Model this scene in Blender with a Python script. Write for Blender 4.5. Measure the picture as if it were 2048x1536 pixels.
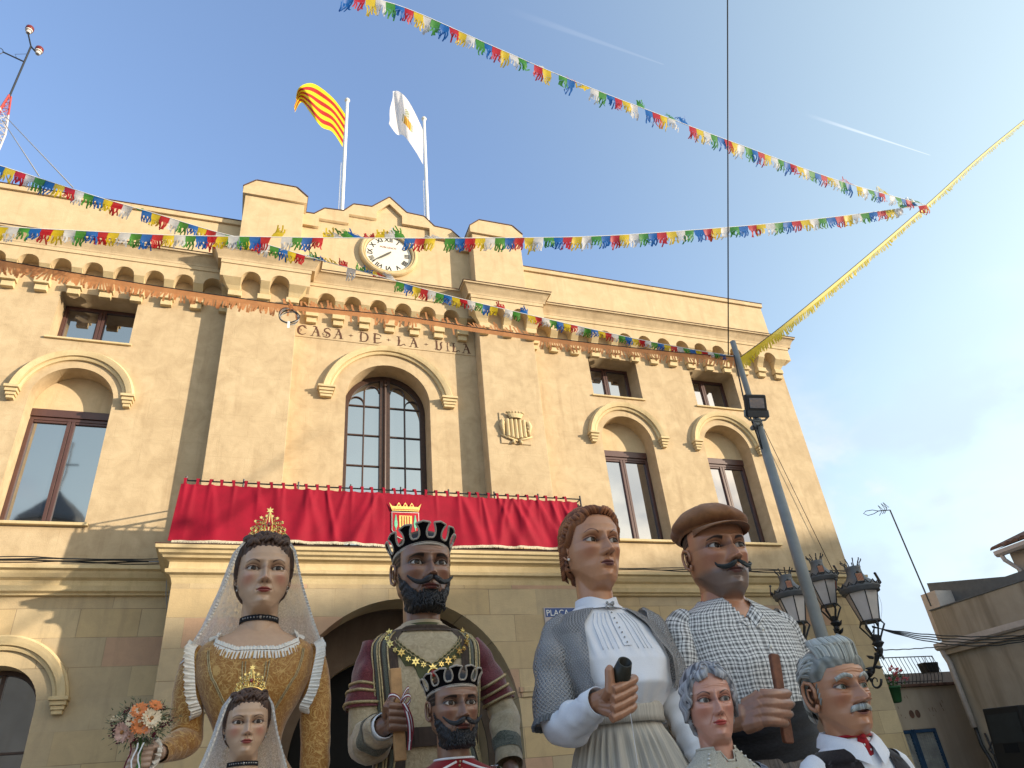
import bpy, bmesh, math, random
import numpy as np
from mathutils import Vector, Matrix, noise
for _o in list(bpy.data.objects): bpy.data.objects.remove(_o)
R_ = math.radians
PI = math.pi
random.seed(7)
RS = np.random.RandomState(11)
SC = bpy.context.scene
COL = SC.collection

# ---------------------------------------------------------------- camera
YAW, PITCH, ROLL, FPX = 0.383411, 0.541330, -0.103142, 1415.0
def _axes():
 cy, sy, cp, sp = math.cos(YAW), math.sin(YAW), math.cos(PITCH), math.sin(PITCH)
 F = Vector((sy*cp, cy*cp, sp)); Rr = Vector((cy, -sy, 0)); U = Rr.cross(F)
 c, s = math.cos(ROLL), math.sin(ROLL)
 return c*Rr+s*U, -s*Rr+c*U, F
CR, CU, CF = _axes()
EYE = Vector((0, 0, 1.6))
cam_d = bpy.data.cameras.new('camera'); cam = bpy.data.objects.new('camera', cam_d); COL.objects.link(cam)
cam.matrix_world = Matrix(((CR.x, CU.x, -CF.x, EYE.x), (CR.y, CU.y, -CF.y, EYE.y), (CR.z, CU.z, -CF.z, EYE.z), (0, 0, 0, 1)))
cam_d.sensor_fit = 'HORIZONTAL'; cam_d.sensor_width = 36.0; cam_d.lens = 36.0*FPX/2048.0
cam_d.clip_start = 0.05; cam_d.clip_end = 3000
SC.camera = cam
def ray(x, y): return CR*(x-1024)-CU*(y-768)+CF*FPX
def atY(x, y, Y):
 d = ray(x, y); return EYE+d*(Y/d.y)
def atX(x, y, X):
 d = ray(x, y); return EYE+d*(X/d.x)
def atD(x, y, D): return EYE+ray(x, y)*(D/FPX)

# ---------------------------------------------------------------- light
SUNDIR = Vector((1.33, -1.0, 0.34)).normalized()      # towards the sun
EL = math.asin(SUNDIR.z); AZ = math.atan2(SUNDIR.x, SUNDIR.y)
sd = bpy.data.lights.new('sun', 'SUN'); so = bpy.data.objects.new('sun', sd); COL.objects.link(so)
sd.energy = 3.5; sd.angle = R_(0.9); sd.color = (1.0, 0.88, 0.70)
so.rotation_euler = (-SUNDIR).to_track_quat('-Z', 'Y').to_euler(); so.location = (20, -20, 30)
SC.view_settings.view_transform = 'Standard'; SC.view_settings.look = 'None'
SC.view_settings.exposure = 0.93; SC.view_settings.gamma = 1.0
SC.cycles.max_bounces = 6; SC.cycles.transparent_max_bounces = 12
SC.cycles.use_denoising = True
w = bpy.data.worlds.new('World'); SC.world = w; w.use_nodes = True
nt = w.node_tree; nt.nodes.clear()
class NT:
 def __init__(s, nt): s.nt = nt
 def n(s, t, **k):
  nd = s.nt.nodes.new(t)
  for a, b in k.items():
   if a.startswith('i_'):
    key = a[2:]
    key = int(key) if key.isdigit() else key
    s.put(nd.inputs[key], b)
   else: setattr(nd, a, b)
  return nd
 def put(s, inp, b):
  if isinstance(b, bpy.types.NodeSocket): s.nt.links.new(b, inp)
  elif isinstance(b, bpy.types.Node): s.nt.links.new(b.outputs[0], inp)
  else:
   if isinstance(b, tuple) and len(b) == 3 and inp.type == 'RGBA': b = (*b, 1)
   inp.default_value = b
 def math(s, op, a, b=0.0, c=None, clamp=False):
  nd = s.n('ShaderNodeMath', operation=op, use_clamp=clamp); s.put(nd.inputs[0], a); s.put(nd.inputs[1], b)
  if c is not None: s.put(nd.inputs[2], c)
  return nd.outputs[0]
 def mix(s, f, a, b, mode='MIX'):
  nd = s.n('ShaderNodeMix', data_type='RGBA', blend_type=mode)
  s.put(nd.inputs[0], f); s.put(nd.inputs[6], a); s.put(nd.inputs[7], b); return nd.outputs[2]
 def ramp(s, f, stops, interp='LINEAR'):
  nd = s.n('ShaderNodeValToRGB'); s.put(nd.inputs[0], f); cr = nd.color_ramp; cr.interpolation = interp
  while len(cr.elements) < len(stops): cr.elements.new(0.5)
  for e, (p, c) in zip(cr.elements, stops):
   e.position = p; e.color = (*c, 1) if isinstance(c, tuple) else (c, c, c, 1)
  return nd.outputs[0]
 def mr(s, v, a, b, c=0.0, d=1.0, smooth=False):
  nd = s.n('ShaderNodeMapRange'); nd.interpolation_type = 'SMOOTHSTEP' if smooth else 'LINEAR'
  for i, x in enumerate((v, a, b, c, d)): s.put(nd.inputs[i], x)
  return nd.outputs[0]
 def noise(s, vec, scale, detail=4.0, rough=0.5, dist=0.0):
  return s.n('ShaderNodeTexNoise', i_Vector=vec, i_Scale=scale, i_Detail=detail, i_Roughness=rough, i_Distortion=dist).outputs[0]
T = NT(nt)
sky = T.n('ShaderNodeTexSky', sky_type='NISHITA', sun_disc=False, sun_elevation=EL, sun_rotation=AZ, altitude=50, air_density=1.25, dust_density=0.8, ozone_density=2.0)
tc = T.n('ShaderNodeTexCoord'); D = tc.outputs['Generated']
sep = T.n('ShaderNodeSeparateXYZ', i_0=D)
# a thin veil that pales the low sky, with soft clouds near the horizon
mp = T.n('ShaderNodeMapping', i_Vector=D, i_Scale=(2.2, 2.2, 3.0))
cl1 = T.noise(mp, 1.7, 6.0, 0.55, 0.4)
cl2 = T.noise(T.n('ShaderNodeMapping', i_Vector=D, i_Location=(3.1, 1.2, 5.0), i_Scale=(2.6, 2.6, 4.2)), 2.1, 5.0, 0.5)
elev = sep.outputs[2]
low = T.mr(elev, 0.08, 0.60, 1.0, 0.0, True)
east = T.mr(T.math('ADD', T.math('MULTIPLY', sep.outputs[0], 0.88), T.math('MULTIPLY', sep.outputs[1], -0.25)), -0.25, 0.85, 0.0, 0.85, True)
veil = T.math('MULTIPLY', T.math('MULTIPLY', low, T.math('ADD', 0.35, T.math('MULTIPLY', east, 0.65))), T.mr(cl1, 0.2, 0.62, 0.62, 1.0)); veil = T.math('MAXIMUM', veil, 0.10)
cloudm = T.math('MULTIPLY', T.mr(cl1, 0.46, 0.64, 0, 0.8, True), T.mr(elev, 0.34, 0.54, 1.0, 0.0, True))
greym = T.math('MULTIPLY', T.mr(cl2, 0.46, 0.62, 0, 1, True), T.mr(elev, 0.30, 0.50, 1.0, 0.0, True))
SKY_GAIN = 1.0
sunness = T.mr(T.n('ShaderNodeVectorMath', operation='DOT_PRODUCT', i_0=D, i_1=tuple(SUNDIR)).outputs['Value'], -0.15, 0.65, 0.0, 1.0, True)
base = T.mix(1.0, sky, T.mix(sunness, (1.45, 1.50, 1.80), (3.3, 2.6, 1.9)), 'MULTIPLY')
c1 = T.mix(veil, base, (3.05, 3.75, 4.95))
c2 = T.mix(cloudm, c1, (4.15, 4.4, 4.85))
c3 = T.mix(T.math('MULTIPLY', greym, 0.7), c2, (3.0, 3.6, 4.4))
# a thin old vapour trail, fixed in the sky's own directions
def trail(x0, y0, x1, y1, wd, soft, amp, cin):
 a = ray(x0, y0).normalized(); b = ray(x1, y1).normalized(); nrm = a.cross(b).normalized(); mid = ((a+b)/2).normalized(); half = (a-b).length/2
 dt = T.n('ShaderNodeVectorMath', operation='DOT_PRODUCT', i_0=D, i_1=tuple(nrm)).outputs['Value']
 dist = T.math('ABSOLUTE', dt)
 along = T.n('ShaderNodeVectorMath', operation='DOT_PRODUCT', i_0=D, i_1=tuple((b-a).normalized())).outputs['Value']
 mo = (b-a).normalized().dot(mid)
 t = T.mr(T.math('SUBTRACT', along, mo), -half, half, 0, 1)
 wdt = T.math('MULTIPLY', T.math('SUBTRACT', 1.15, t), wd)
 m = T.mr(T.math('DIVIDE', dist, wdt), 0.2, 1.0, 1.0, 0.0, True)
 ends = T.math('MULTIPLY', T.mr(t, 0.0, 0.5, 0, 1, True), T.mr(t, 0.985, 1.0, 1, 0))
 front = T.mr(T.n('ShaderNodeVectorMath', operation='DOT_PRODUCT', i_0=D, i_1=tuple(mid)).outputs['Value'], 0.9, 0.95, 0, 1)
 return T.mix(T.math('MULTIPLY', T.math('MULTIPLY', m, ends), T.math('MULTIPLY', front, amp)), cin, (6.0, 6.1, 6.3))
c4 = trail(1600, 225, 1862, 311, 0.0028, 0, 0.35, c3)
c5 = trail(990, 10, 1330, 130, 0.006, 0, 0.06, c4)
bg = T.n('ShaderNodeBackground', i_Color=c5, i_Strength=0.12)
out = T.n('ShaderNodeOutputWorld', i_0=bg.outputs[0])

# ---------------------------------------------------------------- object helpers
WL = {}
def tag(o, label=None, cat=None, group=None, kind=None):
 if label: o['label'] = label
 if cat: o['category'] = cat
 if group: o['group'] = group
 if kind: o['kind'] = kind
 return o
def thing(name, loc, label, cat, group=None):
 o = bpy.data.objects.new(name, None); COL.objects.link(o); o.location = loc; o.empty_display_size = 0.2
 WL[o] = Vector(loc); return tag(o, label, cat, group)
def wl(o): return WL.get(o, Vector((0, 0, 0)))
def link(name, me, mats, parent=None, origin=None, smooth=False, bevel=0):
 """mesh given in world coordinates; its origin goes to the parent's origin (or to origin)"""
 if not isinstance(mats, (list, tuple)): mats = [mats]
 for m in mats: me.materials.append(m)
 o = bpy.data.objects.new(name, me); COL.objects.link(o)
 pw = wl(parent) if parent else Vector((0, 0, 0))
 org = Vector(origin) if origin is not None else pw
 me.transform(Matrix.Translation(-org)); WL[o] = org
 if parent: o.parent = parent
 o.location = org-pw
 if smooth: me.shade_smooth()
 if bevel:
  b = o.modifiers.new('bevel', 'BEVEL'); b.width = bevel; b.segments = 2; b.limit_method = 'ANGLE'; b.angle_limit = R_(40); b.harden_normals = False
 return o
def rename_strip(o, name): o.name = name
def dup(o, parent, dloc):
 c = o.copy(); COL.objects.link(c); c.parent = parent; c.location = o.location+Vector(dloc); WL[c] = WL[o]+Vector(dloc)
 return c
class MB:
 def __init__(s): s.v = []; s.f = []; s.m = []; s.c = []; s.col = (1, 1, 1); s.uv = []
 def av(s, p, col=None, uv=None):
  s.v.append(tuple(p)); s.c.append(col or s.col); s.uv.append(uv or (0, 0)); return len(s.v)-1
 def af(s, idx, mi=0): s.f.append(tuple(idx)); s.m.append(mi)
 def quad(s, a, b, c, d, mi=0):
  i = [s.av(p) for p in (a, b, c, d)]; s.af(i, mi)
 def box(s, x0, x1, y0, y1, z0, z1, mi=0):
  i = [s.av(p) for p in ((x0, y0, z0), (x1, y0, z0), (x1, y1, z0), (x0, y1, z0), (x0, y0, z1), (x1, y0, z1), (x1, y1, z1), (x0, y1, z1))]
  for q in ((0, 3, 2, 1), (4, 5, 6, 7), (0, 1, 5, 4), (1, 2, 6, 5), (2, 3, 7, 6), (3, 0, 4, 7)): s.af([i[k] for k in q], mi)
  return s
 def obox(s, c, ax, hx, hy, hz, mi=0):
  """oriented box: centre c, axes ax (3 vectors)"""
  c = Vector(c); i = []
  for sx, sy, sz in ((-1, -1, -1), (1, -1, -1), (1, 1, -1), (-1, 1, -1), (-1, -1, 1), (1, -1, 1), (1, 1, 1), (-1, 1, 1)):
   i.append(s.av(c+ax[0]*hx*sx+ax[1]*hy*sy+ax[2]*hz*sz))
  for q in ((0, 3, 2, 1), (4, 5, 6, 7), (0, 1, 5, 4), (1, 2, 6, 5), (2, 3, 7, 6), (3, 0, 4, 7)): s.af([i[k] for k in q], mi)
  return s
 def rings(s, rings, mi=0, closed=True, cap0=True, cap1=True, cols=None, uvs=None):
  n = len(rings[0]); ids = []
  for k, r in enumerate(rings):
   ids.append([s.av(p, cols[k] if cols else None, uvs[k][j] if uvs else None) for j, p in enumerate(r)])
  for a, b in zip(ids[:-1], ids[1:]):
   for j in range(n if closed else n-1):
    s.af((a[j], a[(j+1) % n], b[(j+1) % n], b[j]), mi)
  if cap0: s.af(ids[0][::-1], mi)
  if cap1: s.af(ids[-1], mi)
  return s
 def tube(s, pts, r, n=8, mi=0, cap=True, flat=1.0, up=None, closed=False):
  pts = [Vector(p) for p in pts]; m = len(pts)
  rr = r if isinstance(r, (list, tuple)) else [r]*m
  rings = []; prev = None
  for k, p in enumerate(pts):
   a = pts[(k-1) % m] if (closed or k > 0) else pts[0]; b = pts[(k+1) % m] if (closed or k < m-1) else pts[-1]
   t = (b-a); t = t.normalized() if t.length > 1e-9 else Vector((0, 0, 1))
   if prev is None:
    ref = Vector(up) if up else (Vector((0, 0, 1)) if abs(t.z) < 0.9 else Vector((1, 0, 0)))
    u = ref.cross(t).normalized()
   else:
    u = (prev-t*prev.dot(t)).normalized()
   prev = u; v = t.cross(u)
   rings.append([p+(u*math.cos(q)+v*math.sin(q)*flat)*rr[k] for q in (2*PI*j/n for j in range(n))])
  if closed: rings.append(rings[0])
  return s.rings(rings, mi, True, cap and not closed, cap and not closed)
 def prism(s, poly, a0, a1, axis='x', mi=0):
  """poly in the other two axes: axis x -> (y,z); axis y -> (x,z); axis z -> (x,y)"""
  def P(a, q): return {'x': (a, q[0], q[1]), 'y': (q[0], a, q[1]), 'z': (q[0], q[1], a)}[axis]
  return s.rings([[P(a0, q) for q in poly], [P(a1, q) for q in poly]], mi)
 def lathe(s, prof, c=(0, 0, 0), n=20, mi=0, cap=True, sx=1, sy=1):
  c = Vector(c)
  return s.rings([[c+Vector((r*sx*math.cos(t), r*sy*math.sin(t), z)) for t in (2*PI*j/n for j in range(n))] for r, z in prof], mi, True, cap, cap)
 def sphere(s, c, r, n=10, mi=0, sc=(1, 1, 1)):
  c = Vector(c); rg = []
  for k in range(n+1):
   a = PI*k/n; a = min(max(a, 0.02), PI-0.02)
   rg.append([c+Vector((r*sc[0]*math.sin(a)*math.cos(t), r*sc[1]*math.sin(a)*math.sin(t), -r*sc[2]*math.cos(a))) for t in (2*PI*j/(2*n) for j in range(2*n))])
  return s.rings(rg, mi)
 def grid(s, P, closed_u=False, mi=0, cols=None, uvs=None, flip=False, mfun=None):
  """P[i][j] points"""
  ids = [[s.av(P[i][j], cols[i][j] if cols is not None else None, uvs[i][j] if uvs is not None else None) for j in range(len(P[0]))] for i in range(len(P))]
  nu = len(P[0])
  for i in range(len(P)-1):
   for j in range(nu if closed_u else nu-1):
    q = (ids[i][j], ids[i][(j+1) % nu], ids[i+1][(j+1) % nu], ids[i+1][j])
    s.af(q[::-1] if flip else q, mfun(i, j) if mfun else mi)
  return s
 def mesh(s, me, mi=0):
  b = len(s.v)
  for v in me.vertices: s.av(v.co)
  for p in me.polygons: s.af([b+i for i in p.vertices], mi)
  return s
 def build(s, name, mats, parent=None, smooth=False, bevel=0, origin=None, colors=False, uv=False, fixn=True):
  me = bpy.data.meshes.new(name); me.from_pydata(s.v, [], s.f)
  if not isinstance(mats, (list, tuple)): mats = [mats]
  if max(s.m, default=0) > 0: me.polygons.foreach_set('material_index', s.m)
  if colors:
   ca = me.color_attributes.new('Col', 'FLOAT_COLOR', 'POINT')
   arr = np.ones((len(s.v), 4), np.float32); arr[:, :3] = np.array(s.c); ca.data.foreach_set('color', arr.ravel())
  if uv:
   ul = me.uv_layers.new(name='UVMap'); li = np.empty(len(me.loops), np.int32); me.loops.foreach_get('vertex_index', li)
   ul.data.foreach_set('uv', np.array(s.uv, np.float32)[li].ravel())
  if fixn:
   bm = bmesh.new(); bm.from_mesh(me); bmesh.ops.recalc_face_normals(bm, faces=bm.faces); bm.to_mesh(me); bm.free()
  me.update()
  return link(name, me, mats, parent, origin, smooth, bevel)
def plate_mesh(outline, holes, y0, y1, res=0):
 """solid plate in the XZ plane with holes, from y0 to y1"""
 cu = bpy.data.curves.new('tmp', 'CURVE'); cu.dimensions = '2D'; cu.fill_mode = 'BOTH'; cu.extrude = abs(y1-y0)/2
 for lp in [outline]+list(holes):
  sp = cu.splines.new('POLY'); sp.points.add(len(lp)-1)
  for p, q in zip(sp.points, lp): p.co = (q[0], q[1], 0, 1)
  sp.use_cyclic_u = True
 ob = bpy.data.objects.new('tmp', cu); me = bpy.data.meshes.new_from_object(ob)
 bpy.data.objects.remove(ob); bpy.data.curves.remove(cu)
 ym = (y0+y1)/2
 me.transform(Matrix(((1, 0, 0, 0), (0, 0, -1, ym), (0, 1, 0, 0), (0, 0, 0, 1))))
 return me
def text_mesh(txt, size, ext=0.002, align='CENTER'):
 cu = bpy.data.curves.new('tmp', 'FONT'); cu.body = txt; cu.size = size; cu.extrude = ext; cu.align_x = align; cu.align_y = 'CENTER'
 ob = bpy.data.objects.new('tmp', cu); me = bpy.data.meshes.new_from_object(ob)
 bpy.data.objects.remove(ob); bpy.data.curves.remove(cu); return me
XZ = Matrix(((1, 0, 0, 0), (0, 0, -1, 0), (0, 1, 0, 0), (0, 0, 0, 1)))
def arc(cx, cz, r, a0, a1, n): return [(cx+r*math.cos(a0+(a1-a0)*k/n), cz+r*math.sin(a0+(a1-a0)*k/n)) for k in range(n+1)]

# ---------------------------------------------------------------- materials
def newmat(name):
 m = bpy.data.materials.new(name); m.use_nodes = True; m.node_tree.nodes.clear(); return m, NT(m.node_tree)
def finish(T, m, col, rough=0.7, bump=None, bstr=0.3, metal=0.0, spec=0.35, bdist=0.01, **k):
 p = T.n('ShaderNodeBsdfPrincipled')
 T.put(p.inputs['Base Color'], col); T.put(p.inputs['Roughness'], rough); T.put(p.inputs['Metallic'], metal); T.put(p.inputs['Specular IOR Level'], spec)
 for a, b in k.items(): T.put(p.inputs[a.replace('_', ' ')], b)
 if bump is not None:
  bn = T.n('ShaderNodeBump', i_Height=bump, i_Strength=bstr, i_Distance=bdist); T.put(p.inputs['Normal'], bn.outputs[0])
 T.n('ShaderNodeOutputMaterial', i_0=p.outputs[0]); return m
def simple(name, col, rough=0.6, var=0.15, scale=8.0, bstr=0.15, bscale=60.0, metal=0.0, spec=0.35, bdist=0.004, **k):
 m, T = newmat(name); P = T.n('ShaderNodeNewGeometry').outputs['Position']
 nz = T.noise(P, scale, 5.0, 0.6)
 c = T.mix(T.mr(nz, 0.3, 0.7), tuple(x*(1-var) for x in col), tuple(min(x*(1+var), 1) for x in col))
 b = T.noise(P, bscale, 4.0, 0.6)
 return finish(T, m, c, rough, b, bstr, metal, spec, bdist, **k)
def wall_mat(name, c_lo, c_hi, stain, rows=0.37, bw=0.8, blocks=None, joint=0.004, jdark=0.72, off=0.0):
 m, T = newmat(name); P = T.n('ShaderNodeNewGeometry').outputs['Position']
 sp = T.n('ShaderNodeSeparateXYZ', i_0=P)
 X = T.math('ADD', sp.outputs[0], T.math('MULTIPLY', sp.outputs[1], 0.999))
 V = T.n('ShaderNodeCombineXYZ', i_0=X, i_1=T.math('ADD', sp.outputs[2], off))
 wob = T.n('ShaderNodeVectorMath', operation='ADD', i_0=V, i_1=T.n('ShaderNodeVectorMath', operation='SCALE', i_0=T.n('ShaderNodeTexNoise', i_Vector=P, i_Scale=1.3).outputs[1], i_Scale=0.02).outputs[0])
 br = T.n('ShaderNodeTexBrick', i_Vector=wob, i_Color1=(0, 0, 0), i_Color2=(1, 1, 1), i_Mortar=(0.5, 0.5, 0.5), i_Scale=1.0)
 br.inputs['Mortar Size'].default_value = joint; br.inputs['Mortar Smooth'].default_value = 0.3; br.inputs['Brick Width'].default_value = bw; br.inputs['Row Height'].default_value = rows
 br.offset = 0.5; br.squash = 1.0
 rnd = T.n('ShaderNodeSeparateColor', i_0=br.outputs[0]).outputs[0]
 big = T.noise(P, 0.7, 5.0, 0.6, 0.3); med = T.noise(P, 3.5, 6.0, 0.65, 0.5); fine = T.noise(P, 60.0, 4.0, 0.7)
 scr = T.noise(T.n('ShaderNodeMapping', i_Vector=P, i_Rotation=(0, R_(28), 0), i_Scale=(9.0, 9.0, 38.0)), 1.0, 4.0, 0.7)
 col = T.mix(T.mr(med, 0.32, 0.68), c_lo, c_hi)
 if blocks:
  bc = T.ramp(rnd, blocks, 'CONSTANT')
  col = T.mix(0.82, col, T.mix(T.mr(med, 0.3, 0.7), bc, T.mix(1.0, bc, (1.22, 1.2, 1.15), 'MULTIPLY')))
 else:
  col = T.mix(T.math('MULTIPLY', T.mr(rnd, 0, 1), 0.10), col, T.mix(1.0, col, (0.80, 0.76, 0.70), 'MULTIPLY'))
 # rain stains run downwards
 run = T.noise(T.n('ShaderNodeMapping', i_Vector=P, i_Scale=(3.0, 3.0, 0.28)), 2.0, 5.0, 0.62)
 col = T.mix(T.math('MULTIPLY', T.mr(run, 0.52, 0.78), T.mr(big, 0.35, 0.6, 0.15, 0.55)), col, stain)
 col = T.mix(T.math('MULTIPLY', T.mr(scr, 0.55, 0.8), 0.22), col, T.mix(1.0, col, (0.7, 0.66, 0.6), 'MULTIPLY'))
 col = T.mix(T.math('MULTIPLY', T.mr(fine, 0.5, 0.85), 0.25), col, T.mix(1.0, col, (0.72, 0.7, 0.66), 'MULTIPLY'))
 seg = T.mr(T.noise(P, 1.1, 3.0, 0.5), 0.38, 0.56)
 jm = T.math('MULTIPLY', br.outputs['Fac'], T.math('MULTIPLY', seg, 0.85 if blocks else 0.26))
 col = T.mix(jm, col, T.mix(1.0, col, (jdark, jdark*0.93, jdark*0.85), 'MULTIPLY'))
 h = T.math('ADD', T.math('ADD', T.math('MULTIPLY', fine, 0.5), T.math('MULTIPLY', med, 0.6)), T.math('MULTIPLY', scr, 0.35))
 h = T.math('SUBTRACT', h, T.math('MULTIPLY', jm, 0.8))
 return finish(T, m, col, 0.9, h, 0.45, 0.0, 0.15, 0.012)
STAIN = (0.30, 0.20, 0.11)
M = {}
M['plaster'] = wall_mat('ochre plaster', (0.45, 0.335, 0.20), (0.58, 0.445, 0.275), STAIN)
M['plaster_pale'] = wall_mat('pale plaster', (0.53, 0.40, 0.235), (0.63, 0.485, 0.295), (0.38, 0.27, 0.15), joint=0.0005)
M['trim'] = wall_mat('cast stone trim', (0.56, 0.43, 0.235), (0.66, 0.52, 0.30), (0.34, 0.24, 0.12), joint=0.0005)
BL = [(0.0, (0.42, 0.32, 0.19)), (0.24, (0.47, 0.365, 0.22)), (0.44, (0.39, 0.31, 0.20)), (0.60, (0.42, 0.265, 0.18)), (0.70, (0.45, 0.335, 0.185)), (0.86, (0.40, 0.32, 0.21))]
M['stone'] = wall_mat('coursed sandstone', (0.42, 0.32, 0.19), (0.48, 0.37, 0.22), (0.26, 0.20, 0.13), rows=0.375, bw=0.74, blocks=BL, joint=0.005, jdark=0.6, off=0.05)
M['coping'] = simple('dark coping tile', (0.10, 0.055, 0.04), 0.8)
M['winmetal'] = simple('brown window metal', (0.085, 0.038, 0.030), 0.38, 0.1, spec=0.5)
M['doorwood'] = simple('dark varnished wood', (0.060, 0.032, 0.022), 0.4, 0.25, 20)
M['letter'] = simple('engraved letter paint', (0.10, 0.045, 0.025), 0.8)
M['dial'] = simple('white clock dial', (0.74, 0.70, 0.60), 0.5, 0.03)
M['black'] = simple('black paint', (0.012, 0.012, 0.012), 0.5)
M['clockhand'] = simple('tarnished clock hand', (0.12, 0.11, 0.09), 0.5)
M['redprint'] = simple('rust red print', (0.30, 0.10, 0.06), 0.7)
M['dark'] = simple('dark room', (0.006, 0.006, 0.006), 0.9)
M['iron'] = simple('black cast iron', (0.018, 0.018, 0.019), 0.45, 0.3, spec=0.5)
M['greyiron'] = simple('dull grey lamp metal', (0.10, 0.105, 0.11), 0.55, 0.15, spec=0.5)
M['galv'] = simple('galvanised steel', (0.22, 0.23, 0.22), 0.5, 0.18, 5, metal=0.0)
M['white'] = simple('white paint', (0.74, 0.74, 0.72), 0.5, 0.04)
M['cable'] = simple('black cable', (0.02, 0.02, 0.02), 0.6)
M['greycable'] = simple('grey cable', (0.30, 0.30, 0.30), 0.6)
def glass_mat(name, tint, rough=0.03):
 m, T = newmat(name); P = T.n('ShaderNodeNewGeometry').outputs['Position']
 b = T.noise(P, 1.2, 2.0, 0.4)
 return finish(T, m, tint, rough, b, 0.10, 0.0, 0.9, 0.02, IOR=2.6, Coat_Weight=0.8, Coat_Roughness=0.02)
M['glass'] = glass_mat('window glass', (0.02, 0.022, 0.026))
M['frosted'] = simple('milky lantern glass', (0.55, 0.50, 0.46), 0.35, 0.1, 6, 0.05, spec=0.6)

# ================================================================ TOWN HALL
CX = 2.02; WY = 11.0; PY = 10.68; WXR = 11.26; WXL = 2*CX-WXR
hall = thing('town_hall', (CX, WY, 0), 'ochre plastered town hall with clock gable, arched windows and corbelled cornice', 'building')
HW = {}   # window positions
OPN = [(CX+4.78, 7.63), (CX+7.10, 7.63), (CX-4.90, 7.63), (CX-7.2, 7.63)]
OPN = [(6.78, 7.66), (9.13, 7.66), (-2.89, 7.63), (-5.22, 7.63)]
def arch_loop(cx, cz, r, zb, n=24): return [(cx-r, zb)]+arc(cx, cz, r, PI, 0, n)+[(cx+r, zb)]
# upper front wall with its openings
holes = []
for cx, cz in OPN: holes.append(arch_loop(cx, cz, 0.57, 5.63))
SW = [(6.20, 7.33, 8.68, 9.62), (8.66, 9.80, 8.67, 9.60), (-3.44, -2.28, 8.74, 9.66), (-5.85, -4.7, 8.72, 9.64)]
for a, b, c, d in SW: holes.append([(a, c), (b, c), (b, d), (a, d)])
holes.append(arch_loop(CX, 8.10, 0.76, 4.95))
up = plate_mesh([(WXL, 4.60), (WXR, 4.60), (WXR, 10.62), (WXL, 10.62)], holes, WY, WY+0.46)
link('front_wall', up, M['plaster'], hall)
lowh = [arch_loop(cx, 3.24, 0.50, 0.9) for cx, _ in OPN]+[arch_loop(CX+0.05, 2.35, 1.42, 0.01)]
lo = plate_mesh([(WXL, 0), (WXR, 0), (WXR, 4.598), (WXL, 4.598)], lowh, WY, WY+0.46)
link('lower_wall', lo, M['stone'], hall)
mb = MB(); mb.box(WXR-0.4, WXR, WY+0.461, WY+16, 0, 10.62); mb.box(WXL, WXL+0.4, WY+0.461, WY+16, 0, 10.62); mb.box(WXL+0.4, WXR-0.4, WY+15.6, WY+16, 0, 10.62)
mb.box(WXL+0.1, WXR-0.1, WY+0.47, WY+15.5, 10.45, 10.6); mb.build('side_wall', M['plaster'], hall)
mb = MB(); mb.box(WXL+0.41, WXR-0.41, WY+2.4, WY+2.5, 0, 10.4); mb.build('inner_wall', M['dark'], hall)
# pilasters
for x0, x1 in ((CX-2.87, CX-1.71), (CX+1.71, CX+2.85)):
 mb = MB(); mb.box(x0, x1, PY, WY-0.002, 4.95, 10.5); mb.build('pilaster', M['plaster'], hall, bevel=0.008)
# arched windows -------------------------------------------------
def hood(cx, cz, r0, r1, zend, y, parent, blockw):
 mb = MB(); prof = [(r0, 0), (r0, -0.04), (r0+0.03, -0.055), (r0+0.05, -0.05), (r0+0.055, -0.085), (r0+0.10, -0.10), (r1-0.03, -0.11), (r1-0.02, -0.075), (r1, -0.06), (r1, 0)]
 a = math.asin((zend-cz)/r1)
 rg = []
 for k in range(41):
  t = a+(PI-2*a)*k/40
  rg.append([(cx+r*math.cos(t), y+dy, cz+r*math.sin(t)) for r, dy in prof])
 mb.rings(rg); mb.build('hood_mould', M['trim'], parent)
 rm = (r0+r1)/2*math.cos(a)
 for s in (-1, 1):
  mb = MB(); bx = cx+s*rm
  for k, (hw, d, h0, h1) in enumerate(((blockw, 0.16, -0.045, 0.0), (blockw-0.018, 0.13, -0.10, -0.047), (blockw-0.034, 0.105, -0.15, -0.102), (blockw-0.050, 0.085, -0.20, -0.152))):
   mb.box(bx-hw, bx+hw, y-d, y, zend+h0, zend+h1)
  mb.build('impost_block', M['trim'], parent, bevel=0.006)
GY = WY+0.33
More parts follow.
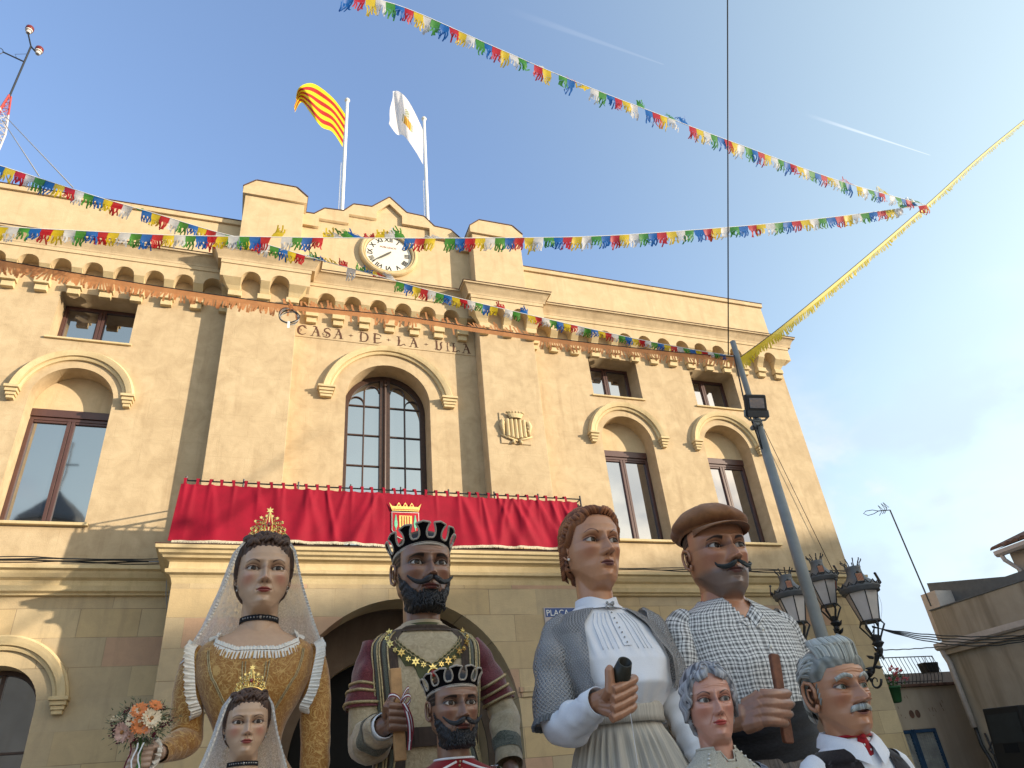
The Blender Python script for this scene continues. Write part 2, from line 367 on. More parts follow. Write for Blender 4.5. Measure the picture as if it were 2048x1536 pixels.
def wing_window(cx, cz, zb, ztop, lower=False):
 w = thing_part = bpy.data.objects.new('window', None); COL.objects.link(w); w.parent = hall; w.location = Vector((cx, WY, zb))-WL[hall]; WL[w] = Vector((cx, WY, zb))
 r = 0.57 if not lower else 0.50
 if not lower:
  me = plate_mesh([(cx-r, ztop)]+arc(cx, cz, r-0.002, PI, 0, 24)[0:]+[(cx+r, ztop)], [], GY, GY+0.1); link('tympanum', me, M['plaster_pale'], w)
 mb = MB(); f = 0.055; y0, y1 = GY+0.0, GY+0.09
 L, Rr = cx-r+0.004, cx+r-0.004
 if not lower:
  mb.box(L, Rr, y0-0.01, y1, ztop-0.13, ztop-0.002)
  zt = ztop-0.135
  mb.box(L, Rr, y0+0.015, y1, zt-0.05, zt)
  mb.box(L, L+f, y0, y1, zb+0.02, zt-0.052); mb.box(Rr-f, Rr, y0, y1, zb+0.02, zt-0.052)
  mb.box(cx-0.055, cx-0.004, y0+0.01, y1, zb+0.02, zt-0.052); mb.box(cx+0.004, cx+0.055, y0+0.01, y1, zb+0.02, zt-0.052)
  for a, b in ((L+f+0.002, cx-0.057), (cx+0.057, Rr-f-0.002)):
   mb.box(a, b, y0+0.02, y1, zt-0.09, zt-0.054); mb.box(a, b, y0+0.02, y1, zb+0.02, zb+0.085)
 else:
  rg = []
  for k in range(25):
   t = PI*k/24; rg.append([(cx+q*math.cos(t), y, cz+q*math.sin(t)) for q, y in ((r-0.002, y0), (r-0.06, y0), (r-0.06, y1), (r-0.002, y1))])
  mb.rings(rg); mb.box(L, L+f, y0, y1, zb, cz); mb.box(Rr-f, Rr, y0, y1, zb, cz); mb.box(cx-0.025, cx+0.025, y0+0.01, y1, zb, cz+r-0.05)
  for z in (zb+0.6, zb+1.2, zb+1.8): mb.box(L+f, cx-0.027, y0+0.02, y1, z, z+0.03); mb.box(cx+0.027, Rr-f, y0+0.02, y1, z, z+0.03)
 mb.build('frame', M['winmetal'] if not lower else M['doorwood'], w, bevel=0.004)
 if lower: me = plate_mesh([(cx-r+0.01, zb)]+arc(cx, cz, r-0.02, PI, 0, 24)+[(cx+r-0.01, zb)], [], y0+0.05, y0+0.06); link('pane', me, M['glass'], w)
 else:
  mb = MB(); mb.box(cx-r+0.03, cx+r-0.03, y0+0.05, y0+0.06, zb+0.05, ztop-0.14); mb.build('pane', M['glass'], w)
 mb = MB(); mb.box(cx-r-0.06, cx+r+0.06, WY-0.07, WY+0.33, zb-0.045, zb); mb.build('sill', M['trim'], w, bevel=0.006)
 return w
for cx, cz in OPN:
 ww = wing_window(cx, cz, 5.63, 7.60); hood(cx, cz, 0.70, 0.87, cz+0.10, WY, ww, 0.10)
for cx, cz in OPN:
 ww = wing_window(cx, 3.24, 0.95, 3.8, True); hood(cx, 3.24, 0.68, 0.86, 3.33, WY, ww, 0.11)
for (a, b, c, d), cpos in zip(SW, (0, 0, 1, 1)):
 w = bpy.data.objects.new('small_window', None); COL.objects.link(w); w.parent = hall; WL[w] = Vector(((a+b)/2, WY, c)); w.location = WL[w]-WL[hall]
 y0, y1 = WY+0.40, WY+0.455; mb = MB(); f = 0.05
 mb.box(a+0.002, b-0.002, y0, y1, c+0.0, c+0.055); mb.box(a+0.002, b-0.002, y0, y1, d-0.06, d-0.002)
 mb.box(a+0.002, a+f, y0, y1, c+0.057, d-0.062); mb.box(b-f, b-0.002, y0, y1, c+0.057, d-0.062); m_ = (a+b)/2
 mb.box(m_-0.05, m_-0.003, y0-0.01, y1, c+0.057, d-0.062); mb.box(m_+0.003, m_+0.05, y0-0.01, y1, c+0.057, d-0.062)
 for p, q in ((a+f+0.002, m_-0.052), (m_+0.052, b-f-0.002)):
  mb.box(p, p+0.018, y0+0.01, y1, c+0.07, d-0.09); mb.box(q-0.018, q, y0+0.01, y1, c+0.07, d-0.09)
 mb.build('frame', M['winmetal'], w, bevel=0.004)
 mb = MB(); mb.box(a+0.03, b-0.03, y0+0.03, y0+0.04, c+0.03, d-0.03); mb.build('pane', M['glass'], w)
 mb = MB(); mb.box(a-0.05, b+0.04, WY-0.04, WY+0.40, c-0.035, c); mb.build('sill', M['trim'], w, bevel=0.005)
# balcony door ---------------------------------------------------
w = bpy.data.objects.new('balcony_door', None); COL.objects.link(w); w.parent = hall; WL[w] = Vector((CX, WY, 4.95)); w.location = WL[w]-WL[hall]
hood(CX, 8.05, 1.03, 1.21, 8.24, WY, w, 0.15)
mb = MB(); cz, r = 8.10, 0.758; y0, y1 = WY+0.40, WY+0.459
def arch_frame(mb, cx, cz, r0, r1, y0, y1, zb, a0=0, a1=PI, n=32):
 mb.rings([[(cx+q*math.cos(t), y, cz+q*math.sin(t)) for q, y in ((r0, y0), (r1, y0), (r1, y1), (r0, y1))] for t in (a0+(a1-a0)*k/n for k in range(n+1))])
arch_frame(mb, CX, cz, r, r-0.10, y0, y1, 0)
for s in (-1, 1):
 xa, xb = sorted((CX+s*r, CX+s*(r-0.10))); mb.box(xa, xb, y0, y1, 4.95, cz-0.002)
mb.box(CX-0.095, CX-0.012, y0-0.03, y1, 4.95, cz+r-0.10); mb.box(CX+0.012, CX+0.095, y0-0.03, y1, 4.95, cz+r-0.10)
mb.tube([(CX-0.0, y0-0.035, 4.95), (CX, y0-0.035, cz+r-0.12)], 0.03, 8)
for s in (-1, 1):
 xb = CX+s*0.375
 mb.box(xb-0.012, xb+0.012, y0, y1-0.005, 4.95, cz+0.42)
 for z in (5.2, 5.8, 6.40, 6.99, 7.59, 8.19):
  xa, xc = sorted((CX+s*0.097, CX+s*(r-0.102))); mb.box(xa, xc, y0+0.005, y1-0.008, z-0.012, z+0.012)
 arch_frame(mb, CX+s*0.236, cz+0.40, 0.139, 0.122, y0, y1-0.005, 0, n=14)
 arch_frame(mb, CX+s*0.515, cz+0.14, 0.139, 0.122, y0, y1-0.005, 0, n=14)
mb.sphere((CX, y0-0.05, cz+r-0.22), 0.045, 6)
mb.build('frame', M['doorwood'], w, bevel=0.003)
me = plate_mesh([(CX-r+0.03, 4.95)]+arc(CX, cz, r-0.03, PI, 0, 28)+[(CX+r-0.03, 4.95)], [], y0+0.03, y0+0.038); link('pane', me, M['glass'], w)
# corbel table, cornice ------------------------------------------
def band(x0, x1, xs, base, hw, r=0.152):
 """arched corbel band: xs = console centres; base = wall plane y"""
 y = base-0.23
 for p, q in zip(xs[:-1], xs[1:]): pass
 low = [];
 pts = [(x0, 10.38), (x0, 10.02)]
 for p, q in zip(xs[:-1], xs[1:]):
  m_ = (p+q)/2; rr = (q-p)/2-hw
  pts += arc(m_, 10.02, rr, PI, 0, 14)
 pts += [(x1, 10.02), (x1, 10.38)]
 link('corbel_arcade', plate_mesh(pts, [], y, base), M['plaster_pale'], hall)
 mb = MB(); mb.box(x0-0.012, x1+0.012, y-0.018, base, 10.302, 10.378); mb.build('fillet', M['plaster_pale'], hall, bevel=0.004)
_cm = {}
def console(x, base, hw, flare=0, half=0):
 key = (round(base, 2), round(hw, 3), flare, half)
 y = base-0.23
 if key in _cm:
  src, sx = _cm[key]; return dup(src, hall, (x-sx, 0, 0))
 mb = MB(); a, b = x-hw, x+hw
 ta, tb = a, b
 if flare < 0: ta = a-0.15
 if flare > 0: tb = b+0.15
 # body, flaring forward (and outward at the ends of a band)
 lo_ = [(a, base-0.07, 9.80), (b, base-0.07, 9.80), (b, base, 9.80), (a, base, 9.80)]
 mid = [(a+(ta-a)*0.55, base-0.13, 9.91), (b+(tb-b)*0.55, base-0.13, 9.91), (b+(tb-b)*0.55, base, 9.91), (a+(ta-a)*0.55, base, 9.93)]
 hi = [(ta, y, 10.019), (tb, y, 10.019), (tb, base, 10.019), (ta, base, 10.019)]
 mb.rings([lo_, mid, hi])
 b0, b1 = a-0.03, b+0.03
 if half < 0: b0 = a
 mb.box(b0, b1, base-0.135, base, 9.692, 9.798); mb.box(b0+0.022 if half >= 0 else b0, b1-0.022, base-0.085, base, 9.58, 9.690)
 o = mb.build('corbel', M['trim'], hall, bevel=0.006, origin=(x, base, 9.58)); _cm[key] = (o, x); return o
SPC = 0.4692
xr = [4.95+SPC*k for k in range(14)]
HWC = 0.082
def do_band(xs, x0, x1, base, ends=(0, 0)):
 band(x0, x1, xs, base, HWC)
 for i, x in enumerate(xs):
  console(x, base, HWC, flare=(-1 if (i == 0 and ends[0]) else (1 if (i == len(xs)-1 and ends[1]) else 0)))
do_band(xr, CX+2.851, WXR+0.15, WY, (0, 1))
xl = sorted(2*CX-x for x in xr)
do_band(xl, WXL-0.15, CX-2.871, WY, (1, 0))
do_band([CX+0.48*k for k in range(-3, 4)], CX-1.709, CX+1.709, WY)
for c in (CX-2.29, CX+2.28): do_band([c-0.485, c, c+0.485], c-0.76, c+0.76, PY, (1, 1))
# cornice, running in and out round the pilasters
def sweep_path(path, prof, name, mat, parent, bevel=0, closed=False):
 """path: list of (x,y) corners; prof: (outward, z); outward = to the right-hand side... mitred"""
 mb = MB(); n = len(path); rg = []
 for k, (x, y) in enumerate(path):
  p = Vector((x, y)); d0 = (p-Vector(path[k-1])).normalized() if k > 0 else None; d1 = (Vector(path[k+1])-p).normalized() if k < n-1 else None
  d0 = d0 or d1; d1 = d1 or d0
  n0 = Vector((d0.y, -d0.x)); n1 = Vector((d1.y, -d1.x)); m_ = (n0+n1); m_ = m_/max(m_.dot(n0), 0.2)
  rg.append([(p.x+m_.x*o, p.y+m_.y*o, z) for o, z in prof])
 mb.rings(rg); return mb.build(name, mat, parent, bevel=bevel)
a_, b_ = CX-2.87, CX-1.71; c_, d_ = CX+1.71, CX+2.85
cpath = [(WXL-0.0, WY+3), (WXL-0.0, WY), (a_, WY), (a_, PY), (b_, PY), (b_, WY), (c_, WY), (c_, PY), (d_, PY), (d_, WY), (WXR, WY), (WXR, WY+3)]
cprof = [(0.0, 10.38), (0.25, 10.38), (0.25, 10.42), (0.26, 10.45), (0.285, 10.50), (0.31, 10.55), (0.335, 10.575), (0.36, 10.58), (0.36, 10.612), (0.0, 10.64)]
sweep_path(cpath, cprof, 'cornice', M['plaster'], hall)
sweep_path(cpath, [(0.0, 10.641), (0.365, 10.615), (0.375, 10.625), (0.0, 10.655)], 'cornice_flashing', M['coping'], hall)
# parapets
for x0, x1 in ((WXL, a_+0.04), (d_-0.04, WXR)):
 mb = MB(); mb.box(x0, x1, WY, WY+0.25, 10.62, 11.70); mb.build('parapet', M['plaster_pale'], hall)
 mb = MB(); mb.box(x0-0.03 if x0 == WXL else x0, x1+0.03 if x1 == WXR else x1, WY-0.045, WY+0.3, 11.702, 11.805); mb.build('parapet_coping', M['plaster_pale'], hall, bevel=0.008)
 mb = MB(); mb.box(x0-0.04 if x0 == WXL else x0, x1+0.04 if x1 == WXR else x1, WY-0.055, WY+0.31, 11.808, 11.822); mb.build('parapet_tile', M['coping'], hall)
# gable with the clock
gp = [(CX-1.76, 10.62)]+[(CX+x, z) for x, z in ((-1.76, 12.28), (-1.53, 12.29), (-1.33, 12.49), (-0.95, 12.51), (-0.75, 12.75), (-0.37, 12.77), (0.0, 13.14), (0.37, 12.77), (0.75, 12.75), (0.97, 12.51), (1.33, 12.49), (1.53, 12.29), (1.74, 12.28))]+[(CX+1.74, 10.62)]
link('clock_gable', plate_mesh(gp, [], WY+0.001, WY+0.30), M['plaster_pale'], hall)
inner = [(CX-1.76, 11.97), (CX-1.43, 11.97), (CX-1.43, 12.20), (CX-0.84, 12.20), (CX-0.84, 12.46), (CX-0.27, 12.46), (CX-0.27, 12.66), (CX, 12.95), (CX+0.27, 12.66), (CX+0.27, 12.44), (CX+0.86, 12.44), (CX+0.86, 12.20), (CX+1.45, 12.20), (CX+1.45, 11.95), (CX+1.74, 11.95)]
link('gable_border', plate_mesh(gp[1:-1]+inner[::-1], [], WY-0.07, WY), M['plaster_pale'], hall)
mb = MB(); pts = [Vector((x, WY+0.11, z+0.008)) for x, z in gp[1:-1]]
for p, q in zip(pts[:-1], pts[1:]):
 d = (q-p).normalized(); nn = Vector((-d.z, 0, d.x)); mb.rings([[p+Vector((0, -0.19, 0)), p+Vector((0, 0.2, 0)), p+Vector((0, 0.2, 0))+nn*0.018, p+Vector((0, -0.19, 0))+nn*0.018], [q+Vector((0, -0.19, 0)), q+Vector((0, 0.2, 0)), q+Vector((0, 0.2, 0))+nn*0.018, q+Vector((0, -0.19, 0))+nn*0.018]])
mb.build('gable_coping', M['coping'], hall)
for c in (CX-2.29, CX+2.28):
 x0, x1 = c-0.585, c+0.575
 mb = MB(); mb.box(x0+0.03, x1-0.03, PY+0.0, WY+0.5, 10.62, 12.25); mb.build('turret', M['plaster_pale'], hall, bevel=0.006)
 e = 0.05
 cap = [(x0-e+0.03, 12.252), (x0-e+0.03, 12.42), (x0+0.20, 12.63), (x1-0.20, 12.63), (x1+e-0.03, 12.42), (x1+e-0.03, 12.252)]
 link('turret_cap', plate_mesh(cap, [], PY-e, WY+0.55), M['plaster_pale'], hall)
 mb = MB()
 cs = cap[1:5]; cs = [(cs[0][0], cs[0][1])]+cs[1:]
 for p, q in zip(cap[1:4], cap[2:5]):
  p = Vector((p[0], 0, p[1])); q = Vector((q[0], 0, q[1])); d = (q-p).normalized(); nn = Vector((-d.z, 0, d.x))
  y0, y1 = PY-e-0.015, WY+0.56
  mb.rings([[(p+Vector((0, y, 0))+nn*h) for y, h in ((y0, 0.003), (y1, 0.003), (y1, 0.02), (y0, 0.02))], [(q+Vector((0, y, 0))+nn*h) for y, h in ((y0, 0.003), (y1, 0.003), (y1, 0.02), (y0, 0.02))]])
 mb.build('turret_tile', M['coping'], hall)
# clock
ck = bpy.data.objects.new('clock', None); COL.objects.link(ck); ck.parent = hall; CZ = 11.57; WL[ck] = Vector((CX-0.01, WY, CZ)); ck.location = WL[ck]-WL[hall]
kx = CX-0.01
prof = [(0.60, 0.0), (0.60, -0.05), (0.585, -0.085), (0.56, -0.10), (0.535, -0.10), (0.525, -0.075), (0.505, -0.085), (0.485, -0.075), (0.475, -0.04), (0.470, -0.0)]
mb = MB(); rg = [[(kx+r*math.cos(t), WY+dy, CZ+r*math.sin(t)) for r, dy in prof] for t in (2*PI*k/64 for k in range(64))]; rg.append(rg[0]); mb.rings(rg, cap0=False, cap1=False); mb.build('clock_rim', M['trim'], ck, smooth=False)
mb = MB(); mb.rings([[(kx+r*math.cos(t), WY+dy, CZ+r*math.sin(t)) for t in (2*PI*k/64 for k in range(64))] for r, dy in ((0.472, -0.006), (0.472, -0.02))]); mb.build('dial', M['dial'], ck)
mb = MB(); rg = [[(kx+r*math.cos(t), WY-0.022, CZ+r*math.sin(t)) for r in (0.462, 0.472)] for t in (2*PI*k/64 for k in range(65))]; mb.rings(rg, closed=False, cap0=False, cap1=False)
for k, tx in enumerate(('XII', 'I', 'II', 'III', 'IIII', 'V', 'VI', 'VII', 'VIII', 'IX', 'X', 'XI')):
 me = text_mesh(tx, 0.155, 0.001); a = -2*PI*k/12
 me.transform(Matrix.Translation((kx, WY-0.0235, CZ)) @ XZ @ Matrix.Rotation(a, 4, 'Z') @ Matrix.Translation((0, 0.375, 0)) @ Matrix.Diagonal((0.80 if len(tx) > 3 else 0.95, 1.0, 1, 1))); mb.mesh(me)
 for dx in (-0.0035, 0.0035):
  me = text_mesh(tx, 0.155, 0.001); me.transform(Matrix.Translation((kx, WY-0.0235, CZ)) @ XZ @ Matrix.Rotation(a, 4, 'Z') @ Matrix.Translation((dx, 0.375, 0.0004*(1 if dx > 0 else -1))) @ Matrix.Diagonal((0.80 if len(tx) > 3 else 0.95, 1.0, 1, 1))); mb.mesh(me)
mb.build('numeral', M['black'], ck, fixn=False)
me = text_mesh('POBLLEACH', 0.062, 0.001); me.transform(Matrix.Translation((kx-0.01, WY-0.0235, CZ+0.17)) @ XZ); link('maker_name', me, M['redprint'], ck)
def hand(length, ang, w, y, name):
 mb = MB(); d = Vector((math.sin(ang), 0, math.cos(ang))); s = Vector((d.z, 0, -d.x)); c = Vector((kx, y, CZ))
 pts = [c-d*0.06+s*w*0.6, c-d*0.06-s*w*0.6, c-s*w, c+d*length*0.55-s*w*0.8, c+d*length, c+d*length*0.55+s*w*0.8, c+s*w]
 mb.rings([pts, [p+Vector((0, -0.006, 0)) for p in pts]]); mb.build(name, M['clockhand'], ck)
hand(0.30, 2*PI*(7+38/60)/12, 0.022, WY-0.045, 'hour_hand'); hand(0.42, 2*PI*38.5/60, 0.018, WY-0.055, 'minute_hand')
# inscription
tb = bpy.data.objects.new('inscription', None); COL.objects.link(tb); tb.parent = hall; WL[tb] = Vector((CX, WY, 9.28)); tb.location = WL[tb]-WL[hall]
mb = MB(); mb.box(CX-1.70, CX+1.70, WY-0.012, WY-0.001, 9.285, 9.575); mb.build('tablet', M['plaster'], tb, bevel=0.003)
GL = {  # strokes in a unit box: polylines (x,z,half-width)
 'C': [[(0.85, 0.95, .02), (0.55, 1.0, .06), (0.25, 0.85, .09), (0.12, 0.5, .11), (0.2, 0.15, .09), (0.5, 0.0, .05), (0.85, 0.15, .02)], [(0.55, 1.0, .05), (0.75, 0.8, .06), (0.9, 0.72, .02)], [(0.2, 0.6, .02), (0.42, 0.5, .02), (0.3, 0.3, .02)]],
 'A': [[(0.15, 0.0, .03), (0.35, 0.45, .03), (0.5, 1.0, .05)], [(0.5, 1.0, .05), (0.68, 0.5, .10), (0.78, 0.05, .09)], [(0.2, 1.0, .02), (0.35, 1.06, .05), (0.62, 0.98, .04)], [(0.25, 0.42, .025), (0.72, 0.42, .025)], [(0.02, -0.02, .03), (0.3, 0.02, .02)], [(0.6, 0.0, .03), (0.98, 0.02, .02)]],
 'S': [[(0.85, 0.82, .02), (0.6, 1.02, .05), (0.3, 0.88, .07), (0.3, 0.62, .07), (0.55, 0.5, .12), (0.78, 0.32, .08), (0.7, 0.08, .06), (0.4, -0.02, .04), (0.12, 0.12, .02)], [(0.2, 0.5, .02), (0.1, 0.3, .03), (0.3, 0.2, .02)], [(0.45, 0.35, .02), (0.5, 0.15, .03), (0.35, 0.1, .02)]],
 'D': [[(0.0, 0.95, .02), (0.2, 1.05, .05), (0.5, 1.0, .03)], [(0.28, 1.0, .07), (0.24, 0.5, .09), (0.28, 0.05, .06)], [(0.1, 0.0, .03), (0.5, -0.02, .04), (0.8, 0.12, .06), (0.93, 0.5, .08), (0.80, 0.88, .06), (0.45, 1.0, .03)]],
 'E': [[(0.1, 1.0, .02), (0.3, 1.05, .06), (0.7, 0.98, .04), (0.9, 0.85, .02)], [(0.3, 1.0, .09), (0.26, 0.5, .10), (0.3, 0.03, .08)], [(0.15, -0.02, .03), (0.6, 0.0, .05), (0.95, 0.14, .02)], [(0.3, 0.52, .03), (0.8, 0.52, .05)], [(0.9, 0.85, .02), (0.86, 0.72, .03)]],
 'L': [[(0.05, 1.02, .03), (0.45, 1.0, .03)], [(0.25, 1.0, .05), (0.3, 0.5, .10), (0.25, 0.08, .07)], [(0.1, 0.0, .03), (0.5, 0.04, .06), (0.8, 0.22, .03), (0.92, 0.05, .03)], [(0.15, 0.55, .02), (0.45, 0.55, .02)]],
 'V': [[(0.05, 1.0, .02), (0.25, 1.05, .06), (0.4, 0.95, .03)], [(0.28, 1.0, .08), (0.3, 0.5, .10), (0.32, 0.1, .08), (0.6, 0.0, .05)], [(0.6, 0.0, .05), (0.78, 0.3, .08), (0.72, 0.75, .08), (0.9, 1.0, .04)], [(0.1, 0.1, .04), (0.25, 0.02, .03)]],
 'I': [[(0.2, 1.0, .03), (0.8, 1.0, .03)], [(0.5, 1.0, .07), (0.46, 0.5, .05), (0.54, 0.0, .07)], [(0.2, 0.0, .03), (0.8, 0.0, .03)], [(0.38, 0.5, .02), (0.62, 0.5, .02)]],
 '+': [[(0.2, 0.48, .02), (0.5, 0.5, .055), (0.8, 0.48, .02)], [(0.5, 0.2, .015), (0.5, 0.5, .05), (0.5, 0.8, .015)]]}
def stroke(mb, pts, y, th=0.004):
 P = [Vector((a, 0, b)) for a, b, _ in pts]; W_ = [c for _, _, c in pts]; rg = []
 # resample smoothly
 Q = []; WW = []
 for i in range(len(P)-1):
  p0 = P[max(i-1, 0)]; p1 = P[i]; p2 = P[i+1]; p3 = P[min(i+2, len(P)-1)]
  for k in range(5):
   t = k/5; Q.append(0.5*((2*p1)+(p2-p0)*t+(2*p0-5*p1+4*p2-p3)*t*t+(3*p1-p0-3*p2+p3)*t**3)); WW.append(W_[i]+(W_[i+1]-W_[i])*t)
 Q.append(P[-1]); WW.append(W_[-1])
 for i, q in enumerate(Q):
  t = (Q[min(i+1, len(Q)-1)]-Q[max(i-1, 0)]).normalized(); s = Vector((-t.z, 0, t.x))*WW[i]
  rg.append([Vector((v.x, y_, v.z)) for v, y_ in ((q+s, y), (q-s, y), (q-s, y-th), (q+s, y-th))])
 mb.rings(rg)
px = [(605, 'C'), (632, 'A'), (654, 'S'), (677, 'A'), (702, '+'), (727, 'D'), (754, 'E'), (777, '+'), (802, 'L'), (827, 'A'), (852, '+'), (877, 'V'), (895, 'I'), (911, 'L'), (932, 'A')]
for x, ch in px:
 cxw = atY(x, 656+(x-605)*0.131, WY).x
 mb = MB(); wd = 0.19 if ch not in 'I+' else 0.14; ht = 0.20 if ch != '+' else 0.10; zb = 9.33 if ch != '+' else 9.38
 for k, st in enumerate(GL[ch]):
  stroke(mb, [(cxw+(a-0.5)*wd, zb+b*ht, c*wd*0.95) for a, b, c in st], WY-0.0125-0.0006*k)
 mb.build('cross_mark' if ch == '+' else 'letter', M['letter'], tb)
# coat of arms
ca = bpy.data.objects.new('coat_of_arms', None); COL.objects.link(ca); ca.parent = hall; WL[ca] = Vector((4.27, PY, 7.5)); ca.location = WL[ca]-WL[hall]
mb = MB(); mb.box(3.98, 4.56, PY-0.02, PY-0.001, 7.24, 7.87); mb.build('plaque', M['plaster'], ca, bevel=0.008)
mb = MB(); ax = 4.28
for k in range(5):
 x = ax-0.16+k*0.08; zb = 7.37-0.02*(2-abs(k-2)); mb.tube([(x, PY-0.05, zb), (x, PY-0.05, 7.72)], 0.034, 8)
mb.box(ax-0.2, ax+0.2, PY-0.05, PY-0.02, 7.34, 7.72); mb.build('shield', M['trim'], ca)
mb = MB(); mb.rings([[(ax+rx*math.cos(t), PY-0.06+0.05*math.sin(t), z) for t in (2*PI*k/16 for k in range(16))] for rx, z in ((0.11, 7.74), (0.125, 7.77), (0.15, 7.81), (0.165, 7.84), (0.14, 7.84), (0.10, 7.76))], cap0=False)
for k in range(9):
 t = PI+PI*k/8; mb.sphere((ax+0.165*math.cos(t), PY-0.06+0.055*math.sin(t), 7.855), 0.02, 4)
mb.build('crown', M['trim'], ca)
for s in (-1, 1):
 mb = MB(); xx = ax+s*0.25
 mb.tube([(xx, PY-0.03, 7.40), (xx, PY-0.035, 7.5), (xx+s*0.02, PY-0.045, 7.6), (xx, PY-0.05, 7.66), (xx+s*0.01, PY-0.04, 7.72)], [0.03, 0.035, 0.05, 0.04, 0.015], 8)
 for k in range(6): mb.sphere((xx+random.uniform(-.03, .03), PY-0.06, 7.5+0.035*k), 0.02, 4)
 mb.build('supporter', M['trim'], ca, smooth=True)
 mb = MB(); mb.tube([(ax+s*0.30, PY-0.03, 7.40), (ax+s*0.15, PY-0.045, 7.34), (ax, PY-0.05, 7.29)], 0.018, 6); mb.sphere((ax+s*0.07, PY-0.04, 7.27), 0.035, 5); mb.build('ribbon', M['trim'], ca, smooth=True)
# string course
sp_ = [(0.0, 4.60), (0.05, 4.61), (0.055, 4.63), (0.10, 4.655), (0.11, 4.69), (0.12, 4.72), (0.07, 4.73), (0.07, 4.77), (0.075, 4.80), (0.12, 4.83), (0.15, 4.88), (0.16, 4.91), (0.21, 4.93), (0.215, 4.975), (0.0, 5.01)]
BX0, BX1 = -0.965, 5.02
sweep_path([(WXL, WY+3), (WXL, WY), (BX0-0.002, WY)], sp_, 'string_course', M['trim'], hall)
sweep_path([(BX1+0.002, WY), (WXR, WY), (WXR, WY+3)], sp_, 'string_course', M['trim'], hall)
# porch carrying the balcony
FY = 10.0
link('porch', plate_mesh([(BX0, 0), (BX1, 0), (BX1, 4.56), (BX0, 4.56)], [arch_loop(CX+0.05, 2.70, 1.60, 0.01, 40)], FY, FY+0.55), M['stone'], hall)
mb = MB()
mb.box(BX0, BX0+0.45, FY+0.552, WY-0.002, 0, 4.56); mb.box(BX1-0.45, BX1, FY+0.552, WY-0.002, 0, 4.56); mb.build('porch_side', M['stone'], hall)
M['vest'] = wall_mat('porch render with painted shade', (0.13, 0.092, 0.066), (0.17, 0.125, 0.09), (0.08, 0.055, 0.04), joint=0.0005)  # dark brown imitates the shade deep inside the porch
mb = MB(); mb.box(BX0+0.452, BX1-0.452, FY+0.552, WY-0.002, 4.36, 4.5); mb.build('porch_ceiling', M['vest'], hall)  # ceiling coloured dark with the same painted shade
link('porch_shade_panel', plate_mesh([(BX0+0.452, 0.01), (BX1-0.452, 0.01), (BX1-0.452, 4.358), (BX0+0.452, 4.358)], [arch_loop(CX+0.05, 2.35, 1.40, 0.02, 30)], WY-0.05, WY-0.004), M['vest'], hall)  # added panel round the inner arch, its dark colour standing in for shade
bp = [(0.0, 4.50), (0.02, 4.57), (0.04, 4.60), (0.09, 4.62), (0.10, 4.66), (0.06, 4.68), (0.06, 4.765), (0.10, 4.79), (0.14, 4.80), (0.15, 4.83), (0.19, 4.85), (0.20, 4.885), (0.235, 4.90), (0.24, 4.945), (0.0, 4.97)]
sweep_path([(BX0, WY-0.01), (BX0, FY), (BX1, FY), (BX1, WY-0.01)], bp, 'balcony_cornice', M['trim'], hall)
mb = MB(); mb.box(BX0, BX1, FY, WY-0.003, 4.5605, 4.96); mb.build('balcony_slab', M['trim'], hall)
sweep_path([(BX0-0.235, WY-0.01), (BX0-0.235, FY-0.235), (BX1+0.235, FY-0.235), (BX1+0.235, WY-0.01)], [(-0.12, 4.962), (0.01, 4.948), (0.012, 4.96), (-0.12, 4.975)], 'balcony_edge', M['coping'], hall)
# imposts of the porch arch
for x0, x1 in ((BX0-0.03, CX+0.05-1.6+0.0), (CX+0.05+1.6, BX1+0.03)):
 mb = MB(); mb.box(x0, x1+0.001, FY-0.035, FY-0.001, 3.005, 3.07); mb.box(x0+0.02, x1, FY-0.02, FY-0.001, 2.94, 3.003); mb.build('impost', M['stone'], hall, bevel=0.004)
# inner doorway
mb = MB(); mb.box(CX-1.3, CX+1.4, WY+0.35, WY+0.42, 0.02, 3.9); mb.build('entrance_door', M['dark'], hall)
# balcony railing
rl = bpy.data.objects.new('balcony_railing', None); COL.objects.link(rl); rl.parent = hall; WL[rl] = Vector((CX, FY, 4.97)); rl.location = WL[rl]-WL[hall]
RX0, RX1 = -0.99, 5.04
mb = MB(); zt = 5.94
for p, q in (((RX0, FY), (RX1, FY)), ((RX0, WY-0.02), (RX0, FY)), ((RX1, FY), (RX1, WY-0.02))):
 mb.tube([(p[0], p[1], zt), (q[0], q[1], zt)], 0.011, 6); mb.tube([(p[0], p[1]+0.02, zt-0.12), (q[0], q[1]+0.02, zt-0.12)], 0.018, 6); mb.tube([(p[0], p[1], 5.05), (q[0], q[1], 5.05)], 0.015, 6)
mb.build('rail', M['iron'], rl)
mb = MB(); mb.box(RX0+0.02, RX1-0.02, FY+0.035, FY+0.075, 5.79, 5.87); mb.build('weathered_board', simple('weathered timber', (0.25, 0.21, 0.15), 0.9, 0.5, 12), rl)
mb = MB(); mb.tube([(RX0, FY, 4.97), (RX0, FY, 6.0)], 0.014, 6)
src = mb.build('post', M['iron'], rl, origin=(RX0, FY, 4.97));
for k in range(1, 9): dup(src, rl, ((RX1-RX0)*k/8, 0, 0))
nb = 52
mb = MB(); mb.tube([(RX0+0.06, FY, 5.05), (RX0+0.06, FY, zt-0.12)], 0.007, 5)
src = mb.build('baluster', M['iron'], rl, origin=(RX0+0.06, FY, 5.05))
for k in range(1, nb): dup(src, rl, ((RX1-RX0-0.12)*k/(nb-1), 0, 0))
# two ceiling lamps seen in the balcony room
mlamp = bpy.data.materials.new('lit ceiling lamp'); mlamp.use_nodes = True; _p = mlamp.node_tree.nodes['Principled BSDF']; _p.inputs['Emission Color'].default_value = (1, 0.93, 0.75, 1); _p.inputs['Emission Strength'].default_value = 3.5

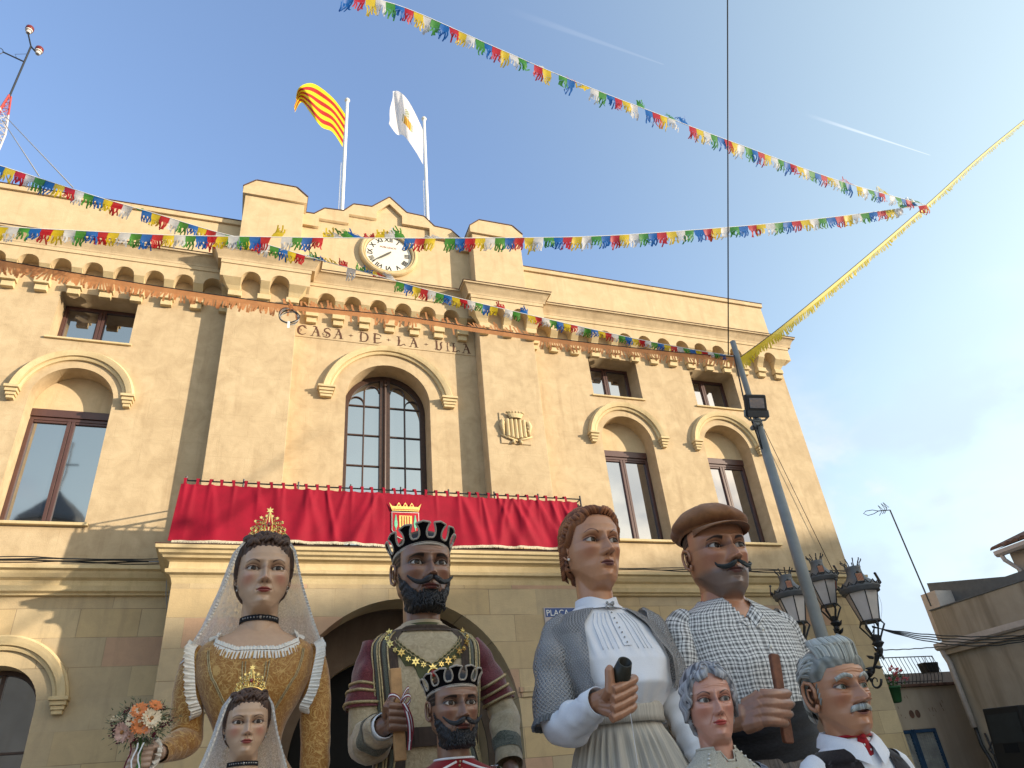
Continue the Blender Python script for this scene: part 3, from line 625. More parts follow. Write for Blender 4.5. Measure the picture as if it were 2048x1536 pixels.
# cables on the string course
mb = MB()
for k in range(5):
 pts = [(WXL+1+(BX0-WXL-1.05)*t/24, WY-0.16-0.02*k+0.012*math.sin(t*1.3+k), 5.02+0.014*k*0.6+0.012*math.sin(t*0.8+2*k)+0.005*random.random()) for t in range(25)]
 mb.tube(pts, 0.008+0.003*(k % 2), 5)
tag(mb.build('cable_bundle', M['cable']), 'black cable bundle lying along the ledge left of the balcony', 'cable')
mb = MB()
for k in range(4):
 x0 = BX0-0.16+0.04*k; x1 = BX0-0.05+0.004*k
 pts = [(x0-0.25, WY-0.22, 5.03), (x0-0.02, WY-0.235, 5.03), (x0+0.01, WY-0.25, 4.9), (x0+0.03, WY-0.2, 4.6), (x1-0.02, WY-0.06, 4.3), (x1-0.015, WY-0.04, 3.9-0.1*k), (x1-0.02, WY-0.02, 2.2)]
 mb.tube(pts, 0.007, 5)
tag(mb.build('drop_cable', M['greycable']), 'grey cables dropping down the wall beside the porch corner', 'cable')
mb = MB()
for k in range(3):
 mb.tube([(6+5.2*t/20, WY-0.17-0.02*k+0.01*math.sin(t*1.7+k), 5.02+0.012*k+0.014*math.sin(t*0.9+2*k)) for t in range(21)], 0.009, 5)
mb.box(8.1, 8.75, WY-0.21, WY-0.10, 5.03, 5.09)
tag(mb.build('ledge_cable', M['cable']), 'black cables and a junction strip on the ledge behind the man in the cap', 'cable')
# street name plate
sg = thing('street_sign', (4.45, FY-0.02, 4.2), 'blue enamel street name plate reading PLAÇA on the porch wall', 'sign')
pA = atY(1087, 1215, FY-0.02);
mb = MB(); mb.box(pA.x, pA.x+0.52, FY-0.02, FY-0.002, pA.z-0.34, pA.z); mb.build('plate', simple('grey tile plate', (0.42, 0.36, 0.34), 0.4), sg, bevel=0.004)
mb = MB(); mb.box(pA.x+0.02, pA.x+0.50, FY-0.024, FY-0.0205, pA.z-0.14, pA.z-0.012); mb.build('blue_field', simple('blue enamel', (0.02, 0.06, 0.20), 0.3), sg)
me = text_mesh('PLAÇA', 0.125, 0.001, 'LEFT'); me.transform(Matrix.Translation((pA.x+0.03, FY-0.0265, pA.z-0.085)) @ XZ @ Matrix.Diagonal((0.98, 1, 1, 1))); link('lettering', me, M['white'], sg)

# ---------------------------------------------------------------- banner on the balcony
bn = thing('balcony_banner', (CX, FY-0.05, 5.0), 'long red velvet banner with a crowned crest hung along the balcony railing', 'banner')
def velvet(name, c, rim):
 m, T = newmat(name); P = T.n('ShaderNodeNewGeometry').outputs['Position']
 nz = T.noise(P, 3.0, 4.0, 0.6); fine = T.noise(P, 240.0, 2.0, 0.6)
 col = T.mix(T.mr(nz, 0.3, 0.7), tuple(x*0.72 for x in c), c)
 return finish(T, m, col, 0.75, fine, 0.2, 0.0, 0.2, 0.003, Sheen_Weight=0.15, Sheen_Roughness=0.4, Sheen_Tint=(*rim, 1))
M['redvelvet'] = velvet('red velvet', (0.31, 0.005, 0.023), (1.0, 0.12, 0.15))
BXa, BXb = -1.04, 4.95
tabs = []; x = BXa+0.05
while x < BXb-0.03: tabs.append(x); x += 0.165+random.uniform(-.015, .015)
folds = [(BXa+0.05+random.uniform(0, BXb-BXa), random.uniform(-0.35, 0.35), random.uniform(0.03, 0.075), random.uniform(0.5, 1.0)) for _ in range(46)]
def ban(x, v):
 """v 0 top .. 1 bottom"""
 y = 0.012*math.sin(x*7+2*v)*v
 stiff = 0.12+0.88*min(1, max(0, abs(x-2.075)-0.30)/0.25)
 for fx, sl, wd, am in folds:
  d = (x-fx-sl*v)/(wd*(0.6+1.4*v));
  if abs(d) < 3: y -= stiff*am*0.034*math.exp(-d*d)*(0.35+0.65*math.sin(min(v*1.5+0.25, PI/2)))
 for t in tabs[::2]:
  d = (x-t)/0.03;
  if abs(d) < 3: y -= stiff*0.014*math.exp(-d*d)*(1-v)**2
 return y
nx, nv = 620, 26; P = []
for j in range(nv+1):
 v = j/nv; row = []
 for i in range(nx+1):
  u = i/nx; xx = BXa+(BXb-BXa)*u-(0.05*v if u < .02 else 0)
  top = 5.87-0.012*abs(math.sin((xx-BXa-0.05)/0.165*PI))
  z = top+(5.05-top)*v+0.012*math.sin(xx*2.1)*v
  row.append((xx+0.02*(v-.5)*math.sin(xx*3), FY-0.055+ban(xx, v)-0.03*v, z))
 P.append(row)
mb = MB(); mb.grid(P); mb.build('cloth', M['redvelvet'], bn, smooth=True, fixn=False)
for k, t in enumerate(tabs):
 mb = MB(); lean = random.uniform(-.02, .02); wd = 0.024
 mb.grid([[(t+lean*q+s*wd*(1-0.25*math.sin(q*PI)), FY-0.06+0.045*math.sin(q*PI*0.5)*0-0.0+(0.02 if q > .9 else 0), 5.845+q*0.115) for s in (-1, 0, 1)] for q in (0, .25, .5, .75, 1.0)]);
 mb.grid([[(t+lean+s*wd, FY-0.04+0.06*q, 5.96+0.008*math.sin(q*PI)) for s in (-1, 0, 1)] for q in (0, .5, 1.0)])
 mb.build('hanging_tab', M['redvelvet'], bn, smooth=True, fixn=False)
mb = MB()
for k in range(900):
 xx = BXa+(BXb-BXa)*k/900; y = FY-0.058+ban(xx, 1)-0.03; z = 5.05+0.012*math.sin(xx*2.1)
 l = 0.03+random.uniform(-.006, .008); dx = random.uniform(-.004, .004)
 mb.quad((xx, y, z+0.008), (xx+0.0055, y, z+0.008), (xx+0.0055+dx, y-0.004, z-l), (xx+dx, y-0.004, z-l))
mb.build('fringe', simple('pale gold fringe', (0.62, 0.55, 0.40), 0.8, 0.3, 60), bn, fixn=False)
mb = MB()
def crest(poly, y, name, mat):
 """appliqué laid over the folded cloth"""
 me = plate_mesh(poly, [], 0, 0.004)
 bm = bmesh.new(); bm.from_mesh(me)
 for v in bm.verts: v.co.y += FY-0.078-y+(-0.03)*(5.87-v.co.z)/0.885
 bm.to_mesh(me); bm.free(); link(name, me, mat, bn)
ccx = 2.075
gold = simple('gold embroidery', (0.78, 0.56, 0.16), 0.5, 0.3, 60); whitec = simple('white embroidery', (0.75, 0.70, 0.62), 0.7)
redf = simple('dark red field', (0.38, 0.008, 0.02), 0.7); treeg = simple('green embroidery', (0.16, 0.48, 0.30), 0.7, 0.5, 90)
def crown_poly(cx, zb, w, h):
 p = [(cx-w*0.82, zb), (cx-w, zb+h)]
 for k in range(5):
  xk = cx-w+2*w*(k+0.5)/5
  if k in (1, 2, 3): p += [(xk-0.075*w*2, zb+h*0.55), (xk-0.09*w, zb+h*0.8), (xk, zb+h*1.06), (xk+0.09*w, zb+h*0.8), (xk+0.075*w*2, zb+h*0.55)]
  else: p += [(xk, zb+h*0.55)]
 p += [(cx+w, zb+h), (cx+w*0.82, zb)]; return p
crest([(ccx-0.205, 5.56), (ccx+0.205, 5.56), (ccx+0.205, 5.27), (ccx+0.13, 5.17), (ccx, 5.11), (ccx-0.13, 5.17), (ccx-0.205, 5.27)], 0.000, 'shield_outline', whitec)
crest([(ccx-0.195, 5.55), (ccx+0.195, 5.55), (ccx+0.195, 5.275), (ccx+0.125, 5.18), (ccx, 5.122), (ccx-0.125, 5.18), (ccx-0.195, 5.275)], 0.005, 'shield_field', redf)
crest([(ccx-0.095, 5.50), (ccx+0.095, 5.50), (ccx+0.095, 5.32), (ccx+0.05, 5.26), (ccx, 5.225), (ccx-0.05, 5.26), (ccx-0.095, 5.32)], 0.010, 'inner_shield', gold)
for k in range(4): crest([(ccx-0.064+k*0.038, 5.49), (ccx-0.052+k*0.038, 5.49), (ccx-0.052+k*0.038, 5.28), (ccx-0.064+k*0.038, 5.28)], 0.014, 'shield_stripe', redf)
for s in (-1, 1):
 tx = ccx+s*0.145; crest([(tx-0.005, 5.51), (tx+0.005, 5.51), (tx+0.024, 5.38), (tx+0.02, 5.33), (tx+0.006, 5.30), (tx+0.006, 5.27), (tx-0.006, 5.27), (tx-0.006, 5.30), (tx-0.02, 5.33), (tx-0.024, 5.38)], 0.010, 'cypress', treeg)
crest(crown_poly(ccx, 5.575, 0.245, 0.13), 0.010, 'crest_crown', gold)
for k in (-1, 0, 1): crest([(ccx+k*0.098+0.014*math.cos(t), 5.665+0.014*math.sin(t)) for t in (2*PI*q/10 for q in range(10))], 0.014, 'crown_jewel', redf)
crest([(ccx-0.2, 5.592), (ccx+0.2, 5.592), (ccx+0.2, 5.600), (ccx-0.2, 5.600)], 0.014, 'crown_band', redf)

# ================================================================ GROUND AND SURROUNDINGS
m_, T = newmat('plaza paving'); P = T.n('ShaderNodeNewGeometry').outputs['Position']
br = T.n('ShaderNodeTexBrick', i_Vector=P, i_Color1=(0.30, 0.27, 0.23), i_Color2=(0.38, 0.34, 0.28), i_Mortar=(0.16, 0.14, 0.12), i_Scale=1.0)
br.inputs['Mortar Size'].default_value = 0.008; br.inputs['Brick Width'].default_value = 0.6; br.inputs['Row Height'].default_value = 0.4
M['paving'] = finish(T, m_, T.mix(T.math('MULTIPLY', T.noise(P, 2.0, 5), 0.5), br.outputs[0], (0.24, 0.21, 0.18)), 0.85, T.noise(P, 40.0), 0.2)
mb = MB(); mb.quad((-1500, -1500, 0), (1500, -1500, 0), (1500, 1500, 0), (-1500, 1500, 0)); tag(mb.build('ground', M['paving'], origin=(0, 0, 0)), kind='structure')
def dirty(name, c, c2, scale=1.2):
 m, T = newmat(name); P = T.n('ShaderNodeNewGeometry').outputs['Position']
 a = T.noise(P, scale, 6, 0.65, 0.6); run = T.noise(T.n('ShaderNodeMapping', i_Vector=P, i_Scale=(2.4, 2.4, 0.22)), 1.6, 5.0, 0.6); fine = T.noise(P, 50, 4, 0.7)
 col = T.mix(T.mr(a, 0.35, 0.68), c, tuple(x*0.78 for x in c)); col = T.mix(T.mr(run, 0.46, 0.66), col, c2)
 return finish(T, m, col, 0.92, T.math('ADD', T.math('MULTIPLY', fine, 0.6), a), 0.4, 0, 0.1, 0.012)
M['render_dirty'] = dirty('weathered render', (0.40, 0.345, 0.265), (0.25, 0.21, 0.155))
M['render_beige'] = dirty('beige render', (0.50, 0.41, 0.31), (0.42, 0.34, 0.25), 0.8)
M['pinkwhite'] = simple('pinkish white paint', (0.50, 0.44, 0.39), 0.6, 0.12)
M['slate'] = simple('grey sheet roofing', (0.11, 0.12, 0.125), 0.7)
M['blue'] = simple('blue gate paint', (0.020, 0.060, 0.125), 0.45, 0.25, 6)
M['tile'] = simple('clay roof tile', (0.14, 0.075, 0.05), 0.9, 0.45, 9)
M['pot'] = simple('green flowerpot', (0.02, 0.09, 0.03), 0.5)
M['leaf'] = simple('leaf', (0.06, 0.13, 0.03), 0.6, 0.5, 30)
M['dusty_leaf'] = simple('grey green leaf', (0.085, 0.12, 0.06), 0.7, 0.5, 40)
M['pink'] = simple('pink petals', (0.55, 0.09, 0.10), 0.6, 0.3, 40)
# --- the dirty building across the street, with parapet
BXX = 14.0
ob = thing('street_building', (BXX, 5, 0), 'weathered brown building with a streaked parapet and pale gutter across the side street', 'building')
Y1 = 11.86
mb = MB(); mb.box(BXX, BXX+9, -2.0, Y1, 0, 3.60); mb.build('wall', M['render_dirty'], ob)
mb = MB(); mb.box(BXX+0.06, BXX+0.32, -2.0, Y1+0.04, 3.862, 4.53); mb.build('parapet', M['render_dirty'], ob, bevel=0.01)
mb = MB(); mb.box(BXX+0.04, BXX+0.34, -2.0, Y1+0.05, 4.532, 4.555); mb.build('parapet_coping', M['slate'], ob)
mb = MB(); mb.box(BXX-0.10, BXX+0.3, -2.0, Y1+0.03, 3.602, 3.70); mb.build('eaves_band', M['render_beige'], ob, bevel=0.01)
mb = MB(); mb.prism([(BXX-0.20, 3.72), (BXX-0.03, 3.70), (BXX-0.02, 3.83), (BXX-0.20, 3.84)], -2.0, Y1+0.06, 'y')
me_ = mb
mb2 = MB(); mb2.rings([[(BXX-0.20+a, y, z) for a, z in ((0.0, 3.845), (0.0, 3.74), (0.05, 3.705), (0.19, 3.705), (0.19, 3.86))] for y in (-2.0, Y1+0.06)]); mb2.build('gutter', M['pinkwhite'], ob)
mb = MB(); mb.tube([(BXX-0.10, Y1-0.02, 3.72), (BXX-0.09, Y1-0.03, 3.6), (BXX-0.06, Y1-0.05, 3.45), (BXX-0.06, Y1-0.05, 2.22)], 0.055, 10); mb.build('downpipe', M['pinkwhite'], ob, smooth=True)
mb = MB(); mb.tube([(BXX-0.04, Y1-0.05, 2.24), (BXX-0.04, Y1-0.04, 1.9), (BXX-0.04, Y1-0.12, 1.6), (BXX-0.04, Y1-0.12, 0.0)], 0.035, 8); mb.tube([(BXX-0.03, Y1-0.2, 2.1), (BXX-0.03, Y1-0.22, 1.7), (BXX-0.03, Y1-0.2, 0.4)], 0.02, 6); mb.build('drain_pipe', M['iron'], ob, smooth=True)
mb = MB(); mb.box(BXX-0.02, BXX-0.001, Y1-0.75, Y1-0.45, 1.85, 2.1); mb.build('meter_box', M['pinkwhite'], ob, bevel=0.005)
mb = MB(); mb.box(BXX-0.02, BXX-0.001, 9.6, 9.95, 3.05, 3.4); mb.build('pale_patch', M['pinkwhite'], ob, bevel=0.003)
# grey sheet upstand and tiled house behind
gb = thing('roof_shed', (BXX+0.9, 10, 4.55), 'dark grey sheet clad roof wall rising behind the streaked parapet', 'roof shed')
pa = atX(1852, 1167, BXX+0.9); pb = atX(2010, 1153, BXX+0.9); pc = atX(2020, 1170, BXX+0.9)
mb = MB(); mb.prism([(pa.y, 3.9), (pa.y-0.02, pa.z), (pb.y, pb.z), (pb.y-0.5, pb.z), (pb.y-0.5, 3.9)], BXX+0.9, BXX+4, 'x'); mb.build('sheet_wall', M['slate'], gb)
mb = MB(); q = atX(1855, 1200, BXX+0.5); mb.box(BXX+0.4, BXX+0.9, q.y-0.35, q.y+0.05, 4.0, q.z+0.12); mb.build('masonry_block', M['pinkwhite'], gb)
hb = thing('tiled_house', (BXX+2, 6, 0), 'house with dark clay roof tiles and a white gutter at the right edge', 'house')
hx = BXX+2.2
e0 = atX(1985, 1102, hx); e1 = atX(2048, 1068, hx)
mb = MB(); mb.box(hx+0.3, hx+7, -4, e0.y-0.15, 0, e0.z-0.05); mb.build('wall', M['render_beige'], hb)
mb = MB(); mb.rings([[(hx+a, y, e0.z-0.02+z) for a, z in ((0.0, 0.0), (0.0, -0.08), (0.05, -0.13), (0.13, -0.13), (0.16, 0.0))] for y in (-4, e0.y)]); mb.build('gutter', M['pinkwhite'], hb)
mb = MB(); mb.tube([(hx+0.08, e0.y-0.1, e0.z-0.1), (hx+0.1, e0.y-0.12, e0.z-0.25), (hx+0.24, e0.y-0.25, e0.z-0.5), (hx+0.24, e0.y-0.25, 4.0)], 0.05, 8); mb.build('downpipe', M['pinkwhite'], hb, smooth=True)
mb = MB()
k = 0
yy = -4.0
while yy < e0.y+0.02:
 mb.rings([[(hx+0.05-0.0+a*5.0, yy+0.09+0.085*math.cos(t), e0.z+0.03+a*1.6+0.075*math.sin(t)) for t in (PI*q/6 for q in range(7))] for a in (0.0, 1.0)], closed=False, cap0=True, cap1=False); yy += 0.19
mb.quad((hx+0.1, -4, e0.z+0.02), (hx+0.1, e0.y, e0.z+0.02), (hx+5, e0.y, e0.z+1.6), (hx+5, -4, e0.z+1.6))
mb.build('tiled_roof', M['tile'], hb)
mb = MB(); mb.box(hx+0.25, hx+0.3, e0.y-0.9, e0.y-0.7, e0.z-0.42, e0.z-0.3); mb.build('wall_box', M['pinkwhite'], hb, bevel=0.005)
# low wall across the end of the side street, with blue gate, terrace rail
lw = thing('terrace_wall', (14, 13.0, 0), 'low beige house wall with roof terrace, end of the side street', 'wall')
WYY = 13.0
t0 = atY(1783, 1386, WYY); t1 = atY(1881, 1364, WYY); xg0 = atY(1775, 1463, WYY).x; xg1 = atY(1871, 1458, WYY).x; zg = 2.34
mb = MB(); me = plate_mesh([(11.9, 0), (18.5, 0), (18.5, 3.16), (11.9, 3.16)], [[(xg0, 0.02), (xg1, 0.02), (xg1, zg), (xg0, zg)]], WYY, WYY+0.25); link('wall', me, M['render_beige'], lw)
mb = MB(); mb.box(11.9, 18.5, WYY-0.09, WYY+0.3, 3.162, 3.22); mb.build('wall_coping', M['tile'], lw, bevel=0.01)
mb = MB(); mb.box(11.9, 18.5, WYY+1.2, WYY+1.3, 3.0, 3.62); mb.build('terrace_screen', simple('grey terrace screen', (0.24, 0.215, 0.20), 0.8), lw)
mb = MB(); hq = atY(1829, 1428, WYY);
for dx in (-0.075, 0.075): mb.lathe([(0.062, 0), (0.062, 0.01)], (0, 0, 0), 14)
mb.v = []; mb.f = []; mb.m = []; mb.c = []; mb.uv = []
for dx in (-0.085, 0.085):
 mb.rings([[(hq.x+dx+0.065*math.cos(t), WYY-y, hq.z+0.08*math.sin(t)) for t in (2*PI*k/16 for k in range(16))] for y in (0.004, 0.012)])
mb.build('vent_hole', M['tile'], lw)
mb = MB()
for k in range(26):
 x = hq.x+random.uniform(-1.1, 0.9); z = random.uniform(2.55, 3.1); l = random.uniform(.02, .09); mb.quad((x, WYY-0.004, z), (x+0.012, WYY-0.004, z), (x+0.012+l*.2, WYY-0.004, z-l), (x+l*.2, WYY-0.004, z-l))
mb.build('peeling_patch', M['tile'], lw, fixn=False)
rl2 = thing('terrace_railing', (14, WYY+0.05, 3.22), 'wavy black iron railing along the roof terrace above the blue gate', 'railing')
zt_ = 3.80
mb = MB(); mb.tube([(11.95, WYY+0.05, zt_), (14.95, WYY+0.05, zt_)], 0.012, 6); mb.tube([(11.95, WYY+0.05, 3.28), (14.95, WYY+0.05, 3.28)], 0.010, 6); mb.build('rail', M['iron'], rl2)
mb = MB(); mb.tube([(11.98, WYY+0.05-0.09*math.sin(PI*k/12)*(1 if k < 7 else 0.8)+0.0, 3.23+0.57*k/12) for k in range(13)], 0.0075, 5)
mb.v = []; mb.f = []; mb.m = []; mb.c = []; mb.uv = []
mb.tube([(11.98+0.022*math.sin(2*PI*k/12), WYY+0.05-0.07*math.sin(PI*k/12), 3.23+0.57*k/12) for k in range(13)], 0.0075, 5)
src = mb.build('baluster', M['iron'], rl2, origin=(11.98, WYY+0.05, 3.23), smooth=True)
for k in range(1, 28): dup(src, rl2, (0.11*k, 0, 0))
bk = thing('storage_basket', (14.45, WYY+0.2, 3.5), 'black plastic crate hung inside the terrace railing', 'basket')
mb = MB(); q = atY(1858, 1336, WYY+0.12); mb.rings([[(q.x+sx*w_, WYY+0.12+sy*0.10, q.z+z) for sx, sy in ((-1, -1), (1, -1), (1, 1), (-1, 1))] for z, w_ in ((-0.11, 0.17), (0.06, 0.21), (0.08, 0.22), (0.11, 0.22))]); mb.build('crate', M['iron'], bk, bevel=0.01)
for s in (-1, 1): mb = MB(); mb.tube([(q.x+s*0.12, WYY+0.05, q.z+0.1), (q.x+s*0.12, WYY+0.03, q.z+0.2), (q.x+s*0.12, WYY+0.06, q.z+0.24)], 0.008, 5); mb.build('hook', M['iron'], bk)
gt = thing('blue_gate', ((xg0+xg1)/2, WYY, 0), 'blue steel double gate with frosted glass behind a wire grid', 'gate')
gm = (xg0+xg1)/2
for s, (a, b) in enumerate(((xg0+0.01, gm-0.004), (gm+0.004, xg1-0.01))):
 lf = bpy.data.objects.new('gate_leaf', None); COL.objects.link(lf); lf.parent = gt; WL[lf] = Vector(((a+b)/2, WYY, 0.02)); lf.location = WL[lf]-WL[gt]
 mb = MB(); f = 0.065; y0, y1 = WYY-0.02, WYY+0.04
 mb.box(a, a+f, y0, y1, 0.02, zg-0.01); mb.box(b-f, b, y0, y1, 0.02, zg-0.01); mb.box(a+f, b-f, y0, y1, zg-0.075, zg-0.01); mb.box(a+f, b-f, y0, y1, 0.9, 0.98); mb.box(a+f, b-f, y0, y1, 0.02, 0.12); mb.box(a+f, b-f, y0+0.015, y1-0.01, 0.12, 0.9)
 mb.build('frame', M['blue'], lf, bevel=0.004)
 mb = MB(); mb.box(a+f, b-f, y1-0.015, y1-0.008, 0.98, zg-0.075); mb.build('pane', simple('dusty gate glass', (0.36, 0.35, 0.31), 0.4, 0.35, 5), lf)
 mb = MB(); x = a+f+0.04
 while x < b-f: mb.tube([(x, WYY, 0.98), (x, WYY, zg-0.075)], 0.004, 4); x += 0.062
 z = 1.04
 while z < zg-0.08: mb.tube([(a+f, WYY+0.004, z), (b-f, WYY+0.004, z)], 0.004, 4); z += 0.062
 mb.build('wire_grid', M['greycable'], lf)
mb = MB(); mb.sphere((gm-0.03, WYY-0.03, zg-0.02), 0.022, 5); mb.sphere((gm+0.03, WYY-0.03, zg-0.02), 0.022, 5); mb.build('hinge', M['blue'], gt)
# flower pot on the town hall corner
q = atY(1757, 1385, 11.1)
fp = thing('hanging_flowerpot', (q.x, 11.1, q.z), 'green wall pot with pink geraniums beside the white-haired giant head', 'flowerpot')
pc_ = Vector((11.47, 11.12, q.z-0.05))
mb = MB(); mb.lathe([(0.06, -0.14), (0.09, -0.12), (0.135, 0.10), (0.15, 0.10), (0.15, 0.14), (0.125, 0.14)], pc_, 18); mb.build('pot', M['pot'], fp, smooth=True)
mb = MB(); mb.tube([(11.262, 11.12, q.z+0.02), (11.33, 11.12, q.z+0.02)], 0.012, 5); mb.build('bracket', M['iron'], fp)
mb = MB(); mf = MB()
for k in range(190):
 a = random.uniform(0, 2*PI); h = random.uniform(0.1, 0.42); rr = random.uniform(0.02, 0.30)*(0.5+h)
 p = pc_+Vector((rr*math.cos(a)*1.25+0.06, rr*math.sin(a), h-0.25*rr)); d = Vector((random.uniform(-1, 1), random.uniform(-1, 1), random.uniform(-.6, 1))).normalized(); s = d.cross(Vector((0, 0, 1))).normalized()*random.uniform(.012, .022); l = d*random.uniform(.03, .05)
 mb.quad(p, p+l*0.5+s, p+l, p+l*0.5-s)
for k in range(14): a = random.uniform(0, 2*PI); mb.tube([pc_+Vector((0, 0, .1)), pc_+Vector((0.1*math.cos(a), 0.1*math.sin(a), .28)), pc_+Vector((0.28*math.cos(a)+.06, 0.2*math.sin(a), .36+random.uniform(-.1, .1)))], 0.004, 4)
mb.build('foliage', M['leaf'], fp, fixn=False)
for k in range(13):
 a = random.uniform(0, 2*PI); rr = random.uniform(0.03, 0.3); c = pc_+Vector((rr*math.cos(a)*1.2+0.06, rr*math.sin(a)-0.03, random.uniform(.22, .48)))
 mf = MB()
 for j in range(9): mf.sphere(c+Vector((random.uniform(-.03, .03), random.uniform(-.03, .03), random.uniform(-.025, .025))), 0.014, 3)
 mf.build('geranium_head', M['pink'], fp)
# wall cables at the corner and over the street
def cable(pts, r, name, label, mat='cable', n=5):
 mb = MB()
 for p in (pts if isinstance(pts[0], list) else [pts]): mb.tube(p, r, n)
 return tag(mb.build(name, M[mat], origin=(pts[0][0] if isinstance(pts[0], list) else pts[0]), smooth=True), label, 'cable')
def sag(a, b, s, n=24, wob=0.0):
 a, b = Vector(a), Vector(b); return [a.lerp(b, k/n)+Vector((0, 0, -s*4*(k/n)*(1-k/n)+wob*math.sin(k*1.7))) for k in range(n+1)]
kn = Vector((11.31, 10.95, 4.0))
cable([sag(kn+Vector((0, 0, 0.01*k)), atX(2080, 1268+2*k, 13.75), 0.10+0.05*k, wob=0.006) for k in range(4)], 0.011, 'street_cable', 'thick black cables running from the town hall corner over the side street')
cable(sag(atY(1752, 1300, 11.05), atX(1900, 1291, 13.9), 0.02, wob=0.004), 0.010, 'thin_street_cable', 'single thin cable crossing the side street below the thick ones')
cable([[Vector((11.47, 10.86, 4.93)), Vector((11.42+.02*k, 10.84, 4.75)), Vector((11.38-0.01*k, 10.85, 4.4)), Vector((11.34, 10.88, 4.15)), Vector((11.33, 10.92, 4.0)), Vector((11.28, 10.97, 3.9-.05*k))] for k in range(3)], 0.008, 'corner_cable', 'black cables hanging down the town hall corner by the lanterns')
cable([Vector((11.47+0.18*math.sin(PI*k/14), 10.86, 4.9-0.8*k/14)) for k in range(15)], 0.003, 'loose_wire', 'thin pale loose wire loop hanging at the town hall corner', 'greycable')
# --- three-armed wall lantern
lan = thing('wall_lantern', (10.2, 10.98, 3.2), 'black cast iron wall lamp with three crowned lanterns at the corner of the town hall', 'street lamp')
lanterns = [((1566, 1140), (1600, 1262), 9.75), ((1700, 1122), (1722, 1262), 9.85), ((1628, 1112), (1652, 1226), 10.45)]
arms = []
for top, bot, Y in lanterns:
 a = atY(*top, Y);
 L = bpy.data.objects.new('lantern', None); COL.objects.link(L); L.parent = lan
 # the crown rim at px top+... ; a lantern stands upright
 ztop = a.z; cx_, cy_ = a.x, Y; H = 1.10
 b = atY(*bot, Y); H = a.z-b.z
 WL[L] = Vector((cx_, cy_, ztop-H)); L.location = WL[L]-WL[lan]
 s = H/1.0
 def Z(q): return ztop-q*H
 RW = 0.262*s
 mb = MB(); mb.lathe([(RW*0.38, Z(0.10)), (RW*0.44, Z(0.10)), (RW*0.40, Z(0.13)), (RW*0.42, Z(0.20)), (RW*0.55, Z(0.27)), (RW*0.85, Z(0.34)), (RW*1.02, Z(0.37)), (RW*1.08, Z(0.40)), (RW*1.08, Z(0.425)), (RW*1.0, Z(0.44)), (RW*1.0, Z(0.475)), (RW*0.9, Z(0.48))], (cx_, cy_, 0), 24); mb.build('hood', M['greyiron'], L, smooth=True)
 mb = MB()
 for k in range(9):
  t = 2*PI*k/9; c, s_ = math.cos(t), math.sin(t); mb.tube([(cx_+RW*0.36*c, cy_+RW*0.36*s_, Z(0.11)), (cx_+RW*0.42*c, cy_+RW*0.42*s_, Z(0.05)), (cx_+RW*0.55*c, cy_+RW*0.55*s_, Z(0.012))], [0.012, 0.008, 0.011], 5)
  mb.sphere((cx_+RW*0.56*c, cy_+RW*0.56*s_, Z(0.0)), 0.013, 4)
 mb.build('crown_spikes', M['iron'], L)
 mb = MB()
 for k in range(16):
  t = 2*PI*k/16; c, s_ = math.cos(t), math.sin(t); r_ = RW*1.06
  mb.tube([(cx_+r_*math.cos(t-.17), cy_+r_*math.sin(t-.17), Z(0.40)), (cx_+r_*c*1.04, cy_+r_*s_*1.04, Z(0.35)), (cx_+r_*math.cos(t+.17), cy_+r_*math.sin(t+.17), Z(0.40))], 0.011, 5)
 mb.build('cresting', M['iron'], L)
 for k in range(4):
  t = 2*PI*k/4-0.62; c, s_ = math.cos(t), math.sin(t); p = Vector((cx_+RW*1.1*c, cy_+RW*1.1*s_, Z(0.31))); ax = (Vector((-s_, c, 0)), Vector((c*0.97, s_*0.97, 0.2)).normalized(), Vector((-0.2*c, -0.2*s_, 0.97)).normalized())
  mb = MB(); mb.obox(p, ax, 0.052*s, 0.008, 0.072*s); mb.sphere(p+ax[2]*0.08*s, 0.022*s, 4); mb.build('shield', M['iron'], L, bevel=0.004)
  mb = MB()
  for q in range(4): mb.obox(p+ax[1]*0.010+ax[0]*(-0.03+0.02*q)*s, ax, 0.006*s, 0.002, 0.05*s)
  mb.obox(p+ax[1]*0.0085, ax, 0.042*s, 0.001, 0.058*s, 1); mb.build('shield_bars', [simple('rust red enamel', (0.30, 0.09, 0.045), 0.6), simple('ochre enamel', (0.42, 0.23, 0.12), 0.6)], L)
 mb = MB(); mb.lathe([(RW*0.86, Z(0.478)), (RW*0.47, Z(0.86))], (cx_, cy_, 0), 6, cap=True); mb.build('glass', M['frosted'], L)
 mb = MB()
 for k in range(6):
  t = 2*PI*k/6; c, s_ = math.cos(t), math.sin(t); mb.tube([(cx_+RW*0.87*c, cy_+RW*0.87*s_, Z(0.47)), (cx_+RW*0.48*c, cy_+RW*0.48*s_, Z(0.87))], 0.010, 5)
 mb.lathe([(RW*0.50, Z(0.86)), (RW*0.56, Z(0.865)), (RW*0.56, Z(0.885)), (RW*0.42, Z(0.89))], (cx_, cy_, 0), 18)
 for k in range(6):
  t = 2*PI*k/6+.3; c, s_ = math.cos(t), math.sin(t); mb.tube([(cx_+RW*0.5*c, cy_+RW*0.5*s_, Z(0.88)), (cx_+RW*0.62*c, cy_+RW*0.62*s_, Z(0.93)), (cx_+RW*0.4*c, cy_+RW*0.4*s_, Z(1.02)), (cx_+RW*0.22*c, cy_+RW*0.22*s_, Z(1.10))], 0.016, 5)
 mb.lathe([(0.02, Z(1.05)), (RW*0.30, Z(1.08)), (RW*0.22, Z(1.14)), (RW*0.32, Z(1.17)), (RW*0.15, Z(1.22)), (0.02, Z(1.26))], (cx_, cy_, 0), 12)
 mb.build('cage', M['iron'], L)
 arms.append(Vector((cx_, cy_, Z(1.22))))
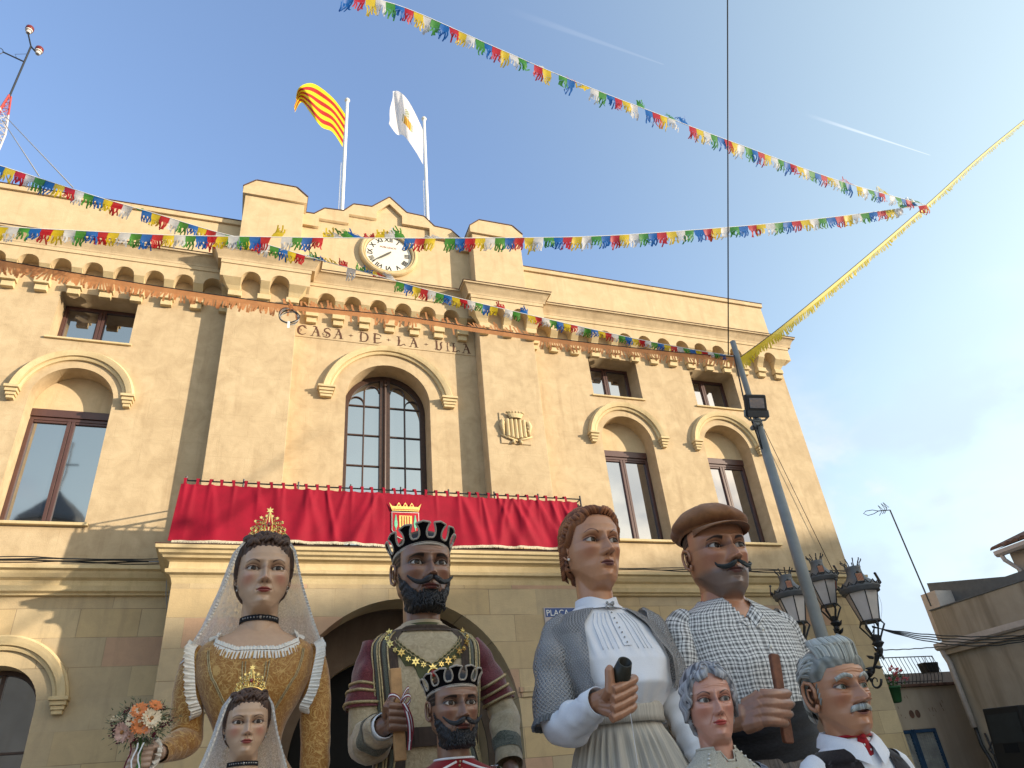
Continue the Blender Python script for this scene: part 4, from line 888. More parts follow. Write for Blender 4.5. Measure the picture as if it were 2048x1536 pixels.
hubp = Vector((10.05, 10.75, 3.1))
for i, a in enumerate(arms):
 mb = MB(); d = (a-hubp); side = Vector((0, 0, 1))
 pts = [hubp.lerp(a, t/16)+Vector((0, 0, -0.28*math.sin(PI*t/16)))+Vector((0, 0, 0)) for t in range(17)]
 mb.tube(pts, [0.03+0.012*math.sin(t*1.9) for t in range(17)], 7)
 for c0, r0, sg in ((pts[6], 0.15, 1), (pts[11], 0.12, -1)):
  dd = (pts[9]-pts[5]).normalized()
  mb.tube([c0+(dd*math.cos(q)+Vector((0, 0, 1))*math.sin(q)*sg)*(r0*(1-q/9.0))+Vector((0, 0, 0.16*sg)) for q in (k*0.4 for k in range(18))], [0.022-0.0008*k for k in range(18)], 6)
 for k in range(26):
  c0 = pts[min(16, 2+int(k*.6))]+Vector((random.uniform(-.05, .05), random.uniform(-.05, .05), random.uniform(-.03, .10))); dr = Vector((random.uniform(-1, 1), random.uniform(-1, 1), random.uniform(-.8, 1))).normalized(); mb.tube([c0, c0+dr*0.07, c0+dr*0.13+Vector((0, 0, .02))], [0.028, 0.03, 0.004], 5)
 mb.build('scroll_arm', M['iron'], lan, smooth=True)
 mb = MB(); mb.lathe([(0.004, -0.22), (0.02, -0.16), (0.012, -0.13), (0.035, -0.08), (0.05, -0.03), (0.03, 0.03)], a, 10); mb.build('finial', M['iron'], lan, smooth=True)
mb = MB(); mb.tube([hubp+Vector((0, 0, .35)), hubp, hubp-Vector((0, 0, .35))], [0.02, 0.09, 0.03], 8); mb.box(hubp.x-.05, hubp.x+.05, hubp.y, WY-0.002, hubp.z-.3, hubp.z+.3); mb.build('wall_mount', M['iron'], lan)
# --- galvanised mast with flood light in the plaza
PYp = 4.526
pt = atY(1457, 682, PYp); pb_ = atY(1655, 1290, PYp); pxx = (pt.x+pb_.x)/2+0.01
pole = thing('lamp_post', (pxx, PYp, 0), 'tall galvanised steel lamp post holding a black floodlight', 'lamp post')
zsh = atY(1512, 850, PYp).z
mb = MB(); mb.tube([(pxx, PYp, 0), (pxx, PYp, 3), (pxx, PYp, zsh)], [0.052, 0.047, 0.039], 20); mb.build('lower_shaft', M['galv'], pole, smooth=True)
mb = MB(); mb.tube([(pxx-0.0, PYp, zsh-0.2), (pxx-0.0, PYp, pt.z)], [0.026, 0.026], 16); mb.build('upper_shaft', M['galv'], pole, smooth=True)
mb = MB(); mb.tube([(pxx, PYp, zsh-0.02), (pxx, PYp, zsh+0.05)], 0.043, 16); mb.build('collar', M['galv'], pole, smooth=True)
fl = thing('floodlight', (pxx, PYp-0.1, zsh), 'black rectangular floodlight clamped to the galvanised lamp post', 'floodlight')
fc = atY(1511, 812, PYp-0.12); yaw = R_(-8); fax = (Vector((math.cos(yaw), math.sin(yaw), 0)), Vector((-math.sin(yaw), math.cos(yaw), 0)), Vector((0, 0, 1)))
tl = Matrix.Rotation(R_(16), 3, fax[0]); fax2 = tuple(tl @ a for a in fax)
mb = MB(); mb.obox(fc, fax2, 0.104, 0.024, 0.104); mb.build('housing', M['black'], fl, bevel=0.015)
mb = MB(); mb.obox(fc-fax2[1]*0.0275+fax2[2]*0.018, fax2, 0.072, 0.003, 0.047); mb.build('lens', simple('led lens', (0.10, 0.11, 0.13), 0.12, 0.1, spec=0.8), fl, bevel=0.003)
mb = MB(); mb.obox(fc-fax2[1]*0.0265-fax2[2]*0.080, fax2, 0.10, 0.004, 0.029); mb.build('driver_box', simple('dark grey plastic', (0.04, 0.042, 0.045), 0.5), fl, bevel=0.003)
mb = MB(); mb.tube([fc+(fax2[0]*a_+fax2[2]*b_)*0.62 for a_, b_ in ((.18, -.06), (.185, -.15), (.12, -.205), (0, -.22), (-.12, -.205), (-.185, -.15), (-.18, -.06))], 0.010, 6); mb.tube([fc-fax2[2]*0.152, fc-fax2[2]*0.165+Vector((0, .09, 0))], 0.022, 6); mb.build('bracket', M['galv'], fl)
knot = Vector((pxx, PYp, atY(1475, 714, PYp).z))
cable([knot+Vector((-0.05, -0.02, 0)), knot+Vector((-0.10, -0.03, -0.5)), knot+Vector((-0.07, -0.04, -1.0)), Vector((pxx-0.045, PYp-0.05, zsh+0.1))], 0.007, 'post_cable', 'black cable running down the lamp post to the floodlight')
# long fine cables
a0 = atD(1455, -30, 5.9)
cable([a0, Vector((knot.x-0.02, PYp+0.1, knot.z+0.05))], 0.006, 'overhead_wire', 'fine dark wire dropping from above the frame to the lamp post')
cable([atY(1528, 858, 10.95), atY(1665, 1140, 10.95)], 0.007, 'facade_wire', 'fine slanting wire on the facade behind the lamp post')
# --- roof mast with lattice, beacons (far left)
MYY = 15.0
def mp_(x, y): return atY(x, y, MYY)
ms = thing('antenna_mast', mp_(5, 330), 'red and white lattice antenna mast with two beacon lamps behind the left parapet', 'antenna mast')
mtop = mp_(48, 100); mx = mp_(20, 190);
base = Vector((mx.x, MYY, 10.65)); lat = mp_(19, 192).z; ltop = Vector((mx.x, MYY, lat)); lbase = 2.6
M['mastred'] = simple('red mast paint', (0.42, 0.06, 0.05), 0.6); M['mastwhite'] = simple('white mast paint', (0.62, 0.56, 0.52), 0.6)
def legp(k, z):
 q = min(1.0, (lat-z)/1.3); r_ = 0.035+0.19*q; t = 2*PI*k/3+0.4; return Vector((mx.x+r_*math.cos(t), MYY+r_*math.sin(t), z))
zz = [lat-0.22*i for i in range(30) if lat-0.22*i > 10.6]
for k in range(3):
 mb = MB()
 for i, (z0, z1) in enumerate(zip(zz[:-1], zz[1:])): mb.tube([legp(k, z0), legp(k, z1)], 0.022, 6, mi=(0 if i < 3 else (1 if i < 9 else 0)))
 mb.build('mast_leg', [M['mastred'], M['mastwhite']], ms)
mb = MB()
for i, (z0, z1) in enumerate(zip(zz[:-1], zz[1:])):
 for k in range(3): mb.tube([legp(k, z0), legp((k+1) % 3, z1)], 0.010, 4, mi=(0 if i < 3 else 1)); mb.tube([legp(k, z1), legp((k+1) % 3, z1)], 0.009, 4, mi=(0 if i < 3 else 1))
mb.build('lattice_bracing', [M['mastred'], M['mastwhite']], ms)
mb = MB(); zt1 = mp_(62, 92).z; mb.tube([(mx.x, MYY, lat-0.05), (mx.x, MYY, zt1)], 0.024, 6); mb.build('top_pole', M['iron'], ms)
cA = Vector((mx.x, MYY, zt1-0.02)); b1 = mp_(56, 66); b2 = mp_(75, 108)
mb = MB(); mb.tube([b1, cA, b2], 0.022, 6); mb.build('beacon_arm', M['black'], ms)
for b in (b1, b2):
 mb = MB(); mb.lathe([(0.055, 0.0), (0.06, 0.08), (0.09, 0.09), (0.09, 0.13)], b, 12); mb.build('beacon_base', M['mastwhite'], ms)
 mb = MB(); mb.lathe([(0.09, 0.131), (0.105, 0.15), (0.10, 0.24), (0.08, 0.27), (0.03, 0.28)], b, 14); mb.build('beacon_lens', simple('red beacon glass', (0.16, 0.02, 0.015), 0.25), ms, smooth=True)
ra = mp_(50, 124); ra = Vector((mx.x, MYY, ra.z)); rb = mp_(6, 104); mb = MB(); mb.tube([ra, rb], 0.02, 6)
mb.tube([rb+Vector((-0.17+0.17*math.cos(t), 0, 0.15*math.sin(t))) for t in (2*PI*k/20 for k in range(20))], 0.010, 5, closed=True); mb.tube([ra+Vector((0, 0, 0.35)), ra.lerp(rb, 0.5)+Vector((0, 0, 0.12)), ra.lerp(rb, .35)], 0.006, 4); mb.build('ring_antenna', M['iron'], ms)
ga = Vector((mx.x+0.1, MYY, mp_(20, 235).z))
cable([ga, atY(146, 375, 11.4)], 0.012, 'guy_wire', 'steel guy wire from the lattice mast, the outer of the pair', 'greycable')
cable([ga-Vector((0.03, 0, 0.15)), atY(78, 352, 11.4)], 0.012, 'guy_wire', 'steel guy wire from the lattice mast, the inner steeper one', 'greycable')
# --- television aerial on the right
AX = 14.4
def ap(x, y): return atX(x, y, AX)
ae = thing('tv_aerial', ap(1862, 1210), 'thin television aerial on a tall leaning mast above the street roofs', 'aerial')
a1, a2 = ap(1780, 1020), ap(1862, 1205); a2 = Vector((AX, a1.y*0.5+a2.y*0.5, a2.z)); a2 = ap(1862, 1212)
mb = MB(); mb.tube([a2, a1], 0.018, 6); mb.build('mast', M['iron'], ae)
mb = MB(); tip = ap(1727, 1027); mid = ap(1757, 1022)
mb.tube([a1, mid], 0.012, 5); mb.tube([mid, mid.lerp(tip, .35)+Vector((0, 0, .05)), mid.lerp(tip, .8)+Vector((0, 0, .05)), tip, mid.lerp(tip, .75)-Vector((0, 0, .07)), mid.lerp(tip, .35)-Vector((0, 0, .05)), mid], 0.009, 5)
for px_, py_, h in ((1770, 1014, 14), (1764, 1018, 13), (1774, 1012, 15)):
 mb.tube([ap(px_-5, py_+h), ap(px_, py_+4), ap(px_-8, py_-7)], 0.008, 5); mb.tube([ap(px_-8, py_-7), ap(px_+4, py_+3)], 0.006, 5)
mb.build('antenna_head', M['iron'], ae)
# --- loudspeaker at the right edge
sp_thing = thing('loudspeaker', atX(2005, 1470, 12.2), 'large black loudspeaker standing tilted at the right edge before the dirty wall', 'loudspeaker')
def sq(x, y): return atX(x, y, 12.2)
A_, B_, C_, D_ = sq(1964, 1418), sq(2036, 1410), sq(2085, 1560), sq(2008, 1575)
bkv = Vector((0.55, 0.10, 0)); mb = MB(); mb.rings([[A_, B_, C_, D_], [A_+bkv, B_+bkv, C_+bkv, D_+bkv]]); mb.build('cabinet', M['black'], sp_thing, bevel=0.015)
mb = MB(); u_ = (B_-A_).normalized(); v_ = (D_-A_).normalized(); nn = u_.cross(v_).normalized(); nn = nn if nn.x < 0 else -nn
cc = (A_+B_)/2+v_*0.62; mb.obox(cc+nn*0.004, (u_, nn, v_), 0.13, 0.006, 0.07); mb.build('port', M['dark'], sp_thing)
mb = MB(); cc2 = (A_+B_)/2+v_*0.32; mb.obox(cc2+nn*0.003, (u_, nn, v_), (B_-A_).length*0.42, 0.004, 0.22); mb.build('grille', simple('speaker grille', (0.02, 0.024, 0.025), 0.5), sp_thing)
cable([atX(1985, 1480, 13.9), atX(1978, 1500, 13.7), atX(1990, 1512, 13.5), atX(1998, 1500, 13.0), atX(2002, 1530, 12.3)], 0.014, 'speaker_cable', 'black cable looping behind the loudspeaker')
tri = thing('speaker_stand', atX(2050, 1600, 12.4)-Vector((0, 0, 0)), 'black pole carrying the loudspeaker at the right edge', 'stand')
pz = D_.lerp(C_, .5)+bkv*0.5; mb = MB(); mb.tube([(pz.x, pz.y, 0.9), pz+Vector((0, 0, 0.05))], 0.02, 8); mb.build('pole', M['iron'], tri)
for k in range(3):
 mb = MB(); t = 2*PI*k/3; mb.tube([(pz.x, pz.y, 0.9), (pz.x+.5*math.cos(t), pz.y+.5*math.sin(t), 0.02)], 0.014, 6); mb.build('leg', M['iron'], tri)
# --- houses behind the viewer: they shade the plaza and show in the panes
A0 = Vector((30.7-0.65*14, -14-14.0)); B0 = Vector((30.7+0.65*13, -14+13.0)); dv = (B0-A0).normalized(); nv_ = Vector((dv.y, -dv.x)); HH = 12.35
LAB = ['pale rendered house with green shutters in the row behind the viewer', 'sand coloured house with brown shutters in the row behind the viewer', 'pinkish house in the row behind the viewer', 'cream corner house ending the row behind the viewer']
for k in range(4):
 a = A0.lerp(B0, k/4); b = A0.lerp(B0, (k+1)/4)-dv*0.02
 hs = thing('plaza_house', (a.x, a.y, 0), LAB[k], 'house', 'row of houses behind the viewer')
 L_ = (b-a).length; Mx = Matrix(((dv.x, nv_.x, 0, a.x), (dv.y, nv_.y, 0, a.y), (0, 0, 1, 0), (0, 0, 0, 1)))
 wm = simple('house render %d' % k, [(0.5, 0.42, 0.32), (0.46, 0.36, 0.24), (0.45, 0.32, 0.26), (0.5, 0.44, 0.36)][k], 0.9)
 def put(mbx, name, mat):
  mbx.v = [tuple(Mx @ Vector(p)) for p in mbx.v]; return mbx.build(name, mat, hs)
 mb = MB(); mb.box(0, L_, 0, 9, 0, HH-0.35); put(mb, 'wall', wm)
 mb = MB(); mb.prism([(-0.35, HH-0.349), (9.3, HH-0.349), (4.5, HH+0.0)], 0, L_, 'x'); put(mb, 'roof', M['tile'])
 for fl_ in range(3):
  for j in range(3):
   x = L_*(j+0.5)/3; z = 1.2+3.4*fl_; mb = MB(); mb.box(x-.55, x+.55, -0.03, -0.002, z, z+1.9); put(mb, 'window', M['glass'])
tw = thing('church_tower', (-13.0, -30, 0), 'stone bell tower with octagonal lantern and cross behind the viewer', 'tower')
mb = MB(); mb.box(-15.4, -10.6, -32.4, -27.6, 0, 15); mb.build('shaft', M['render_beige'], tw)
mb = MB(); mb.lathe([(2.0, 15.01), (2.0, 20.5)], (-13, -30, 0), 8); mb.build('lantern', M['render_beige'], tw)
mb = MB(); mb.lathe([(2.4, 20.51), (2.4, 20.8), (0.1, 23.2)], (-13, -30, 0), 8); mb.build('roof', M['slate'], tw)
mb = MB(); mb.tube([(-13, -30, 23.1), (-13, -30, 27)], 0.06, 5); mb.tube([(-13.7, -30, 25.2), (-12.3, -30, 25.2)], 0.06, 5); mb.build('cross', M['iron'], tw)
hr = thing('plaza_house', (-20, -34, 0), 'low grey roofed house beside the bell tower behind the viewer', 'house'); mb = MB(); mb.box(-34, -16, -40, -30, 0, 9); mb.build('wall', M['render_beige'], hr); mb = MB(); mb.prism([(-41, 9.001), (-29.5, 9.001), (-35, 12)], -34.5, -15.8, 'x'); mb.build('roof', M['slate'], hr)

# ================================================================ FLAGS
def plastic(name, c, trans=0.35):
 m, T = newmat(name); P = T.n('ShaderNodeNewGeometry').outputs['Position']
 nz = T.noise(P, 25.0, 3.0, 0.6); col = T.mix(T.mr(nz, 0.3, 0.7), tuple(x*0.85 for x in c), c)
 d = T.n('ShaderNodeBsdfPrincipled'); T.put(d.inputs['Base Color'], col); d.inputs['Roughness'].default_value = 0.45; d.inputs['Specular IOR Level'].default_value = 0.3
 t = T.n('ShaderNodeBsdfTranslucent'); T.put(t.inputs[0], col)
 mx_ = T.n('ShaderNodeMixShader', i_0=trans, i_1=d.outputs[0], i_2=t.outputs[0])
 if 'flag' not in name: mx_ = T.n('ShaderNodeMixShader', i_0=0.10, i_1=mx_.outputs[0], i_2=T.n('ShaderNodeBsdfTransparent', i_Color=tuple(0.35+0.65*x for x in c)).outputs[0])
 T.n('ShaderNodeOutputMaterial', i_0=mx_.outputs[0]); return m
FY_ = (0.90, 0.70, 0.02); FR_ = (0.55, 0.03, 0.02)
M['f_yellow'] = plastic('yellow flag cloth', FY_); M['f_red'] = plastic('red flag cloth', FR_); M['f_white'] = plastic('white flag cloth', (0.80, 0.78, 0.78), 0.4); M['f_green'] = plastic('olive flag print', (0.22, 0.25, 0.05)); M['f_gold'] = plastic('gold flag print', (0.8, 0.55, 0.05)); M['f_darkred'] = plastic('dark flag print', (0.42, 0.10, 0.02))
def interp(pts, t):
 n = len(pts)-1; i = min(int(t*n), n-1); f = t*n-i
 p0 = pts[max(i-1, 0)]; p1 = pts[i]; p2 = pts[i+1]; p3 = pts[min(i+2, n)]
 return [0.5*((2*b)+(c-a)*f+(2*a-5*b+4*c-d)*f*f+(-a+3*b-3*c+d)*f**3) for a, b, c, d in zip(p0, p1, p2, p3)]
def flag(name, label, top, bot, Y, amp, mats, mfun, nu=60, nv=36, ph=0.0):
 P = []
 for j in range(nv+1):
  v = j/nv; row = []
  for i in range(nu+1):
   u = i/nu; a = interp(top, u); b = interp(bot, u); x = a[0]+(b[0]-a[0])*v; y = a[1]+(b[1]-a[1])*v
   yy = Y+amp*math.sin(u*7.5+v*2.2+ph)*u+amp*0.45*math.sin(u*15+v*4+ph)*u-0.5*u*0.6
   row.append(atY(x+1.2*math.sin(v*9+u*6)*u, y+1.0*math.sin(v*7+u*9)*u, yy))
  P.append(row)
 mb = MB(); mb.grid(P, mfun=lambda j, i: mfun((i+.5)/nu, (j+.5)/nv)); o = mb.build(name, mats, None, smooth=True, fixn=False, origin=P[0][0]); return tag(o, label, 'flag')
FPY = 11.6
flag('flag', 'red and yellow striped flag flying from the left roof pole', [(691, 229), (667, 197), (636, 172), (616, 167), (598, 176), (592, 196)], [(685, 294), (665, 264), (643, 254), (620, 225), (602, 204), (588, 226)], FPY-0.02, 0.14, [M['f_yellow'], M['f_red']], lambda u, v: int(v*9) % 2, nv=36)
def wf(u, v):
 if 0.36 < u < 0.56 and 0.46 < v < 0.68: return 2+(int((u-.36)/.20*9) % 2)
 if 0.41 < u < 0.53 and 0.26 < v < 0.44 and (u*37+v*53) % 1 < .6: return 1
 if (0.32 < u < 0.34 or 0.58 < u < 0.60) and 0.45 < v < 0.66: return 1
 return 0
flag('flag', 'white flag with a small striped shield flying from the right roof pole', [(847, 262), (831, 228), (815, 200), (798, 182), (786, 182)], [(846, 329), (829, 299), (808, 272), (793, 268), (777, 248)], FPY-0.02, 0.16, [M['f_white'], M['f_green'], M['f_gold'], M['f_darkred']], wf, nu=90, nv=90, ph=1.0)
for nm, (tx, ty), (bx, by) in (('left', (694, 203), (684, 425)), ('right', (847, 240), (856, 440))):
 t = atY(tx, ty, FPY); b = atY(bx, by, FPY); x = (t.x+b.x)/2
 fpz = thing('flagpole', (x, FPY, 10.7), 'white flagpole with ball top on the roof carrying the '+('striped' if nm == 'left' else 'white')+' flag', 'flagpole', 'flagpoles on the roof')
 mb = MB(); mb.tube([(x, FPY, 10.7), (x, FPY, t.z)], [0.045, 0.040], 12); mb.build('pole', M['white'], fpz, smooth=True)
 mb = MB(); mb.sphere((x, FPY, t.z+0.04), 0.066, 8); mb.build('ball', M['dial'], fpz, smooth=True)
 mb = MB(); mb.tube([(x-0.07, FPY, t.z-2.2), (x-0.075, FPY, 11)], 0.008, 4); mb.build('halyard', M['white'], fpz)

# ================================================================ BUNTING
PC = dict(g=(0.055, 0.27, 0.03), b=(0.004, 0.13, 0.46), r=(0.50, 0.008, 0.016), y=(0.70, 0.52, 0.015), w=(0.66, 0.66, 0.65))
PM = {k: plastic('thin %s plastic' % k, v, 0.45) for k, v in PC.items()}
for k_, n_ in zip('gbryw', ('green', 'blue', 'red', 'yellow', 'white')): PM[k_].name = n_+' pennant plastic'
PM['o'] = plastic('orange fringe plastic', (0.74, 0.34, 0.14), 0.45); PM['Y'] = plastic('yellow fringe plastic', (0.78, 0.62, 0.025), 0.45)
def path3(pts, n, ratio=1.0):
 """pts: (px,py) control points, the first and last with a distance Y: the string hangs in the upright plane through both ends; n+1 points, spacing shrinking to ratio"""
 A = atY(*pts[0]); B = atY(*pts[-1]); d = B-A; nn = Vector((-d.y, d.x, 0)).normalized()
 C = [Vector((p[0], p[1], 0)) for p in pts]; dn = smooth_px(C); L = [0.0]
 for a, b in zip(dn[:-1], dn[1:]): L.append(L[-1]+(b-a).length)
 out = []
 for k in range(n+1):
  t = k/n; t = t*(1+ratio*0+(1-ratio)/(1+ratio)*(1-t)); s = L[-1]*t; i = 0
  while i < len(L)-2 and L[i+1] < s: i += 1
  q = dn[i].lerp(dn[i+1], (s-L[i])/max(L[i+1]-L[i], 1e-9)); r = ray(q.x, q.y); out.append(EYE+r*((A-EYE).dot(nn)/r.dot(nn)))
 return out, sum((b-a).length for a, b in zip(out[:-1], out[1:]))
def smooth_px(P, k=12):
 out = []
 for i in range(len(P)-1):
  p0 = P[max(i-1, 0)]; p1 = P[i]; p2 = P[i+1]; p3 = P[min(i+2, len(P)-1)]
  for j in range(k):
   f = j/k; out.append(0.5*((2*p1)+(p2-p0)*f+(2*p0-5*p1+4*p2-p3)*f*f+(-p0+3*p1-3*p2+p3)*f**3))
 out.append(P[-1]); return out
def pennant(p, q, h, mat, parent, wild, wind):
 mb = MB(); d = (q-p); L = d.length; d.normalize()
 base = Vector((0, 0, -1)); up = random.random() < wild
 ns = 6; solid = h*random.uniform(0.38, 0.48)
 g = base
 if up: g = (Vector((0, 0, random.uniform(0.2, 1.0)))+wind*random.uniform(0.2, 1.0)+d*random.uniform(-.5, .5)).normalized()
 else: g = (base+wind*random.uniform(0.0, 0.35)+d*random.uniform(-.12, .12)).normalized()
 nrm = d.cross(g).normalized()
 e = 1.05
 cols = [p+d*L*(0.03+e*i/(2*ns)) for i in range(2*ns+1)]
 bul = random.uniform(-.02, .02)
 hem = [[c+g*(solid*t)+nrm*bul*math.sin(PI*i/(2*ns))*t for i, c in enumerate(cols)] for t in (0, .5, 1)]
 mb.grid(hem)
 for s in range(ns):
  if random.random() < 0.03: continue
  a, b = hem[2][2*s], hem[2][2*s+2]; wv = random.uniform(-1, 1); lng = h*random.uniform(0.46, 0.56); side = d*random.uniform(-.12, .12)+nrm*random.uniform(-.35, .35)
  rows = []
  for k in range(5):
   t = k/4; off = g*(lng*t)+side*(lng*t*t)+d*0.006*math.sin(t*5+wv*3)+nrm*0.02*wv*math.sin(t*4); wdt = 1-0.14*t
   m_ = (a+b)/2; rows.append([m_+(a-m_)*wdt+off, m_+(b-m_)*wdt+off])
  mb.grid(rows)
 return mb.build('pennant', mat, parent, smooth=True, fixn=False)
def bunting(name, label, pts, n, seq, h, wilds, start=0, ratio=1.0):
 P, L = path3(pts, n, ratio); root = thing(name, P[0], label, 'bunting')
 mb = MB(); mb.tube(P, 0.0035, 5); mb.build('string', M['white'], root)
 wind = Vector((-0.5, 0.6, 0.2)); h0 = h
 for k in range(n):
  u = k/n; wv = 0.012; h = min(0.30, (P[k+1]-P[k]).length*h0)*(1-.42*u*u)
  for a, b, p_ in wilds:
   if a <= u <= b: wv = p_
  pennant(P[k], P[k+1], h*random.uniform(0.92, 1.06), PM[seq[(k+start) % 5]], root, wv, wind)
 return root
bunting('pennant_string', 'upper string of coloured pennants crossing the sky from the top edge', [(690, -12, 3.2), (800, 12), (980, 90), (1130, 155), (1300, 222), (1500, 297), (1680, 362), (1852, 410, 4.0)], 80, 'brywg', 2.2, [(0.24, 0.5, 0.25), (0.9, 1, .5)], ratio=0.50)
bunting('pennant_string', 'level string of coloured pennants stretching across in front of the clock', [(-30, 452, 4.8), (130, 460), (330, 470), (480, 473), (700, 476), (960, 476), (1200, 472), (1450, 455), (1650, 436), (1852, 410, 4.0)], 96, 'rywgb', 1.7, [(0.24, 0.30, 0.3), (0.315, 0.40, 1.0), (.94, 1, .4)], ratio=0.72)
bunting('pennant_string', 'slanting string of coloured pennants from the left edge down to the lamp post', [(-30, 322, 5.2), (0, 331), (190, 392), (300, 424), (430, 463), (520, 485), (640, 520), (760, 553), (900, 592), (1060, 630), (1250, 673), (1390, 700), (1474, 713, PYp)], 94, 'rwgby', 1.7, [(0.36, 0.47, 0.9), (0.60, 0.66, 0.3), (0.97, 1, .5)], start=2, ratio=0.55)
def fringe(name, label, pts, L_, mat, h, sol, wildf, gcurl=0.3):
 sol0 = sol; P, L = path3(pts, 240); root = thing(name, P[0], label, 'bunting'); n = int(L/0.020)
 mb = MB(); mb.tube(P, 0.004, 5); mb.build('string', M['cable'], root)
 mb = MB(); wind = Vector((-0.5, 0.6, 0.15))
 for k in range(len(P)-1):
  a, b = P[k], P[k+1]; sol = sol0*(1-(.5*k/len(P) if wildf(0.9) == 0 else 0)); mb.grid([[a, b], [a+Vector((0, 0.01, -h*sol)), b+Vector((0, 0.01, -h*sol))]]); hh_ = h*sol
 for k in range(n):
  u = (k+random.random()*.4)/n; i = min(int(u*240), 239); a = P[i].lerp(P[i+1], u*240-i); d = (P[i+1]-P[i]).normalized()
  wf_ = wildf(u); sol = sol0*(1-(.5*u if wildf(0.9) == 0 else 0)); g = Vector((0, 0, -1))
  cl = noise.noise(Vector((u*L*1.6, 3.3, 0)))
  if cl+random.uniform(-.35, .35) > 1-wf_*1.5: g = (Vector((0, 0, 1))*random.uniform(.3, 1)+wind*random.uniform(.2, .8)).normalized()
  g = (g+d*(noise.noise(Vector((u*L*3, 0, 0)))*0.8+random.uniform(-.15, .15))+wind*random.uniform(-.1, .25)).normalized()
  lng = h*(1-(u*.5 if wildf(0.9) == 0 else 0))*random.uniform(0.7, 1.05); w2 = d*0.008; nrm = d.cross(g); s = nrm*random.uniform(-gcurl, gcurl)+d*random.uniform(-.2, .2); lng *= 1-sol*.6; st = Vector((0, .01, -h*sol*.95)) if g.z < 0 else Vector((0, 0, 0))
  mb.grid([[a+st+w2+g*lng*t+s*lng*t*t, a+st-w2+g*lng*t+s*lng*t*t] for t in (0, .35, .7, 1)])
 mb.build('fringe', mat, root, fixn=False); return root
fringe('fringe_garland', 'orange fringe garland hung low across the town hall front', [(-30, 513, 5.1), (0, 520), (250, 562), (450, 592), (600, 612), (800, 632), (950, 655), (1150, 682), (1350, 704), (1472, 714, PYp)], 0, PM['o'], 0.100, 0.42, lambda u: 0.10 if u < .40 else (0.75 if u < .74 else 0.2), 0.5)
fringe('fringe_garland', 'yellow fringe garland rising from the lamp post to the right edge', [(1478, 716, PYp), (1560, 655), (1700, 540), (1852, 410), (1960, 312), (2070, 222, 3.8)], 0, PM['Y'], 0.115, 0.42, lambda u: 0.0, 0.3)
# coil of cable tied on the orange garland
cc = atY(579, 628, 4.83); co = thing('cable_coil', cc, 'coiled cable with a white tag tied to the orange garland', 'cable coil')
mb = MB()
for k in range(4): mb.tube([cc+Vector(((0.080-0.004*k)*math.cos(t), 0.015*math.sin(t*2+k)+0.012*k, (0.070-0.003*k)*math.sin(t)-0.015)) for t in (2*PI*q/28 for q in range(28))], 0.0042, 5, closed=True, mi=k % 2)
mb.build('coil', [M['cable'], M['greycable']], co); mb = MB(); mb.box(cc.x-0.009, cc.x+0.009, cc.y-0.01, cc.y-0.007, cc.z-0.145, cc.z-0.08); mb.build('paper_tag', M['white'], co)
mb = MB()
for k in range(5): mb.tube([cc+Vector((random.uniform(-.035, .035), 0, .045)), cc+Vector((random.uniform(-.02, .02), -.012, .075)), cc+Vector((random.uniform(-.02, .02), 0, .10))], 0.006, 4)
mb.build('tie', PM['o'], co)

# ================================================================ GIANT FIGURES
def sm(a, b, x):
 t = np.clip((x-a)/(b-a+1e-12), 0, 1); return t*t*(3-2*t)
def vmat(name, rough=0.5, spec=0.35, bscale=40.0, bstr=0.08, coat=0.0, sheen=0.0, var=0.10, metal=0.0, bdist=0.004):
 """paint whose colour is stored on the vertices"""
 m, T = newmat(name); a = T.n('ShaderNodeVertexColor', layer_name='Col').outputs[0]; P = T.n('ShaderNodeNewGeometry').outputs['Position']
 nz = T.noise(P, 30.0, 4.0, 0.6); col = T.mix(T.math('MULTIPLY', T.mr(nz, 0.4, 0.75), var*3), a, T.mix(1.0, a, (0.72, 0.68, 0.66), 'MULTIPLY'))
 return finish(T, m, col, rough, T.noise(P, bscale, 4, 0.6), bstr, metal, spec, bdist, Coat_Weight=coat, Coat_Roughness=0.25, Sheen_Weight=sheen)
M['skin'] = vmat('painted papier mache skin', 0.38, 0.45, 60, 0.06, coat=0.28)
M['hairpaint'] = vmat('painted sculpted hair', 0.5, 0.35, 120, 0.25)
M['eye'] = vmat('glossy painted eye', 0.30, 0.3, 20, 0.0, coat=0.0, var=0.02)
M['goldmetal'] = simple('polished gilt filigree', (0.85, 0.62, 0.22), 0.22, 0.2, 40, 0.1, metal=1.0)
M['dullgold'] = simple('tarnished gold braid', (0.42, 0.33, 0.18), 0.45, 0.4, 90, 0.4, 200, metal=0.5)
M['gem'] = simple('red glass gem', (0.25, 0.01, 0.01), 0.1, 0.1, spec=0.8)
M['silver'] = simple('silver metal', (0.5, 0.48, 0.45), 0.25, 0.3, 60, metal=0.9)

